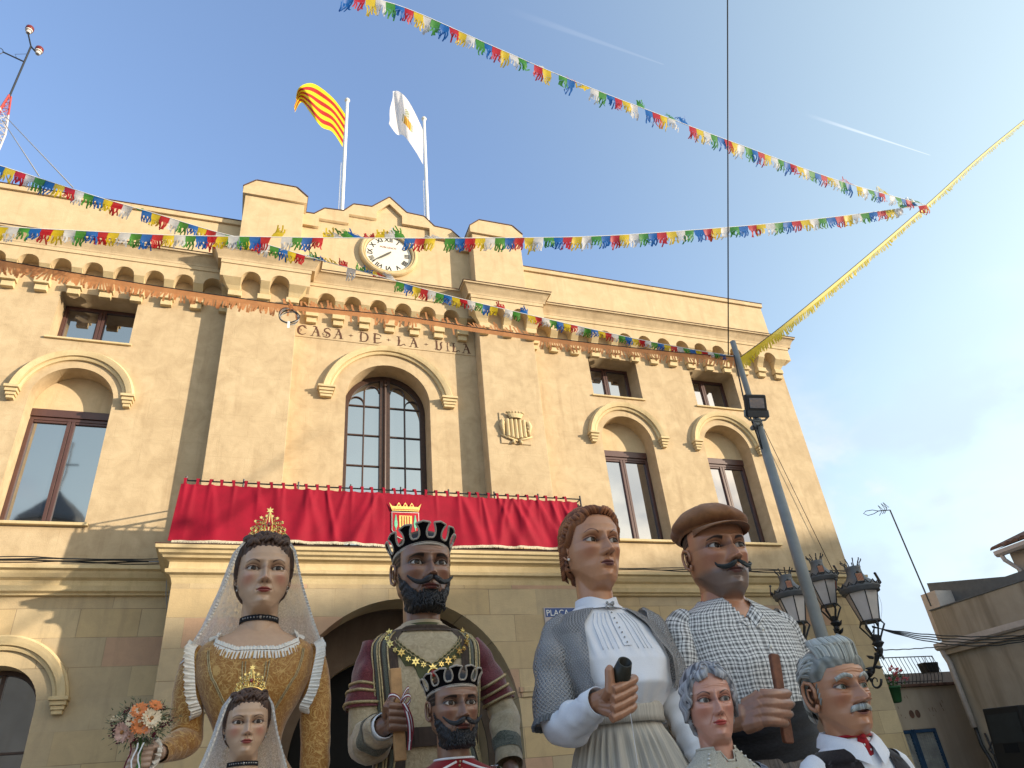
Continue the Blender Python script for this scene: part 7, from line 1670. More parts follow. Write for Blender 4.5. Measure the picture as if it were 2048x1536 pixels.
def king(name, label, eye, chin, Yf, yaw, small=False):
 dk = (0.25, 0.130, 0.080)
 h = Head(width=0.94, jaw=1.0, skin=dk, cheek=(0.29, 0.115, 0.075), lips=(0.22, 0.07, 0.055), browc=(0.010, 0.008, 0.008), brow_t=0.018, brow_arch=0.012, iris=(0.028, 0.013, 0.007), nose=1.12, brow=1.0, cheekbone=1.5, wrinkle=0.35, shadow=(0.08, 0.042, 0.03), eyeo=1.0, liner=(0.008, 0.005, 0.004), gaze=(0, 4), necklen=1.0, neckr=0.225, ear=1.15, mouthopen=0.2).place(eye, chin, Yf, yaw)
 root = place_root(name, h, label); s = h.H; zt = h.O.z; rr = random.Random(8)
 hb = MB(); h.add(hb)
 hm = MB(); beard(h, hm, rr); moustache(h, hm, rr, n=80, span=0.285, lift=0.055, thick=0.029, zc=0.272, y0=0.480)
 bo = hm.build('beard', M['hairpaint'], root, smooth=True, colors=True)
 hm = MB()
 dd = np.array((0.014, 0.013, 0.014))
 h.add_shell(hm, lambda th, z, x, y: np.where((z > 0.50-0.1*sm(1.6, 2.4, np.abs(th))) & (np.abs(th) > 1.22), 0.008+0.004*np.sin(z*120), np.where((z > .74), 0.006, -1)), lambda th, z, x, y, H_: np.broadcast_to(dd, x.shape+(3,)))
 hm.build('hair', M['hairpaint'], root, smooth=True, colors=True)
 crown(h, root); h.eyeballs(root)
 X0, Y0 = h.O.x, h.O.y
 if not small:
  beige = M['tunic']; brown = M['surcoat']
  secs = [(zt-0.17*s, X0, Y0+0.07*s, 0.235*s, 0.235*s, 2), (zt-0.22*s, X0, Y0+0.07*s, 0.36*s, 0.27*s, 2), (zt-0.30*s, X0, Y0+0.07*s, 0.60*s, 0.33*s, 2.1), (zt-0.44*s, X0, Y0+0.06*s, 0.66*s, 0.38*s, 2.3), (zt-0.9*s, X0, Y0+0.03*s, 0.62*s, 0.42*s, 2.3), (zt-1.45*s, X0, Y0+0.03*s, 0.54*s, 0.40*s, 2.2), (zt-1.75*s, X0, Y0+0.03*s, 0.60*s, 0.45*s, 2.2), (zt-2.4*s, X0, Y0+0.03*s, 0.78*s, 0.62*s, 2.1), (0.05, X0, Y0+0.03*s, 0.95*s, 0.8*s, 2.1)]
  fo = lambda TH, ZZ: np.where(ZZ < zt-0.6*s, 0.012*s*np.sin(TH*9+2*np.sin(ZZ*5))*sm(zt-.6*s, zt-1.2*s, ZZ), 0)+0.02*s*np.sin(TH*16)*sm(zt-1.6*s, zt-2*s, ZZ)
  P, TH, ZZ = loft(secs, 100, 120, fo); uv = np.stack([TH*0.6*s, ZZ], -1); mb = MB(); add_loft(mb, P, None, uv); tu = mb.build('tunic', beige, root, smooth=True, uv=True)
  def S(th, z, o=0.0):
   i = int(np.argmin(np.abs(ZZ[:, 0]-z))); f = (th+PI)/(2*PI)*100; j = int(f) % 100; p = Vector(P[i, j]).lerp(Vector(P[i, (j+1) % 100]), f-int(f)); d = Vector((p.x-X0, p.y-Y0, 0)).normalized(); return p+d*o
  # high collar with green band
  mb = MB(); ring = lambda z, r: [h.W(r*math.sin(t), h.neck_y+r*1.05*math.cos(t), z-0.03*math.cos(t)*0) for t in (2*PI*k/40 for k in range(40))]
  mb.rings([ring(-0.26, 0.262), ring(-0.14, 0.25), ring(-0.135, 0.243), ring(-0.2, 0.24)], cap0=False, cap1=False); mb.build('collar', M['tunic'], root, smooth=True)
  mb = MB(); mb.rings([ring(-0.235, 0.268), ring(-0.175, 0.262), ring(-0.175, 0.254), ring(-0.235, 0.256)], cap0=False, cap1=False); mb.build('collar_band', M['greenfelt'], root)
  # green yoke edging a V neck
  def patch(f0, f1, z0, z1, o, name, mat, nz_=26, nt_=12, parent=tu, uvf=None):
   """f0(q), f1(q): angles of both edges for q 0..1 down from z0 to z1"""
   G = [[S(f0(i/nz_)+(f1(i/nz_)-f0(i/nz_))*j/nt_, z0+(z1-z0)*i/nz_, o*(0.3 if j in (0, nt_) else 1)) for j in range(nt_+1)] for i in range(nz_+1)]
   uvs = [[(j/nt_, (z0+(z1-z0)*i/nz_)) for j in range(nt_+1)] for i in range(nz_+1)]
   mb = MB(); mb.grid(G, uvs=uvs); return mb.build(name, mat, parent, smooth=True, uv=True, fixn=False)
  vz = lambda a: zt-0.68*s+0.33*s*min(1, abs(a)/0.62)   # V line
  G = [];
  for i in range(41):
   a = -0.70+1.40*i/40; z_ = vz(a); G.append([S(a*1.0, z_+q*s, 0.012*s*(1 if 0 < k < 5 else .2)) for k, q in enumerate((0.0, -0.03, -0.08, -0.13, -0.17, -0.20-0.10*math.exp(-(a/0.12)**2)-0.04*math.sin(a*26)))])
  mb = MB(); mb.grid(G); yk = mb.build('green_yoke', M['greenfelt'], tu, smooth=True, fixn=False)
  for off in (0.0, -0.035): mb = MB(); mb.tube([S(-0.70+1.40*i/40, vz(-0.70+1.40*i/40)+off*s, 0.016*s) for i in range(41)], 0.008*s, 5); mb.build('braid', M['dullgold'], yk, smooth=True)
  # brown surcoat panels with triple braid
  for sg in (-1, 1):
   patch(lambda q: sg*(0.46+0.10*(1-q)+0.0*q), lambda q: sg*1.50, zt-0.24*s, zt-2.6*s, 0.035*s, 'surcoat_panel', brown, 40, 14)
   for off, w_, mt in ((0.80, 0.13, M['greenbraid']), (1.03, 0.13, M['greenbraid'])):
    patch(lambda q: sg*(off-w_*.5*(1-.0*q))*1.0, lambda q: sg*(off+w_*.5), zt-0.28*s, zt-2.6*s, 0.043*s, 'green_stripe', mt, 40, 5)
   for off in (0.70, 0.90, 0.96, 1.12): mb = MB(); mb.tube([S(sg*off, zt-0.28*s-2.2*s*i/40, 0.046*s) for i in range(41)], 0.011*s, 6); mb.build('braid', M['dullgold'], tu, smooth=True)
  patch(lambda q: -0.75, lambda q: 0.75, zt-0.22*s, zt-0.27*s, 0.03*s, 'surcoat_collar', brown, 4, 14)
  # chain of star shaped links with pendant
  ch = bpy.data.objects.new('chain_of_office', None); COL.objects.link(ch); ch.parent = root; WL[ch] = WL[root]; ch.location = (0, 0, 0)
  Xv = Vector((1, 0, 0)); Zv = Vector((0, 0, 1))
  n_ = 17
  for k in range(n_):
   q = k/(n_-1)*2-1; a = q*0.86; z_ = zt-0.74*s+0.44*s*abs(q)**1.25; p = S(a, z_, 0.05*s); t = (S(a+.01, z_, .05*s)-p).normalized()
   mb = MB(); star_gold(mb, p, 0.052*s if k % 2 == 0 else 0.036*s, t, Zv, 0.006*s); mb.sphere(p+Vector((0, -0.008*s, 0)), 0.012*s, 4); mb.build('chain_link', M['goldmetal'], ch)
  p = S(0, zt-0.80*s, 0.07*s); mb = MB(); mb.tube([p+Xv*0.065*s*math.cos(t)+Zv*0.065*s*math.sin(t) for t in (2*PI*k/20 for k in range(20))], 0.013*s, 6, closed=True); mb.build('pendant', M['goldmetal'], ch, smooth=True); mb = MB(); mb.sphere(p+Zv*.01*s, 0.038*s, 6, sc=(1, .5, 1)); mb.build('pendant_gem', M['gem'], ch, smooth=True)
  # belt
  zb = zt-1.42*s
  mb = MB(); mb.grid([[S(-PI+2*PI*j/80, zb+dz*s, o*s) for j in range(81)] for dz, o in ((0.09, 0.02), (0.09, 0.045), (-0.09, 0.045), (-0.09, 0.02))]); be = mb.build('belt', simple('dark brown leather', (0.035, 0.018, 0.013), 0.5, 0.3), root, fixn=False)
  def ornament(x0, z0, w_, h_):
   mb = MB(); nx_, nz_ = max(1, int(w_/0.045)), max(1, int(h_/0.045))
   base_ = S(0, zb, 0.07*s);
   mb.box(X0+x0*s-0.0, X0+(x0+w_)*s, base_.y-0.012, base_.y+0.01, zb+z0*s, zb+(z0+h_)*s)
   for i in range(nx_):
    for j in range(nz_):
     c_ = Vector((X0+(x0+w_*(i+.5)/nx_)*s, base_.y-0.014, zb+(z0+h_*(j+.5)/nz_)*s)); mb.sphere(c_, 0.017*s, 4); mb.tube([c_+Vector((math.cos(t)*0.024*s, -0.002, math.sin(t)*0.024*s)) for t in (2*PI*k/8 for k in range(8))], 0.005*s, 4, closed=True)
   mb.build('belt_ornament', M['goldmetal'], be)
  ornament(0.06, 0.12, 0.19, 0.10); ornament(0.06, -0.34, 0.14, 0.46); ornament(0.2, -0.42, 0.26, 0.14)
  # arms
  A0 = Vector((X0-0.63*s, Y0+0.06*s, zt-0.42*s)); el = atY(733, 1482, Y0-0.1*s); wr = atY(768, 1452, Y0-0.75*s)
  G, UV = sleeve([A0+Vector((.05*s, 0, .05*s)), A0.lerp(el, .3), A0.lerp(el, .6)+Vector((-0.03*s, 0, 0)), el, el.lerp(wr, .5)+Vector((0, 0, -.02*s)), wr], [0.13*s, 0.16*s, 0.17*s, 0.19*s, 0.22*s, 0.23*s, 0.19*s, 0.15*s], fold=0.20, seed=21, kinks=((0.62, 0.12, 0.07, 2.3), (0.35, 0.1, 0.05, 2.5)))
  mb = MB(); add_loft(mb, G, None, UV); sl = mb.build('sleeve', M['tunic'], root, smooth=True, uv=True)
  m0 = len(G); mb = MB(); add_loft(mb, G[int(m0*.84):int(m0*.93)]*1.0+0.0, None, UV[int(m0*.84):int(m0*.93)])
  cG = G[int(m0*.82):int(m0*.93)]; cen = cG.mean(axis=1, keepdims=True); mb = MB(); add_loft(mb, cen+(cG-cen)*1.05, None, UV[int(m0*.82):int(m0*.93)]); mb.build('green_cuff', M['greenbraid'], sl, smooth=True, uv=True)
  B0 = Vector((X0+0.63*s, Y0+0.06*s, zt-0.42*s)); e2 = atY(1004, 1420, Y0+0.05*s); w2 = atY(1020, 1530, Y0-0.35*s)
  G2, UV2 = sleeve([B0+Vector((-.05*s, 0, .05*s)), B0.lerp(e2, .4), e2, e2.lerp(w2, .5), w2], [0.13*s, 0.16*s, 0.17*s, 0.17*s, 0.17*s, 0.16*s, 0.15*s], fold=0.20, seed=31, kinks=((0.55, 0.12, 0.07, 2.3),))
  mb = MB(); add_loft(mb, G2, None, UV2); sl2 = mb.build('sleeve', M['tunic'], root, smooth=True, uv=True)
  cG = G2[int(m0*.80):int(m0*.93)]; cen = cG.mean(axis=1, keepdims=True); mb = MB(); add_loft(mb, cen+(cG-cen)*1.05, None, UV2[int(m0*.80):int(m0*.93)]); mb.build('green_cuff', M['greenbraid'], sl2, smooth=True, uv=True)
  # burgundy cap sleeves over them
  for G_, U_, q1 in ((G, UV, 0.44), (G2, UV2, 0.50)):
   k1 = int(m0*q1); g_ = G_[0:k1]; cen = g_.mean(axis=1, keepdims=True); gr = np.linspace(1.12, 1.20, k1)[:, None, None]; gg = cen+(g_-cen)*gr; mb = MB(); add_loft(mb, gg, None, U_[0:k1]); cs = mb.build('cap_sleeve', M['burgundy'], root, smooth=True, uv=True)
   for q in (0.70, 0.84, 0.97):
    i = int((k1-1)*q); rg = gg[i]; mb = MB(); mb.tube([tuple(cen[i, 0]+(p-cen[i, 0])*1.03) for p in rg], 0.018*s, 6, closed=True); mb.build('braid', M['dullgold'], cs, smooth=True)
  # hand round the baton
  Gp = atY(798, 1437, wr.y-0.10*s); Ax = Vector((-0.03, -0.05, 1)); t_, nl_, w_ = grip_hand(hb, Gp, Ax, Vector((0.3, -0.9, 0)), Vector((0.95, 0.25, -0.06)), 0.60*s, 0.045*s, 2.3, wrist=wr)
  t_.tube([wr+(el-wr).normalized()*0.1*s, wr, wr.lerp(Gp, .3)], [0.10*s, 0.095*s, 0.08*s], 12)
  finish_hand(hb, t_, nl_, 0.005, (0.20, 0.102, 0.064), None, nailc=(0.24, 0.14, 0.11))
  cv = (wr-el).normalized(); mb = MB(); uu = cv.cross(Vector((0, 0, 1))).normalized(); vv = cv.cross(uu); mb.rings([[wr+cv*q*s+(uu*math.cos(t)+vv*math.sin(t))*r*s for t in (2*PI*k/20 for k in range(20))] for q, r in ((-0.16, .135), (0.03, .125), (0.035, .115), (-0.1, .11))], cap0=False, cap1=False); mb.build('white_cuff', M['whitecloth'], root, smooth=True)
  h.Gp = Gp; h.Ax = Ax.normalized()
  t2 = MB(); wd = (w2-e2).normalized(); t2.tube([w2, w2+wd*.25*s, w2+wd*0.45*s], [0.09*s, 0.11*s, 0.06*s], 10)
  for k in range(4): t2.tube([w2+wd*.3*s+Vector(((k-1.5)*.05*s, 0, 0)), w2+wd*.5*s+Vector(((k-1.5)*.055*s, -.02*s, 0)), w2+wd*.62*s+Vector(((k-1.5)*.05*s, -.08*s, 0))], 0.026*s, 8)
  t2.tube([w2+wd*.12*s+Vector((-.08*s, 0, 0)), w2+wd*.3*s+Vector((-.14*s, -.04*s, 0))], 0.03*s, 8)
  finish_hand(hb, t2, [], 0.006, (0.20, 0.102, 0.064), None)
 else:
  secs = [(zt-0.17*s, X0, Y0+0.07*s, 0.235*s, 0.235*s, 2), (zt-0.24*s, X0, Y0+0.07*s, 0.38*s, 0.28*s, 2), (zt-0.34*s, X0, Y0+0.07*s, 0.62*s, 0.34*s, 2.2), (zt-0.55*s, X0, Y0+0.06*s, 0.74*s, 0.40*s, 2.3), (zt-1.2*s, X0, Y0+0.03*s, 0.6*s, 0.45*s, 2.3), (zt-1.8*s, X0, Y0+0.03*s, 0.52*s, 0.42*s, 2.2), (max(0.3, zt-3.5*s), X0, Y0+0.03*s, 0.8*s, 0.7*s, 2.1)]
  P, TH, ZZ = loft(secs, 90, 70); uv = np.stack([TH*0.6*s, ZZ], -1); mb = MB(); add_loft(mb, P, None, uv); tu = mb.build('red_robe', M['redrobe'], root, smooth=True, uv=True)
  def S(th, z, o=0.0):
   i = int(np.argmin(np.abs(ZZ[:, 0]-z))); f = (th+PI)/(2*PI)*90; j = int(f) % 90; p = Vector(P[i, j]).lerp(Vector(P[i, (j+1) % 90]), f-int(f)); d = Vector((p.x-X0, p.y-Y0, 0)).normalized(); return p+d*o
  mb = MB(); mb.tube([S(2*PI*j/40-PI, zt-0.19*s, 0.012*s) for j in range(40)], 0.016*s, 6, closed=True); mb.build('white_trim', M['whitecloth'], tu, smooth=True)
  for sg in (-1, 1):
   for pts in ([(0.12, -.24), (0.5, -.30), (0.95, -.36), (1.2, -.55)], [(0.15, -.34), (0.35, -.36), (0.55, -.42), (0.6, -.65)]):
    mb = MB(); mb.tube([S(sg*a, zt+b*s, 0.014*s) for a, b in pts], 0.016*s, 6); mb.build('white_trim', M['whitecloth'], tu, smooth=True)
   p = S(sg*1.15, zt-0.335*s, 0.03*s); mb = MB(); star_gold(mb, p, 0.06*s, Vector((1, 0, 0)), Vector((0, -.6, .8)), 0.008*s); mb.build('brooch', M['silver'], tu)
   A_ = Vector((X0+sg*0.66*s, Y0+.05*s, zt-0.55*s)); G, UV = sleeve([A_+Vector((-sg*.05*s, 0, .08*s)), A_, A_+Vector((sg*.1*s, 0, -.7*s)), A_+Vector((sg*.05*s, -.3*s, -1.3*s))], [0.17*s, 0.2*s, 0.18*s, 0.13*s], fold=0.1, seed=3+sg)
   mb = MB(); add_loft(mb, G, None, UV); mb.build('sleeve', M['redrobe'] if sg < 0 else M['greenfelt'], root, smooth=True, uv=True)
  mb = MB()
  for k in range(8): mb.sphere(S(0.02*(-1)**k, zt-(0.22+0.05*k)*s, 0.02*s), 0.016*s, 4)
  mb.build('clasp', M['dullgold'], tu)
 hb.build('body', M['skin'], root, smooth=True, colors=True)
 return h, root
def fabric(name, c, c2=None, scale=60, bstr=0.5, rough=0.85, sheen=0.2, bdist=0.004, dist=0.6, spec=0.2):
 m, T = newmat(name); P = T.n('ShaderNodeTexCoord').outputs['UV']; W3 = T.n('ShaderNodeNewGeometry').outputs['Position']
 n1 = T.noise(P, scale, 4, 0.6, dist); n2 = T.noise(W3, 5.0, 4, 0.6)
 col = T.mix(T.mr(n1, 0.35, 0.7), c, c2 or tuple(x*0.7 for x in c)); col = T.mix(T.math('MULTIPLY', T.mr(n2, 0.4, 0.75), 0.35), col, T.mix(1.0, col, (0.7, 0.68, 0.66), 'MULTIPLY'))
 return finish(T, m, col, rough, n1, bstr, 0.0, spec, bdist, Sheen_Weight=sheen)
M['tunic'] = fabric('beige crushed velvet', (0.52, 0.42, 0.27), (0.36, 0.28, 0.17), 26, 0.7, 0.55, 0.5, 0.008, 1.5)
M['surcoat'] = fabric('dark brown cloth', (0.060, 0.042, 0.033), (0.10, 0.072, 0.055), 14, 0.3)
M['greenfelt'] = fabric('olive green velvet', (0.085, 0.095, 0.045), (0.15, 0.145, 0.075), 18, 0.5)
M['greenbraid'] = brocade('green and silver braid', (0.045, 0.055, 0.040), (0.25, 0.25, 0.19), 38, 0.2, 0.7, 0.09)
M['burgundy'] = brocade('burgundy brocade', (0.105, 0.008, 0.016), (0.20, 0.035, 0.045), 20, 0.5, 0.6, 0.07)
M['redrobe'] = fabric('red velvet robe', (0.26, 0.012, 0.018), (0.18, 0.008, 0.012), 30, 0.4)
KH, KR = king('giant_king', 'large bearded giant king in beige tunic and brown surcoat holding a wooden baton', (861, 1122), (858, 1205), 5.30, 2)
SK, SKR = king('giant_king', 'smaller bearded king head in red robe in front of the large king', (925, 1404), (926, 1484), 4.4, 4, small=True)
# baton with ribbon in the king's fist
bt = thing('wooden_baton', KH.Gp-Vector((0, 0, 0.4)), 'pale wooden baton tied with a striped ribbon in the large king\'s fist', 'baton')
top = atY(790, 1337, KH.Gp.y); bot = atY(801, 1522, KH.Gp.y); dv_ = (top-bot).normalized(); u_ = Vector((1, 0, 0)); u_ = (u_-dv_*u_.dot(dv_)).normalized(); v_ = dv_.cross(u_)
mb = MB(); hw = 0.036; hd = 0.022
mb.rings([[bot.lerp(top, q)+u_*hw*a*(1+0.06*math.sin(q*9))+v_*hd*b for a, b in ((-1, -1), (1, -1), (1, 1), (-1, 1))] for q in (0, .1, .25, .4, .55, .7, .85, .985, 1.0)])
wood1 = simple('pale worn wood', (0.44, 0.25, 0.11), 0.65, 0.25, 14, 0.4, 70); mb.build('stick', wood1, bt, bevel=0.006)
rb = M['ribbon'] = simple('burgundy ribbon', (0.20, 0.015, 0.03), 0.5); rw = M['whitecloth']
kc = atY(801, 1409, KH.Gp.y-0.06)
for sg, ax_, bz_ in ((-1, 0.075, 0.03), (1, 0.05, 0.075), (1, .06, 0.02)):
 for j, (mt, of) in enumerate(((rb, 0), (rw, 0.008), (rb, 0.015))):
  mb = MB(); mb.grid([[kc+Vector((sg*ax_*(1-math.cos(t))*.5*1.1, -0.02*math.sin(t)-0.01+0.001*j, bz_*(1-math.cos(t))*.5+0.028*math.sin(t)+of+w_)) for w_ in (0, 0.008)] for t in (2*PI*k/18 for k in range(19))]); mb.build('ribbon_loop', mt, bt, fixn=False)
for k, x_ in enumerate((0.02, 0.035)):
 for j, mt in enumerate((rb, rw, rb)):
  mb = MB(); mb.grid([[kc+Vector((x_*math.sin(q*3)+j*0.009+w_+0.03*q, -0.035-0.01*math.sin(q*5+k)-.001*j, -0.27*q*(1-.15*k))) for w_ in (0, 0.010)] for q in (i/12 for i in range(13))]); mb.build('ribbon_tail', mt, bt, fixn=False)

# ---------------------------------------------------------------- woman with the shawl
M['blouse'] = fabric('white cotton blouse', (0.78, 0.79, 0.83), (0.70, 0.71, 0.75), 200, 0.2, 0.8, 0.1, 0.002, 0.2)
def knit_mat():
 m, T = newmat('grey open knit wool'); P = T.n('ShaderNodeTexCoord').outputs['UV']
 sp = T.n('ShaderNodeSeparateXYZ', i_0=P); u = T.math('MULTIPLY', sp.outputs[0], 25.0); v = T.math('MULTIPLY', sp.outputs[1], 25.0)
 a = T.math('SINE', T.math('MULTIPLY', T.math('ADD', u, v), PI*1.0)); b = T.math('SINE', T.math('MULTIPLY', T.math('SUBTRACT', u, v), PI*1.0))
 h = T.math('ABSOLUTE', T.math('MULTIPLY', a, b)); fine = T.noise(P, 300, 2, 0.6)
 ed = T.n('ShaderNodeSeparateColor', i_0=T.n('ShaderNodeVertexColor', layer_name='Col').outputs[0]).outputs[0]
 hole = T.math('MULTIPLY', T.mr(h, 0.50, 0.68), T.mr(ed, 0.0, 1.0, 1.0, 0.0))
 col = T.mix(T.mr(h, 0, .6), (0.30, 0.295, 0.295), (0.13, 0.13, 0.135)); col = T.mix(T.math('MULTIPLY', fine, .6), col, (0.40, 0.39, 0.39))
 d = T.n('ShaderNodeBsdfPrincipled', i_Roughness=0.95); T.put(d.inputs['Base Color'], col); d.inputs['Specular IOR Level'].default_value = 0.1
 bn = T.n('ShaderNodeBump', i_Height=T.math('SUBTRACT', T.math('MULTIPLY', fine, .3), h), i_Strength=0.7, i_Distance=0.006); T.put(d.inputs['Normal'], bn.outputs[0])
 T.n('ShaderNodeOutputMaterial', i_0=T.n('ShaderNodeMixShader', i_0=T.math('MULTIPLY', hole, 0.92), i_1=d.outputs[0], i_2=T.n('ShaderNodeBsdfTransparent').outputs[0]).outputs[0]); return m
M['knit'] = knit_mat()
def striped(name, ca, cb, freq=240.0, bstr=0.5):
 m, T = newmat(name); P = T.n('ShaderNodeTexCoord').outputs['UV']; sp = T.n('ShaderNodeSeparateXYZ', i_0=P)
 n = T.noise(T.n('ShaderNodeMapping', i_Vector=P, i_Scale=(freq*0.28, 1.2, 1)), 1.0, 3.0, 0.7); n2 = T.noise(T.n('ShaderNodeMapping', i_Vector=P, i_Scale=(40, 2.0, 1)), 1.0, 3.0, 0.6)
 col = T.mix(T.mr(n, 0.38, 0.62), ca, cb); col = T.mix(T.math('MULTIPLY', T.mr(n2, .45, .7), .35), col, T.mix(1.0, col, (.6, .6, .62), 'MULTIPLY'))
 return finish(T, m, col, 0.85, n, bstr, 0, 0.2, 0.004)
M['skirt'] = striped('beige striped linen', (0.56, 0.52, 0.45), (0.40, 0.365, 0.315))
M['skirt2'] = striped('brown striped linen', (0.20, 0.17, 0.15), (0.105, 0.088, 0.080))
def surf(P, ZZ, n, X0, Y0):
 def S(th, z, o=0.0):
  i = int(np.argmin(np.abs(ZZ[:, 0]-z))); f = (th+PI)/(2*PI)*n; j = int(f) % n; p = Vector(P[i, j]).lerp(Vector(P[i, (j+1) % n]), f-int(f)); d = Vector((p.x-X0, p.y-Y0, 0)).normalized(); return p+d*o
 return S
def woman():
 sk = (0.52, 0.245, 0.125)
 h = Head(width=0.93, back=.86, jaw=0.98, skin=sk, cheek=(0.50, 0.175, 0.10), lips=(0.18, 0.055, 0.045), browc=(0.06, 0.025, 0.015), brow_t=0.008, brow_arch=0.055, iris=(0.05, 0.024, 0.009), nose=1.08, shadow=(0.34, 0.14, 0.08), eyeo=1.05, lipt=1.1, cheekbone=1.3, chin=1.1, gaze=(14, 2), neckr=0.22, necklen=1.0, ear=0.8, lipw=0.95).place((1210, 1077), (1216, 1157), 4.30, 2)
 root = place_root('giant_woman', h, 'giant woman with brown wavy hair, white blouse and grey knitted shawl holding a cone'); s = h.H; zt = h.O.z; X0, Y0 = h.O.x, h.O.y; rr = random.Random(4)
 hb = MB(); h.add(hb)
 hm = MB(); dark = np.array((0.10, 0.030, 0.012)); lite = np.array((0.40, 0.155, 0.06))
 def hf(th, z, x, y):
  a = np.abs(th); line = 0.80+0.03*np.cos(th*2)-0.08*sm(0.35, 0.8, a)-0.20*sm(1.0, 1.5, a)-0.44*sm(1.55, 2.0, a); m_ = z-line; wv = np.sin(z*26+a*8+1.2*np.sin(a*9)); st = np.sin(a*40+3*wv)
  return np.where(m_ > 0, 0.010+0.038*sm(0, .07, m_)+0.012*wv*sm(0, .05, m_)+0.005*st*sm(0, .04, m_), np.where(m_ > -0.02, -0.01, -1))
 def cf(th, z, x, y, H_):
  a = np.abs(th); wv = np.sin(z*26+a*8+1.2*np.sin(a*9)); k = (0.5+0.5*wv)[..., None]; k2 = (0.5+.5*np.sin(a*40+3*wv))[..., None]; return dark*(1-k*.7)+lite*k*.7*(0.7+.3*k2)
 h.add_shell(hm, hf, cf)
 for sg in (-1, 1):
  for k in range(26):
   q = k/25; a = sg*(0.08+1.45*q)+rr.uniform(-.05, .05); zb = 0.83-0.10*sm(0.3, .9, abs(a))-0.18*sm(0.95, 1.45, abs(a))
   def PT(a_, z_, o):
    w_ = 0.355*h.width*(1-max(0, z_-.72)**1.6*2.1); d_ = 0.43*(.86 if math.cos(a_) < 0 else 1)*(1-max(0, z_-.72)**1.6*2.1); return ((w_+o)*math.sin(a_), (d_+o)*math.cos(a_)-.02, z_)
   pts = [PT(a-sg*.04, zb+.01, 0.0), PT(a+sg*.03, zb+.055, .045), PT(a+sg*.12, zb+.09, .05), PT(a+sg*.20, zb+.07, .035), PT(a+sg*.26, zb+.10, .045), PT(a+sg*.36, zb+.12, .02)]
   c = dark+(lite-dark)*rr.uniform(.1, 1); lock(hm, h, pts, 0.030, tuple(c), 0.75)
  for k in range(20):
   z0 = 0.62-0.022*k; a = sg*(1.45+0.03*k); pts = [PT(a, z0, .02), PT(a+sg*.18, z0-.03, .05), PT(a+sg*.36, z0-.01, .045), PT(a+sg*.55, z0-.05, .03)]; c = dark+(lite-dark)*rr.uniform(.1, .9); lock(hm, h, pts, 0.026, tuple(c), 0.75)
 hm.build('hair', M['hairpaint'], root, smooth=True, colors=True); h.eyeballs(root)
 for sg in (-1, 1): mb = MB(); mb.sphere(h.W(sg*0.345, 0.02, .345), .018*s, 6); mb.build('pearl_earring', M['dial'], root, smooth=True)
 # torso
 cxB = X0+0.10*s
 zt += .03*s
 secs = [(zt-0.27*s, X0+.0*s, Y0+0.07*s, 0.30*s, 0.25*s, 2), (zt-0.38*s, X0+.02*s, Y0+0.07*s, 0.52*s, 0.30*s, 2.1), (zt-0.52*s, X0+.03*s, Y0+0.06*s, 0.68*s, 0.36*s, 2.2), (zt-0.95*s, X0+.06*s, Y0-0.04*s, 0.68*s, 0.50*s, 2.3), (zt-1.22*s, X0+.06*s, Y0-0.06*s, 0.60*s, 0.54*s, 2.2), (zt-1.46*s, X0+.05*s, Y0-0.0*s, 0.47*s, 0.43*s, 2.1), (zt-1.54*s, X0+.04*s, Y0+0.0*s, 0.42*s, 0.385*s, 2.1), (zt-1.62*s, X0+.04*s, Y0+.0*s, .40*s, .37*s, 2.1)]
 def fo(TH, ZZ):
  q = (zt-ZZ)/s; pl = 0.010*s*np.sin(TH*30)*sm(0.50, 0.62, q)*sm(1.0, 0.85, q)*(np.abs(TH) < 0.75); ga = 0.014*s*np.sin(TH*17+1.5*np.sin(TH*5)+(q-1.3)*3)*sm(1.0, 1.4, q)*sm(1.46, 1.36, q); lo_ = 0.02*s*np.sin(TH*6+q*5)*sm(.7, 1.2, q); return pl+ga+lo_
 P, TH, ZZ = loft(secs, 150, 110, fo); uv = np.stack([TH*.6*s, ZZ], -1); mb = MB(); add_loft(mb, P, None, uv); bl = mb.build('blouse', M['blouse'], root, smooth=True, uv=True); S = surf(P, ZZ, 150, X0+.04*s, Y0)
 ring = lambda z, r, dz=0.0: [h.W(r*math.sin(t), h.neck_y+r*1.05*math.cos(t), z-dz*max(0, math.cos(t))**6) for t in (2*PI*k/48 for k in range(48))]
 mb = MB(); mb.rings([ring(-.30, .32), ring(-.22, .272, .03), ring(-.135, .256, .06), ring(-.13, .240, .06), ring(-.20, .240, .03)], cap0=False, cap1=False); mb.build('blouse_collar', M['blouse'], root, smooth=True)
 bc = h.W(0.0, h.neck_y+0.315, -0.275); mb = MB();
 for k in range(14): mb.sphere(bc+Vector((rr.uniform(-.055, .055)*s, -0.01*s, rr.uniform(-.035, .035)*s)), 0.017*s, 4)
 mb.build('brooch', M['silver'], root)
 # button placket
 mb = MB(); G = [[S(a, zt-(0.36+0.46*i/14)*s, 0.014*s) for a in (-.05, -.02, .02, .05)] for i in range(15)]; mb.grid(G); pk = mb.build('placket', M['blouse'], bl, smooth=True, fixn=False)
 for k in range(7): mb = MB(); mb.sphere(S(0.0, zt-(0.40+0.062*k)*s, 0.024*s), 0.011*s, 4); mb.build('button', M['silver'], pk)
 for sg in (-1, 1):
  for a in (.14, .22, .30, .38): mb = MB(); mb.tube([S(sg*a*(1+.10*q/10), zt-(0.40+0.045*q)*s, 0.006*s) for q in range(11)], 0.0055*s, 5); mb.build('pleat', M['blouse'], bl, smooth=True)
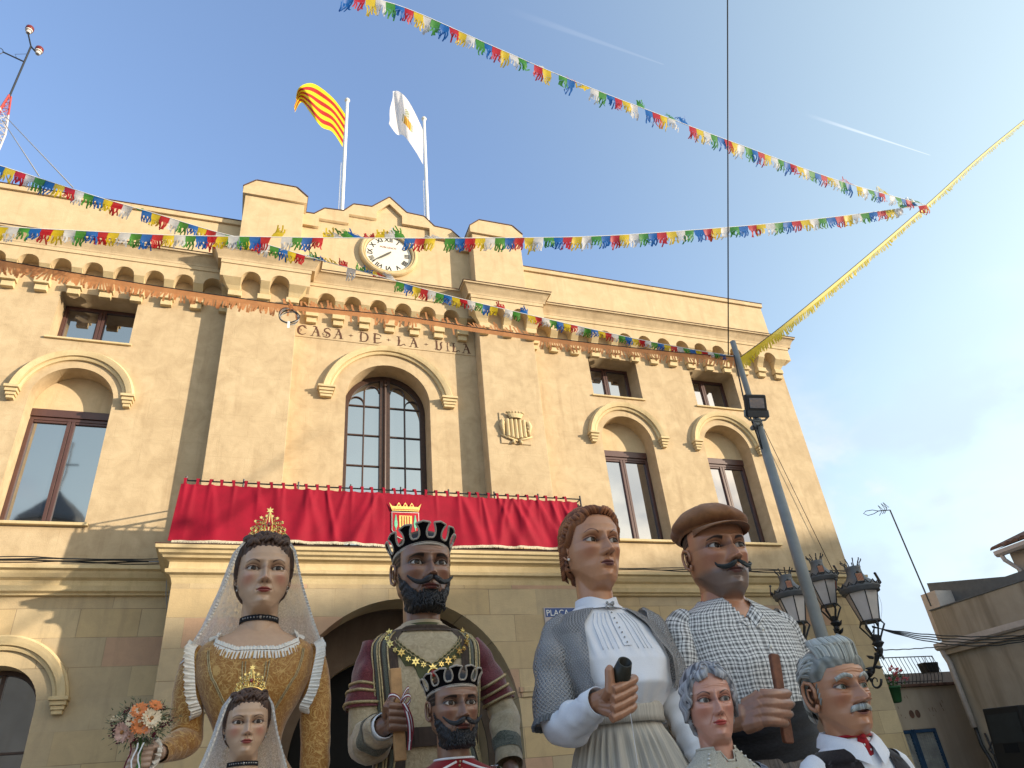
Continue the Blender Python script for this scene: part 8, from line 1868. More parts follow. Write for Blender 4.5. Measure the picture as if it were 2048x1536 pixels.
 # skirt
 secs = [(zt-1.50*s, X0+.05*s, Y0+0.0*s, 0.44*s, 0.41*s, 2.1), (zt-1.60*s, X0+.05*s, Y0, 0.45*s, 0.41*s, 2.1), (zt-1.70*s, X0+.05*s, Y0, 0.50*s, 0.46*s, 2.1), (zt-2.1*s, X0+.06*s, Y0, 0.66*s, 0.60*s, 2.1), (zt-2.8*s, X0+.06*s, Y0, 0.88*s, 0.8*s, 2.1), (0.04, X0+.06*s, Y0, 1.05*s, 0.95*s, 2.1)]
 fo2 = lambda TH, ZZ: 0.028*s*np.sin(TH*34+2.0*np.sin(TH*7))*sm(zt-1.62*s, zt-1.85*s, ZZ)+0.03*s*np.sin(TH*11+1)*sm(zt-1.8*s, zt-2.3*s, ZZ)
 P2, TH2, ZZ2 = loft(secs, 260, 90, fo2); uv = np.stack([TH2*.6*s, ZZ2], -1); mb = MB(); add_loft(mb, P2, None, uv); mb.build('skirt', M['skirt'], root, smooth=True, uv=True)
 mb = MB(); G = [[(X0+.05*s+(0.492*s+o)*math.sin(t), Y0-(0.455*s+o)*math.cos(t), zt-z*s) for t in (2*PI*j/80 for j in range(81))] for z, o in ((1.40, -.02*s), (1.40, .012*s), (1.46, .022*s), (1.53, .016*s), (1.60, .022*s), (1.60, -.02*s))]; UVs = [[(j*.05, i*.1) for j in range(81)] for i in range(6)]; mb.grid(G, uvs=UVs); mb.build('waistband', M['skirt'], root, smooth=True, uv=True, fixn=False)
 # sleeves
 A0 = Vector((X0-0.58*s, Y0+.05*s, zt-.55*s)); el = atY(1122, 1448, Y0-0.12*s); wr = atY(1196, 1404, Y0-0.80*s)
 G, UV = sleeve([A0+Vector((.12*s, 0, .1*s)), A0, A0.lerp(el, .55)+Vector((-.06*s, 0, 0)), el+Vector((0, .03*s, 0)), el.lerp(wr, .5)+Vector((0, 0, -.05*s)), wr], [.13*s, .18*s, .20*s, .20*s, .22*s, .23*s, .19*s, .135*s], fold=.21, seed=41, kinks=((.78, .12, .06, 2.6),)); mb = MB(); add_loft(mb, G, None, UV); mb.build('sleeve', M['blouse'], root, smooth=True, uv=True)
 B0 = Vector((X0+0.68*s, Y0+.05*s, zt-.55*s)); e2 = atY(1350, 1395, Y0-.05*s); w2 = atY(1400, 1520, Y0-.35*s)
 G2, UV2 = sleeve([B0+Vector((-.1*s, 0, .1*s)), B0, e2, e2.lerp(w2, .5), w2], [.18*s, .21*s, .20*s, .20*s, .20*s, .17*s, .13*s], fold=.21, seed=44, kinks=((.6, .1, .06, 2.6),)); mb = MB(); add_loft(mb, G2, None, UV2); mb.build('sleeve', M['blouse'], root, smooth=True, uv=True)
 cv = (wr-el).normalized(); uu = cv.cross(Vector((0, 0, 1))).normalized(); vv = cv.cross(uu); mb = MB(); mb.rings([[wr+cv*q*s+(uu*math.cos(t)+vv*math.sin(t))*r*s for t in (2*PI*k/24 for k in range(24))] for q, r in ((-0.20, .145), (-0.17, .155), (0.02, .150), (.025, .14), (-0.12, .13))], cap0=False, cap1=False); mb.build('cuff', M['blouse'], root, smooth=True)
 # shawl: two fronts over the shoulders and arms
 for sg, Gs in ((-1, G), (1, G2)):
  m_ = len(Gs); q1 = int(m_*(0.60 if sg < 0 else 0.50)); rows = []; cols = []; uvs = []
  inner = []  # front edge on the body
  for i in range(22):   # over the shoulder, from neck outward as rings approximated by blending torso points with sleeve rings
   v = i/21
   row = []; cr_ = []; ur = []
   for j in range(31):
    u_ = j/30  # 0 front edge .. 1 back edge
    th = sg*(0.42+0.30*v**1.5+(PI-0.30-0.42-0.30*v**1.5)*u_); z = zt-(0.30+0.30*v)*s
    p = S(th, z-0.02*s, 0.03*s+0.010*s*math.sin(u_*20+v*6)) if True else None
    row.append(tuple(p)); cr_.append((1.0 if (j < 2 or i < 3) else (0.55 if v < .5 else .15),)*3); ur.append((u_*1.4, v*.35))
   rows.append(row); cols.append(cr_); uvs.append(ur)
  mb = MB(); mb.grid(rows, cols=cols, uvs=uvs); sh = mb.build('shawl', M['knit'], root, smooth=True, colors=True, uv=True, fixn=False)
  cen = Gs[:q1].mean(axis=1, keepdims=True); gg = cen+(Gs[:q1]-cen)*np.linspace(1.08, 1.34, q1)[:, None, None]; gg = gg[:q1]
  nz_, na_ = gg.shape[:2]; cols = [[(0.9 if i > nz_-3 else 0.0,)*3 for j in range(na_+1)] for i in range(nz_)]; uvs = [[(j/na_*1.3, i/nz_*1.0) for j in range(na_+1)] for i in range(nz_)]
  G3 = [[tuple(gg[i, j % na_]) for j in range(na_+1)] for i in range(nz_)]; mb = MB(); mb.grid(G3, cols=cols, uvs=uvs); mb.build('shawl', M['knit'], root, smooth=True, colors=True, uv=True, fixn=False)
  # front panel hanging beside the bust
  rows = []; cols = []; uvs = []
  for i in range(26):
   v = i/25; row = []; cr_ = []; ur = []
   for j in range(13):
    u_ = j/12; th = sg*(0.42+0.38*min(1, v*1.2)+(1.75-0.5-.3*v)*u_*0.75); z = zt-(0.34+0.95*v)*s; row.append(tuple(S(th, z, (0.05+0.05*v)*s+0.008*s*math.sin(u_*14+v*9)))); cr_.append((1.0 if j < 2 else 0.2*(1-v),)*3); ur.append((u_*.55, v*.75))
   rows.append(row); cols.append(cr_); uvs.append(ur)
  mb = MB(); mb.grid(rows, cols=cols, uvs=uvs); mb.build('shawl', M['knit'], root, smooth=True, colors=True, uv=True, fixn=False)
  # crocheted hem on the arm
  hem = [Vector(gg[-1, j]) for j in range(na_)]+[Vector(gg[-1, 0])]
  if sg < 0: ruffle(hem, 0.07*s, .02*s, 1, lambda t: Vector((-.35, -.1, -1)), simple('grey wool edging', (0.15, 0.155, 0.165), .95, .3, 80, .6, 120), 'shawl_edging', root, rows=2)
 # hand with the cone of thread
 Gp = atY(1240, 1390, wr.y-.12*s); Ax = Vector((0.12, -0.25, 1)).normalized(); t_, nl_, w_ = grip_hand(hb, Gp, Ax, Vector((0.15, -1, -.25)), Vector((1, 0.1, 0.30)), .80*s, .10*s, 1.7, wrist=wr, spread=1.0, thumb_dir=(0.02, -0.10, 1.0), tl=.62)
 t_.tube([wr+(el-wr).normalized()*.15*s, wr, wr.lerp(Gp, .3)], [.105*s, .105*s, .09*s], 12)
 finish_hand(hb, t_, nl_, 0.0045, (0.40, 0.19, 0.105), None, nailc=(0.36, .2, .15)); h.Gp, h.Ax = Gp, Ax
 hb.build('body', M['skin'], root, smooth=True, colors=True)
 return h
WH = woman()
cn = thing('thread_cone', WH.Gp, 'dark cone bobbin wrapped in white thread held in the giant woman\'s hand', 'bobbin')
ct = atY(1250, 1324, WH.Gp.y-0.17); cb = atY(1237, 1368, WH.Gp.y-0.03); ax = (ct-cb).normalized(); u_ = ax.cross(Vector((0, 1, 0))).normalized(); v_ = ax.cross(u_)
def crings(spec): return [[cb+ax*q+(u_*math.cos(t)+v_*math.sin(t))*r for t in (2*PI*k/28 for k in range(28))] for q, r in spec]
L_ = (ct-cb).length
mb = MB(); mb.rings(crings([(L_*.10, .066), (L_, .041), (L_, .034), (L_*.6, .036)]), cap0=False, cap1=True); mb.build('cone', simple('dark olive cone', (0.028, 0.026, 0.018), .35, .2), cn, smooth=True)
mb = MB(); mb.rings(crings([(-L_*.55, .052), (L_*.30, .070), (L_*.32, .055)])); mb.build('thread', M['whitecloth'], cn, smooth=True)
mb = MB(); mb.tube([cb-ax*.02+Vector((.02, -.05, 0)), cb+Vector((.02, -.05, -.2)), cb+Vector((.02, -.04, -.42))], .002, 4); mb.build('loose_thread', M['whitecloth'], cn)

# ---------------------------------------------------------------- man with the cap
def gingham():
 m, T = newmat('black and white gingham'); P = T.n('ShaderNodeTexCoord').outputs['UV']; W3 = T.n('ShaderNodeNewGeometry').outputs['Position']
 wob = T.n('ShaderNodeVectorMath', operation='ADD', i_0=P, i_1=T.n('ShaderNodeVectorMath', operation='SCALE', i_0=T.n('ShaderNodeTexNoise', i_Vector=W3, i_Scale=5.0, i_Detail=2.0).outputs[1], i_Scale=0.045).outputs[0])
 sp = T.n('ShaderNodeSeparateXYZ', i_0=wob)
 def st(v, per, w, ph=0.0):
  f = T.math('FRACT', T.math('ADD', T.math('DIVIDE', v, per), ph)); return T.mr(T.math('ABSOLUTE', T.math('SUBTRACT', f, 0.5)), w-0.04, w+0.04, 1.0, 0.0)
 per = 0.052
 ax_, ay = st(sp.outputs[0], per, .16), st(sp.outputs[1], per, .16); bx, by = st(sp.outputs[0], per, .045, .5), st(sp.outputs[1], per, .045, .5)
 g = T.math('ADD', T.math('MULTIPLY', T.math('ADD', ax_, ay), .42), T.math('MULTIPLY', T.math('MAXIMUM', bx, by), .80), clamp=True)
 col = T.mix(g, (0.76, 0.75, 0.73), (0.013, 0.013, 0.018))
 return finish(T, m, col, 0.85, T.noise(P, 160, 3, .6), .25, 0, .2, .003)
M['gingham'] = gingham()
def man():
 sk = (0.48, 0.225, 0.122)
 h = Head(width=0.94, back=.84, jaw=1.05, skin=sk, cheek=(0.46, 0.17, 0.11), lips=(0.17, 0.060, 0.048), browc=(0.012, 0.010, 0.010), brow_t=0.017, brow_arch=0.02, iris=(0.022, 0.010, 0.006), nose=1.15, brow=.9, cheekbone=1.3, shadow=(0.10, 0.045, 0.03), gaze=(12, 3), stubble=(0.17, 0.13, 0.11), neckr=0.24, necklen=1.0, ear=1.1, chin=1.2).place((1460, 1087), (1469, 1173), 4.30, -8)
 root = place_root('giant_man', h, 'giant man with flat brown cap, checked shirt and black moustache holding a wooden stick'); s = h.H; zt = h.O.z; X0, Y0 = h.O.x, h.O.y; rr = random.Random(14)
 hb = MB(); h.add(hb)
 hm = MB(); moustache(h, hm, rr, n=70, span=0.215, lift=0.03, thick=0.017, cols=((0.012, 0.014, 0.016), (0.045, 0.055, 0.055)), zc=0.268, y0=.455); hm.build('moustache', M['hairpaint'], root, smooth=True, colors=True)
 hm = MB(); dd = np.array((0.05, 0.035, 0.028)); h.add_shell(hm, lambda th, z, x, y: np.where((z > .36-.10*sm(1.8, 2.6, np.abs(th))) & (np.abs(th) > 1.52+.25*(z < .6)), .004+.003*np.sin(z*130+np.abs(th)*20), -1), lambda th, z, x, y, H_: np.broadcast_to(dd, x.shape+(3,))); hm.build('hair', M['hairpaint'], root, smooth=True, colors=True)
 h.eyeballs(root)
 # flat cap
 capm = fabric('brown suede cap', (0.27, 0.115, 0.042), (0.19, 0.078, 0.028), 14, .3, .8, .2, .004, .8)
 mb = MB(); G = []; UV = []; n = 96
 prof = [(0.0, 1.10), (.12, 1.095), (.24, 1.065), (.34, 1.005), (.42, .93), (.455, .87), (.45, .825), (.415, .79), (.375, .77), (.362, .745), (.352, .74)]
 prof = smooth_pts([(r, 0, z) for r, z in prof], 4)
 for pz in prof:
  row = []; ur = []
  for j in range(n):
   t = 2*PI*j/n; c = math.cos(t); r = pz.x; z = pz.z; cr = .06*math.sin(t*8+z*7+1.3*math.sin(t*3))*sm(0.10, .3, r)*sm(.72, .80, z) if r > 0 else 0
   bump = 0.02*noise.noise(Vector((r*6*math.sin(t), r*6*c, z*6+3)))
   rr_ = (r+bump)*(1+float(cr)*.35); x = rr_*0.99*math.sin(t); y = rr_*(1.16 if c > 0 else 1.08)*c-0.03-(0.03*(z-.75)); zz = z-0.075*c*(1-(z-.74)*.6)*(-1 if False else -0.1)+0.045*max(0, -c)*0-0.06*max(0, -c)
   seam = 0.008*math.exp(-((abs(math.fmod(t+PI/8, PI/4)-PI/8))/.04)**2) if r < .47 else 0
   row.append(h.W(x*(1-seam), y*(1-seam), zz-seam)); ur.append((t*.3, z))
  G.append(row); UV.append(ur)
 mb.grid(G, closed_u=True, uvs=UV); cap_ = mb.build('cap', capm, root, smooth=True, uv=True, fixn=False)
 mb = MB(); G = [];
 for side in (0, 1):
  for i in range(9):
   q = i/8 if side == 0 else 1-i/8; row = []
   for j in range(33):
    a = -1.12+2.24*j/32; ext = 0.235*q*math.cos(a*1.25)**.8 if abs(a) < 1.12 else 0; r_ = 0.375; x = (r_*0.94+ext*.35)*math.sin(a); y = (r_*1.14)*math.cos(a)-.02+ext; row.append(h.W(x, y, 0.752-0.10*q*q*.6-0.012*side+0.03*(1-math.cos(a))*-1.2*q))
   G.append(row)
 UV = [[(j*.03, i*.02) for j in range(33)] for i in range(18)]; mb.grid(G, uvs=UV); mb.build('cap_peak', capm, cap_, smooth=True, uv=True, fixn=False)
 mb = MB(); mb.sphere(h.W(0, -0.05, 1.105), .035*s, 6, sc=(1, 1, .5)); mb.build('cap_button', capm, cap_, smooth=True, uv=True)
 # shirt
 zt += .20*s
 secs = [(zt-0.24*s, X0, Y0+.07*s, .26*s, .25*s, 2), (zt-0.32*s, X0, Y0+.07*s, .44*s, .31*s, 2.0), (zt-0.44*s, X0+.02*s, Y0+.06*s, .68*s, .37*s, 2.1), (zt-0.62*s, X0+.03*s, Y0+.05*s, .76*s, .42*s, 2.3), (zt-1.0*s, X0+.03*s, Y0+.0*s, .74*s, .48*s, 2.3), (zt-1.40*s, X0+.03*s, Y0-.0*s, .66*s, .46*s, 2.2), (zt-1.62*s, X0+.03*s, Y0+.0*s, .60*s, .43*s, 2.2), (zt-1.8*s, X0+.03*s, Y0, .52*s, .40*s, 2.2)]
 fo = lambda TH, ZZ: 0.016*s*np.sin(TH*9+(zt-ZZ)/s*4)*sm(zt-.6*s, zt-1.4*s, ZZ)+.012*s*np.sin(TH*23)*sm(zt-1.3*s, zt-1.6*s, ZZ)
 P, TH, ZZ = loft([q_ for q_ in secs], 120, 100, fo); S = surf(P, ZZ, 120, X0, Y0)
 vneck = zt-0.24*s-0.30*s*np.exp(-(np.abs(TH)/.26)**1.6); uv = np.stack([TH*.62*s, ZZ], -1); mb = MB(); add_loft(mb, P, (ZZ <= vneck) & (ZZ > zt-1.50*s), uv); sh = mb.build('checked_shirt', M['gingham'], root, smooth=True, uv=True)
 secs2 = [(zt-.14*s, X0, Y0+.07*s, .23*s, .23*s, 2), (zt-.30*s, X0, Y0+.07*s, .30*s, .25*s, 2), (zt-0.42*s, X0, Y0+.07*s, .5*s, .33*s, 2), (zt-.75*s, X0, Y0+.05*s, .6*s, .38*s, 2.1)]
 Pn, _, _ = loft(secs2, 50, 24); cols = np.zeros(Pn.shape); cols[:] = sk; add_loft(hb, Pn, cols=cols)
 for sg in (-1, 1):
  G = []; UV = []
  for i in range(15):
   a = i/14; th = sg*(PI-(PI-0.10)*a); zc_ = zt-(0.22+0.30*a**3.0)*s; row = []; ur = []
   p0 = h.W(0.255*math.sin(th), h.neck_y+.268*math.cos(th), 0); p0.z = zc_
   o = Vector((math.sin(th), -math.cos(th), 0))
   for q, dz in ((0, -.03), (.02, .02), (.05, .025), (.09, -.01), (.13+.03*a, -.07-.05*a)): row.append(p0+o*q*s+Vector((0, -0.04*a*s, dz*s))); ur.append((a*.5, q*.9))
   G.append(row); UV.append(ur)
  mb = MB(); mb.grid(G, uvs=UV); mb.build('shirt_collar', M['gingham'], sh, smooth=True, uv=True, fixn=False)
 for k in range(5): mb = MB(); mb.sphere(S(0.05, zt-(0.66+.2*k)*s, .012*s), .017*s, 5); mb.build('button', M['dial'], sh)
 # sash and trousers skirt
 mb = MB(); G = [[S(-PI+2*PI*j/100, max(zt-1.79*s, zt-(1.42+.0)*s-dz*s), .0)+Vector((0, 0, 0)) for j in range(101)] for dz in (0, .1)]
 mb = MB(); G = []; UV = []
 for i in range(22):
  q = i/21; row = []; ur = []
  for j in range(101):
   t = -PI+2*PI*j/100; r = .675*s-0.07*s*q+.014*s*math.sin(q*21+math.sin(t*2)*2); row.append((X0+.03*s+r*math.sin(t), Y0-r*.76*math.cos(t), zt-(1.43+.52*q)*s+.02*s*math.sin(t*3))); ur.append((t*.6*s, q))
  G.append(row); UV.append(ur)
 mb.grid(G, uvs=UV); mb.build('black_sash', fabric('black cotton sash', (0.010, 0.010, 0.012), (0.02, 0.02, 0.024), 30, .5), root, smooth=True, uv=True, fixn=False)
 secs = [(zt-1.86*s, X0+.03*s, Y0, .57*s, .43*s, 2.1), (zt-2.0*s, X0+.03*s, Y0, .62*s, .48*s, 2.1), (zt-2.6*s, X0+.03*s, Y0, .78*s, .66*s, 2.1), (.04, X0+.03*s, Y0, .95*s, .85*s, 2.1)]
 P2, TH2, ZZ2 = loft(secs, 240, 70, lambda TH, ZZ: .030*s*np.sin(TH*30+2*np.sin(TH*6))*sm(zt-1.9*s, zt-2.1*s, ZZ)); uv = np.stack([TH2*.6*s, ZZ2], -1); mb = MB(); add_loft(mb, P2, None, uv); mb.build('pleated_skirt', M['skirt2'], root, smooth=True, uv=True)
 # arms
 A0 = Vector((X0-.66*s, Y0+.05*s, zt-.60*s)); el = atY(1378, 1452, Y0-.1*s); wr = atY(1492, 1432, Y0-.78*s)
 G, UV = sleeve([A0+Vector((.12*s, 0, .1*s)), A0, A0.lerp(el, .6), el, el.lerp(wr, .35)], [.19*s, .21*s, .21*s, .20*s, .20*s, .16*s], fold=.19, seed=51, kinks=((.75, .12, .06, 2.4),)); mb = MB(); add_loft(mb, G, None, UV); mb.build('sleeve', M['gingham'], root, smooth=True, uv=True)
 B0 = Vector((X0+.72*s, Y0+.05*s, zt-.60*s)); e2 = atY(1628, 1372, Y0+.02*s); w2 = atY(1668, 1455, Y0-.15*s)
 G2, UV2 = sleeve([B0+Vector((-.12*s, 0, .1*s)), B0, B0.lerp(e2, .6), e2, e2.lerp(w2, .45)], [.19*s, .20*s, .19*s, .17*s, .17*s, .15*s], fold=.19, seed=54, kinks=((.8, .1, .05, 2.4),)); mb = MB(); add_loft(mb, G2, None, UV2); mb.build('sleeve', M['gingham'], root, smooth=True, uv=True)
 Gp = atY(1556, 1420, wr.y-.06*s); Ax = (atY(1548, 1310, Gp.y)-atY(1578, 1486, Gp.y)).normalized()
 yb = Gp.y-.03*s; F_ = []
 for k, (ky, ty_, tx) in enumerate(((1391, 1387, 1577), (1409, 1408, 1582), (1427, 1428, 1580), (1443, 1446, 1573))):
  F_.append([atY(1522, ky, yb-.05*s), atY(1540, ky-1, yb-.10*s), atY(1560, (ky+ty_)/2, yb-.09*s), atY(tx-4, ty_, yb+.00*s)])
 t_, nl_ = open_hand(F_, wr, [.056*s, .058*s, .055*s, .048*s], .115*s)
 t_.tube([el, el.lerp(wr, .55), wr, wr.lerp(Gp, .3)], [.16*s, .135*s, .115*s, .09*s], 14)
 hc = (0.34, 0.165, 0.10); finish_hand(hb, t_, nl_, .005, hc, None, nailc=(.27, .18, .15)); h.Gp = Gp
 t2 = MB(); wd = (w2-e2).normalized(); t2.tube([e2.lerp(w2, .3), w2, w2+wd*.3*s, w2+wd*.5*s], [.12*s, .10*s, .12*s, .07*s], 12)
 for k in range(4): t2.tube([w2+wd*.35*s+Vector(((k-1.5)*.06*s, 0, 0)), w2+wd*.6*s+Vector(((k-1.5)*.06*s, -.05*s, 0)), w2+wd*.75*s+Vector(((k-1.5)*.05*s, -.12*s, 0))], .034*s, 8)
 t2.tube([w2+wd*.15*s+Vector((-.08*s, 0, 0)), w2+wd*.38*s+Vector((-.16*s, -.06*s, 0))], .036*s, 8)
 finish_hand(hb, t2, [], .006, hc, None)
 hb.build('body', M['skin'], root, smooth=True, colors=True); return h
MH = man()
st = thing('wooden_stick', MH.Gp, 'reddish brown flat wooden stick gripped by the giant man in the cap', 'stick')
top = atY(1547, 1308, MH.Gp.y+.035); bot = atY(1577, 1487, MH.Gp.y+.035); d = (top-bot).normalized(); u_ = Vector((1, 0, 0)); u_ = (u_-d*u_.dot(d)).normalized(); v_ = d.cross(u_)
mb = MB(); mb.rings([[bot.lerp(top, q)+u_*.034*w_*a*(1+.05*math.sin(q*7+1))+v_*.016*b for a, b in ((-1, -1), (1, -1), (1, 1), (-1, 1))] for q, w_ in ((0, .75), (.02, .95), (.2, 1), (.4, .96), (.6, .98), (.8, 1), (.97, .97), (1, .8))])
mb.build('shaft', simple('reddish brown wood', (0.17, 0.065, 0.035), .6, .35, 18, .4, 60), st, bevel=.006)

# ---------------------------------------------------------------- old woman
def old_woman():
 sk = (0.58, 0.285, 0.20)
 h = Head(width=0.90, back=.88, jaw=0.95, skin=sk, cheek=(0.60, 0.20, 0.13), lips=(0.48, 0.065, 0.05), browc=(0.085, 0.05, 0.04), brow_t=.010, brow_arch=.04, iris=(0.10, 0.095, 0.09), nose=1.15, nosew=.85, cheekbone=1.5, wrinkle=.55, shadow=(0.34, 0.13, 0.09), eyeo=1.1, lipt=1.15, chin=1.15, gaze=(10, 2), neckr=.23, necklen=1.0, ear=.85).place((1432, 1398), (1443, 1477), 3.10, -18, hscale=1.0)
 root = place_root('giant_old_woman', h, 'smaller giant of an old woman with grey wavy hair, pearls and blue dress'); s = h.H; zt = h.O.z; X0, Y0 = h.O.x, h.O.y; rr = random.Random(24)
 hb = MB(); h.add(hb)
 hm = MB(); dark = np.array((0.045, 0.05, 0.065)); lite = np.array((0.46, 0.46, 0.48))
 def hf(th, z, x, y):
  a = np.abs(th); line = .80+.06*sm(.35, .0, a)-.04*sm(.3, .7, a)-.32*sm(.75, 1.3, a)-.36*sm(1.35, 1.9, a); m_ = z-line; wv = np.sin(z*22+a*6); return np.where(m_ > 0, .012+.05*sm(0, .08, m_)+.012*wv*sm(0, .05, m_), np.where(m_ > -.02, -.01, -1))
 def cf(th, z, x, y, H_):
  a = np.abs(th); k = (0.5+.5*np.sin(z*22+a*6+2*np.sin(a*14)))[..., None]; return dark*(1-k*.8)+lite*k*.8
 h.add_shell(hm, hf, cf)
 def PT(a_, z_, o):
  f = max(0.15, 1-max(0, z_-.70)**1.5*2.3); return ((.345*h.width*f+o)*math.sin(a_), (.43*f+o)*math.cos(a_)-.02, z_)
 for sg in (-1, 1):
  for k in range(16):   # big waves from the parting to the ears
   a0 = sg*(.15+.09*k); z0 = .93-.012*k
   pts = [PT(a0, z0+.03, .035), PT(a0+sg*.10, z0-.06, .075), PT(a0+sg*.04, z0-.14, .045), PT(a0+sg*.16, z0-.22, .080), PT(a0+sg*.10, z0-.31, .045), PT(a0+sg*.22, z0-.39, .06)]
   pts = [p for p in pts if not (abs(math.atan2(p[0], p[1])) < .95 and p[2] < .74)]
   if len(pts) < 2: continue
   c = dark+(lite-dark)*rr.uniform(.25, 1); lock(hm, h, pts, .040, tuple(c), .7)
  for k in range(12): a0 = sg*(1.35+.10*k); pts = [PT(a0, .62, .05), PT(a0+sg*.1, .50, .08), PT(a0, .40, .05), PT(a0+sg*.12, .28, .07)]; lock(hm, h, pts, .04, tuple(dark+(lite-dark)*rr.uniform(.2, 1)), .7)
  for cx_, cz_, r0 in ((.10, .93, .075), (.20, .87, .06), (.285, .74, .07), (.30, .60, .06)):   # curls
   yy = .42-abs(cx_)*.8; n_ = 16
   for ring_ in range(3): lock(hm, h, [(sg*cx_+(r0-.008*q-.02*ring_)*math.cos(q*.5+ring_), yy+.05-.0*q+.012*ring_, cz_+(r0-.008*q-.02*ring_)*math.sin(q*.5+ring_)) for q in range(0, 8)], .017, tuple(dark+(lite-dark)*(.45+.25*ring_)), .9, 6)
 hm.build('hair', M['hairpaint'], root, smooth=True, colors=True); h.eyeballs(root)
 zt += .09*s
 secs = [(zt-.20*s, X0, Y0+.07*s, .25*s, .24*s, 2), (zt-.32*s, X0, Y0+.07*s, .38*s, .29*s, 2), (zt-.46*s, X0, Y0+.07*s, .60*s, .35*s, 2.1), (zt-.65*s, X0, Y0+.05*s, .70*s, .40*s, 2.2), (zt-1.3*s, X0, Y0+.03*s, .6*s, .45*s, 2.2), (zt-1.9*s, X0, Y0, .5*s, .42*s, 2.1), (0.04, X0, Y0, .9*s, .8*s, 2.1)]
 P, TH, ZZ = loft(secs, 100, 90); S = surf(P, ZZ, 100, X0, Y0); uv = np.stack([TH*.6*s, ZZ], -1); mb = MB(); add_loft(mb, P, ZZ < zt-.40*s-.14*s*np.exp(-(TH/.3)**2), uv); dr = mb.build('blue_dress', brocade('blue printed dress', (0.035, 0.055, 0.14), (0.42, 0.42, 0.38), 16, .2, .8, .06), root, smooth=True, uv=True)
 lacec = brocade('ecru lace collar', (0.42, 0.39, 0.31), (0.60, 0.56, 0.46), 30, .1, .9, .10)
 zt1 = lambda a: .225+.16*math.exp(-(a/.30)**2); G = []; UV = []
 for j in range(121):
  a = -PI+2*PI*j/120; G.append([S(a, zt-(zt1(a)+q*(.34+.05*math.cos(a)))*s, .020*s+.006*s*math.sin(a*24)*q) for q in (0, .2, .4, .6, .8, 1)]); UV.append([(a*.3, q*.3) for q in (0, .2, .4, .6, .8, 1)])
 mb = MB(); mb.grid(G, uvs=UV); col_ = mb.build('lace_collar', lacec, root, smooth=True, uv=True, fixn=False)
 ruffle([g_[-1] for g_ in G], .05*s, .014*s, 1, lambda t: Vector((math.sin(-PI+2*PI*t), -math.cos(-PI+2*PI*t), -.9)), simple('ecru lace edging', (.52, .48, .39), .9, .2), 'collar_frill', root, rows=2)
 mb = MB(); mb.rings([[S(a, zt-(zt1(a)+.0)*s, o*s)+Vector((0, 0, dz*s)) for a in (-PI+2*PI*j/60 for j in range(60))] for o, dz in ((.0, 0), (.018, .0), (.018, .03), (.0, .035))], cap0=False, cap1=False); mb.build('collar_stand', lacec, root, smooth=True)
 nk = bpy.data.objects.new('pearl_necklace', None); COL.objects.link(nk); nk.parent = root; WL[nk] = WL[root]; nk.location = (0, 0, 0)
 src = None
 for k in range(58):
  q = k/57*2-1; a = q*.78; p = S(a, zt-(.27+.62*(1-abs(q)**1.5))*s, .045*s)
  if src is None: mb = MB(); mb.sphere(p, .0165*s, 5); src = mb.build('pearl', M['pearl'], nk, smooth=True, origin=p); p0 = p
  else: dup(src, nk, p-p0)
 mb = MB(); mb.sphere(S(0, zt-.50*s, .05*s), .045*s, 8, sc=(1, .5, 1)); mb.build('round_brooch', M['dullgold'], root, smooth=True)
 for sg in (-1, 1):
  A_ = Vector((X0+sg*.64*s, Y0+.05*s, zt-.66*s)); G, UV = sleeve([A_+Vector((-sg*.1*s, 0, .1*s)), A_, A_+Vector((sg*.12*s, 0, -.7*s)), A_+Vector((sg*.02*s, -.3*s, -1.3*s))], [.18*s, .21*s, .19*s, .13*s], fold=.1, seed=63+sg); mb = MB(); add_loft(mb, G, None, UV); mb.build('sleeve', dr.data.materials[0], root, smooth=True, uv=True)
 hb.build('body', M['skin'], root, smooth=True, colors=True); return h
M['pearl'] = simple('pearl', (.62, .60, .56), .2, .05, spec=.7)
OW = old_woman()
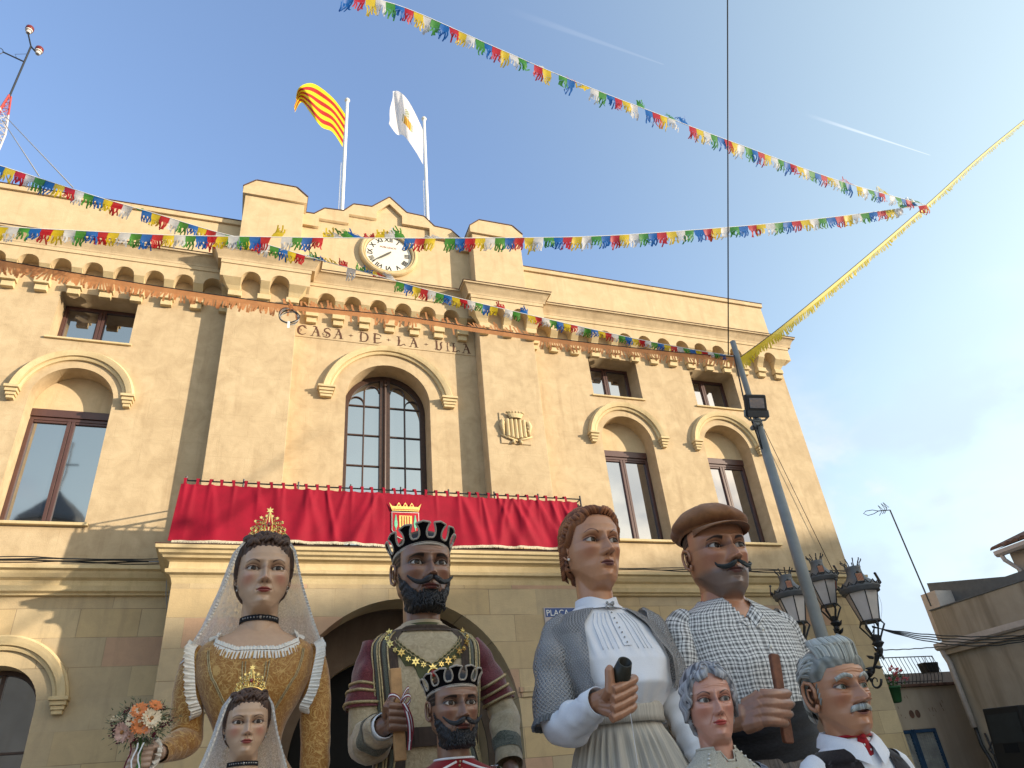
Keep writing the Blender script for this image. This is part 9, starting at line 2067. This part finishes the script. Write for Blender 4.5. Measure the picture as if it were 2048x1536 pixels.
# ---------------------------------------------------------------- old man
def old_man():
 sk = (0.50, 0.235, 0.125)
 h = Head(width=0.96, back=.80, jaw=1.04, skin=sk, cheek=(0.44, 0.13, 0.07), lips=(0.30, 0.125, 0.105), browc=(0.38, 0.42, 0.38), brow_t=.004, iris=(0.11, 0.14, 0.12), nose=1.40, nosew=1.25, brow=1.2, cheekbone=1.7, wrinkle=1.0, shadow=(0.24, 0.095, 0.055), smile=1.0, mouthopen=.9, lipw=1.25, lipt=1.3, chin=1.6, gaze=(10, 4), neckr=.25, necklen=1.0, ear=1.6).place((1711, 1371), (1731, 1458), 2.85, -7, hscale=1.0)
 root = place_root('giant_old_man', h, 'smaller giant old man with swept white hair, white moustache, black vest and red neckerchief'); s = h.H; zt = h.O.z; X0, Y0 = h.O.x, h.O.y; rr = random.Random(34)
 hb = MB(); h.add(hb)
 hm = MB(); dark = np.array((0.035, 0.042, 0.038)); lite = np.array((0.60, 0.61, 0.56))
 def hf(th, z, x, y):
  a = np.abs(th); line = .76-.02*sm(.2, .7, a)-.13*sm(.8, 1.25, a)-.38*sm(1.75, 2.2, a); m_ = z-line; return np.where(m_ > 0, .012+.06*sm(0, .10, m_), np.where(m_ > -.02, -.01, -1))
 cf = lambda th, z, x, y, H_: dark+(lite-dark)*(0.35+.12*np.sin(th*17+z*9+2*np.sin(z*23)))[..., None]
 h.add_shell(hm, hf, cf)
 def PT(a_, z_, o):
  f = max(.12, 1-max(0, z_-.70)**1.5*2.3); return ((.355*h.width*f+o)*math.sin(a_), (.44*(h.back if math.cos(a_) < 0 else 1)*f+o)*math.cos(a_)-.02, z_)
 for k in range(270):
  q = rr.random(); a0 = rr.uniform(-1.65, 1.65); z0 = .775-.11*float(sm(.8, 1.25, abs(a0)))+rr.uniform(0, .05 if abs(a0) < .9 else .24); sg = 1 if a0 > 0 else -1; up_ = .15*math.cos(a0)+.02
  pts = [PT(a0, z0, .005), PT(a0*1.02, z0+.07, .05), PT(a0*1.05-.04, z0+.16+up_*.3, .08+up_*.4), PT(a0*1.15-.10, min(1.04, z0+.24+up_*.6), .10+up_*.5), PT(a0*1.35-.16, min(1.12, z0+.27+up_), .09+up_*.5), PT(a0*1.7-.2, min(1.10, z0+.25+up_), .08)]
  if abs(a0) > .95: pts = [PT(a0, z0-.02, .01), PT(a0+sg*.12, z0+.02, .05), PT(a0+sg*.32, z0+.03, .08), PT(a0+sg*.55, z0-.01, .09), PT(a0+sg*.8, z0-.07, .08)]
  c = dark+(lite-dark)*(rr.random()**.6); lock(hm, h, pts, rr.uniform(.016, .030), tuple(c), .75)
 for k in range(60):
  sg = rr.choice((-1, 1)); a0 = sg*rr.uniform(1.95, 2.9); z0 = rr.uniform(.25, .85); pts = [PT(a0, z0+.05, .05), PT(a0+sg*.15, z0-.03, .08), PT(a0+sg*.3, z0-.12, .06)]; lock(hm, h, pts, .028, tuple(dark+(lite-dark)*rr.random()), .75)
 for sg in (-1, 1):
  for z0 in (.60, .54, .48, .42): lock(hm, h, [(sg*.325, .10, z0), (sg*.338, .07, z0-.05), (sg*.33, .05, z0-.09)], .016, tuple(dark+(lite-dark)*rr.random()), .7)
 hm.build('hair', M['hairpaint'], root, smooth=True, colors=True); h.eyeballs(root)
 for sg in (-1, 1):
  mm = MB()
  for k in range(15):
   q = k/14; x0 = sg*(.055+.16*q); zz = .600+.03*math.sin(q*PI)-.02*q; lock(mm, h, [(x0, .445-.10*q*q, zz-.016), (x0+sg*.012, .475-.10*q*q, zz+.008), (x0+sg*.03, .465-.10*q*q, zz+.035)], .013, tuple(dark+(lite-dark)*rr.uniform(.5, 1)), .8, 5)
  mm.build('eyebrow', M['hairpaint'], root, smooth=True, colors=True)
 mm = MB()
 for k in range(46):
  q = k/45*2-1; x0 = q*.135; zz = .278-.018*q*q; lock(mm, h, [(x0*.85, .475-.10*abs(q), zz+.012), (x0*1.0, .495-.12*abs(q), zz-.018), (x0*1.12, .480-.13*abs(q), zz-.062)], .0165, tuple(dark+(lite-dark)*rr.uniform(.35, 1)), .8, 5)
 mm.build('moustache', M['hairpaint'], root, smooth=True, colors=True)
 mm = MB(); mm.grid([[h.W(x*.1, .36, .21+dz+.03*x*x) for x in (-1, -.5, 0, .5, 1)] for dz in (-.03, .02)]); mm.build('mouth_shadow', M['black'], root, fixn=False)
 secs = [(zt-.08*s, X0, Y0+.08*s, .28*s, .26*s, 2), (zt-.17*s, X0, Y0+.08*s, .42*s, .30*s, 2), (zt-.30*s, X0, Y0+.08*s, .64*s, .36*s, 2.1), (zt-.50*s, X0, Y0+.06*s, .73*s, .41*s, 2.2), (zt-1.4*s, X0, Y0+.03*s, .66*s, .48*s, 2.2), (0.04, X0, Y0, .6*s, .5*s, 2.1)]
 P, TH, ZZ = loft(secs, 110, 90); S = surf(P, ZZ, 110, X0, Y0); uv = np.stack([TH*.6*s, ZZ], -1); mb = MB(); add_loft(mb, P, None, uv); sh = mb.build('white_shirt', M['blouse'], root, smooth=True, uv=True)
 vest = fabric('black felt vest', (0.012, 0.009, 0.010), (0.022, 0.016, 0.018), 40, .4)
 for sg in (-1, 1):
  G = []; UV = []
  for i in range(40):
   q = i/39; z = zt-(.17+1.9*q)*s; e0 = sg*(.40-.34*min(1, q*2.4)); e1 = sg*(1.30+.40*min(1, q*3.0)) if q < .35 else sg*PI; row = []; ur = []
   for j in range(15): th = e0+(e1-e0)*j/14; row.append(S(th, z, .028*s)); ur.append((th*.3, q))
   G.append(row); UV.append(ur)
  mb = MB(); mb.grid(G, uvs=UV); vs = mb.build('vest', vest, root, smooth=True, uv=True, fixn=False)
  mb = MB(); G = [[S(sg*(1.30+(PI-1.30)*j/14), zt-(.17+.6*i/10)*s, .028*s) for j in range(15)] for i in range(11)]; mb.grid(G, uvs=[[(j*.1, i*.1) for j in range(15)] for i in range(11)]); mb.build('vest', vest, root, smooth=True, uv=True, fixn=False)
  # collar points
  G = []
  for i in range(16):
   a = i/15; th = sg*(PI-(PI-.16)*a); p0 = h.W(.275*math.sin(th), h.neck_y+.285*math.cos(th), -.0-.20*a**2.2); o = (h.R @ Vector((math.sin(th), -math.cos(th), 0)))
   G.append([p0+o*qq*s+Vector((0, 0, dz*s)) for qq, dz in ((0, -.02), (.012, .05), (.05, .055), (.10, -.01), (.13+.05*a**3, -.10-.10*a**3))])
  mb = MB(); mb.grid(G, uvs=[[(i*.03, j*.05) for j in range(5)] for i in range(16)]); mb.build('shirt_collar', M['blouse'], sh, smooth=True, uv=True, fixn=False)
  A_ = Vector((X0+sg*.68*s, Y0+.06*s, zt-.50*s)); G, UV = sleeve([A_+Vector((-sg*.1*s, 0, .1*s)), A_, A_+Vector((sg*.12*s, 0, -.7*s)), A_+Vector((sg*.02*s, -.3*s, -1.3*s))], [.19*s, .23*s, .21*s, .14*s], fold=.12, seed=73+sg); mb = MB(); add_loft(mb, G, None, UV); mb.build('sleeve', M['blouse'], root, smooth=True, uv=True)
 red = fabric('red printed neckerchief', (.36, .012, .02), (.24, .01, .014), 30, .3); mb = MB()
 G = []
 for i in range(12):
  q = i/11; w_ = .04+.075*math.sin(q*PI*.62); G.append([h.W(x*w_, .20+.05*(1-x*x)+.03*q, -.03-.30*q) for x in (-1, -.5, 0, .5, 1)])
 mb.grid(G, uvs=[[(i*.03, j*.05) for j in range(5)] for i in range(12)]); kn_ = mb.build('neckerchief', red, root, smooth=True, uv=True, fixn=False)
 mb = MB(); mb.tube([h.W(.265*math.sin(t), h.neck_y+.28*math.cos(t), -.05) for t in (2*PI*k/30 for k in range(30))], .018*s, 7, closed=True); mb.build('neckerchief_band', red, root, smooth=True); mb = MB(); mb.sphere(h.W(.0, .245, -.07), .040*s, 7, sc=(1, .7, .9)); mb.build('neckerchief_knot', red, root, smooth=True)
 for x_, z_ in ((-.03, -.16), (.04, -.22), (.0, -.28)): mb = MB(); mb.sphere(h.W(x_, .262, z_), .014*s, 4, sc=(1, .3, 1)); mb.build('white_motif', M['white'], kn_)
 hb.build('body', M['skin'], root, smooth=True, colors=True); return h
OM = old_man()
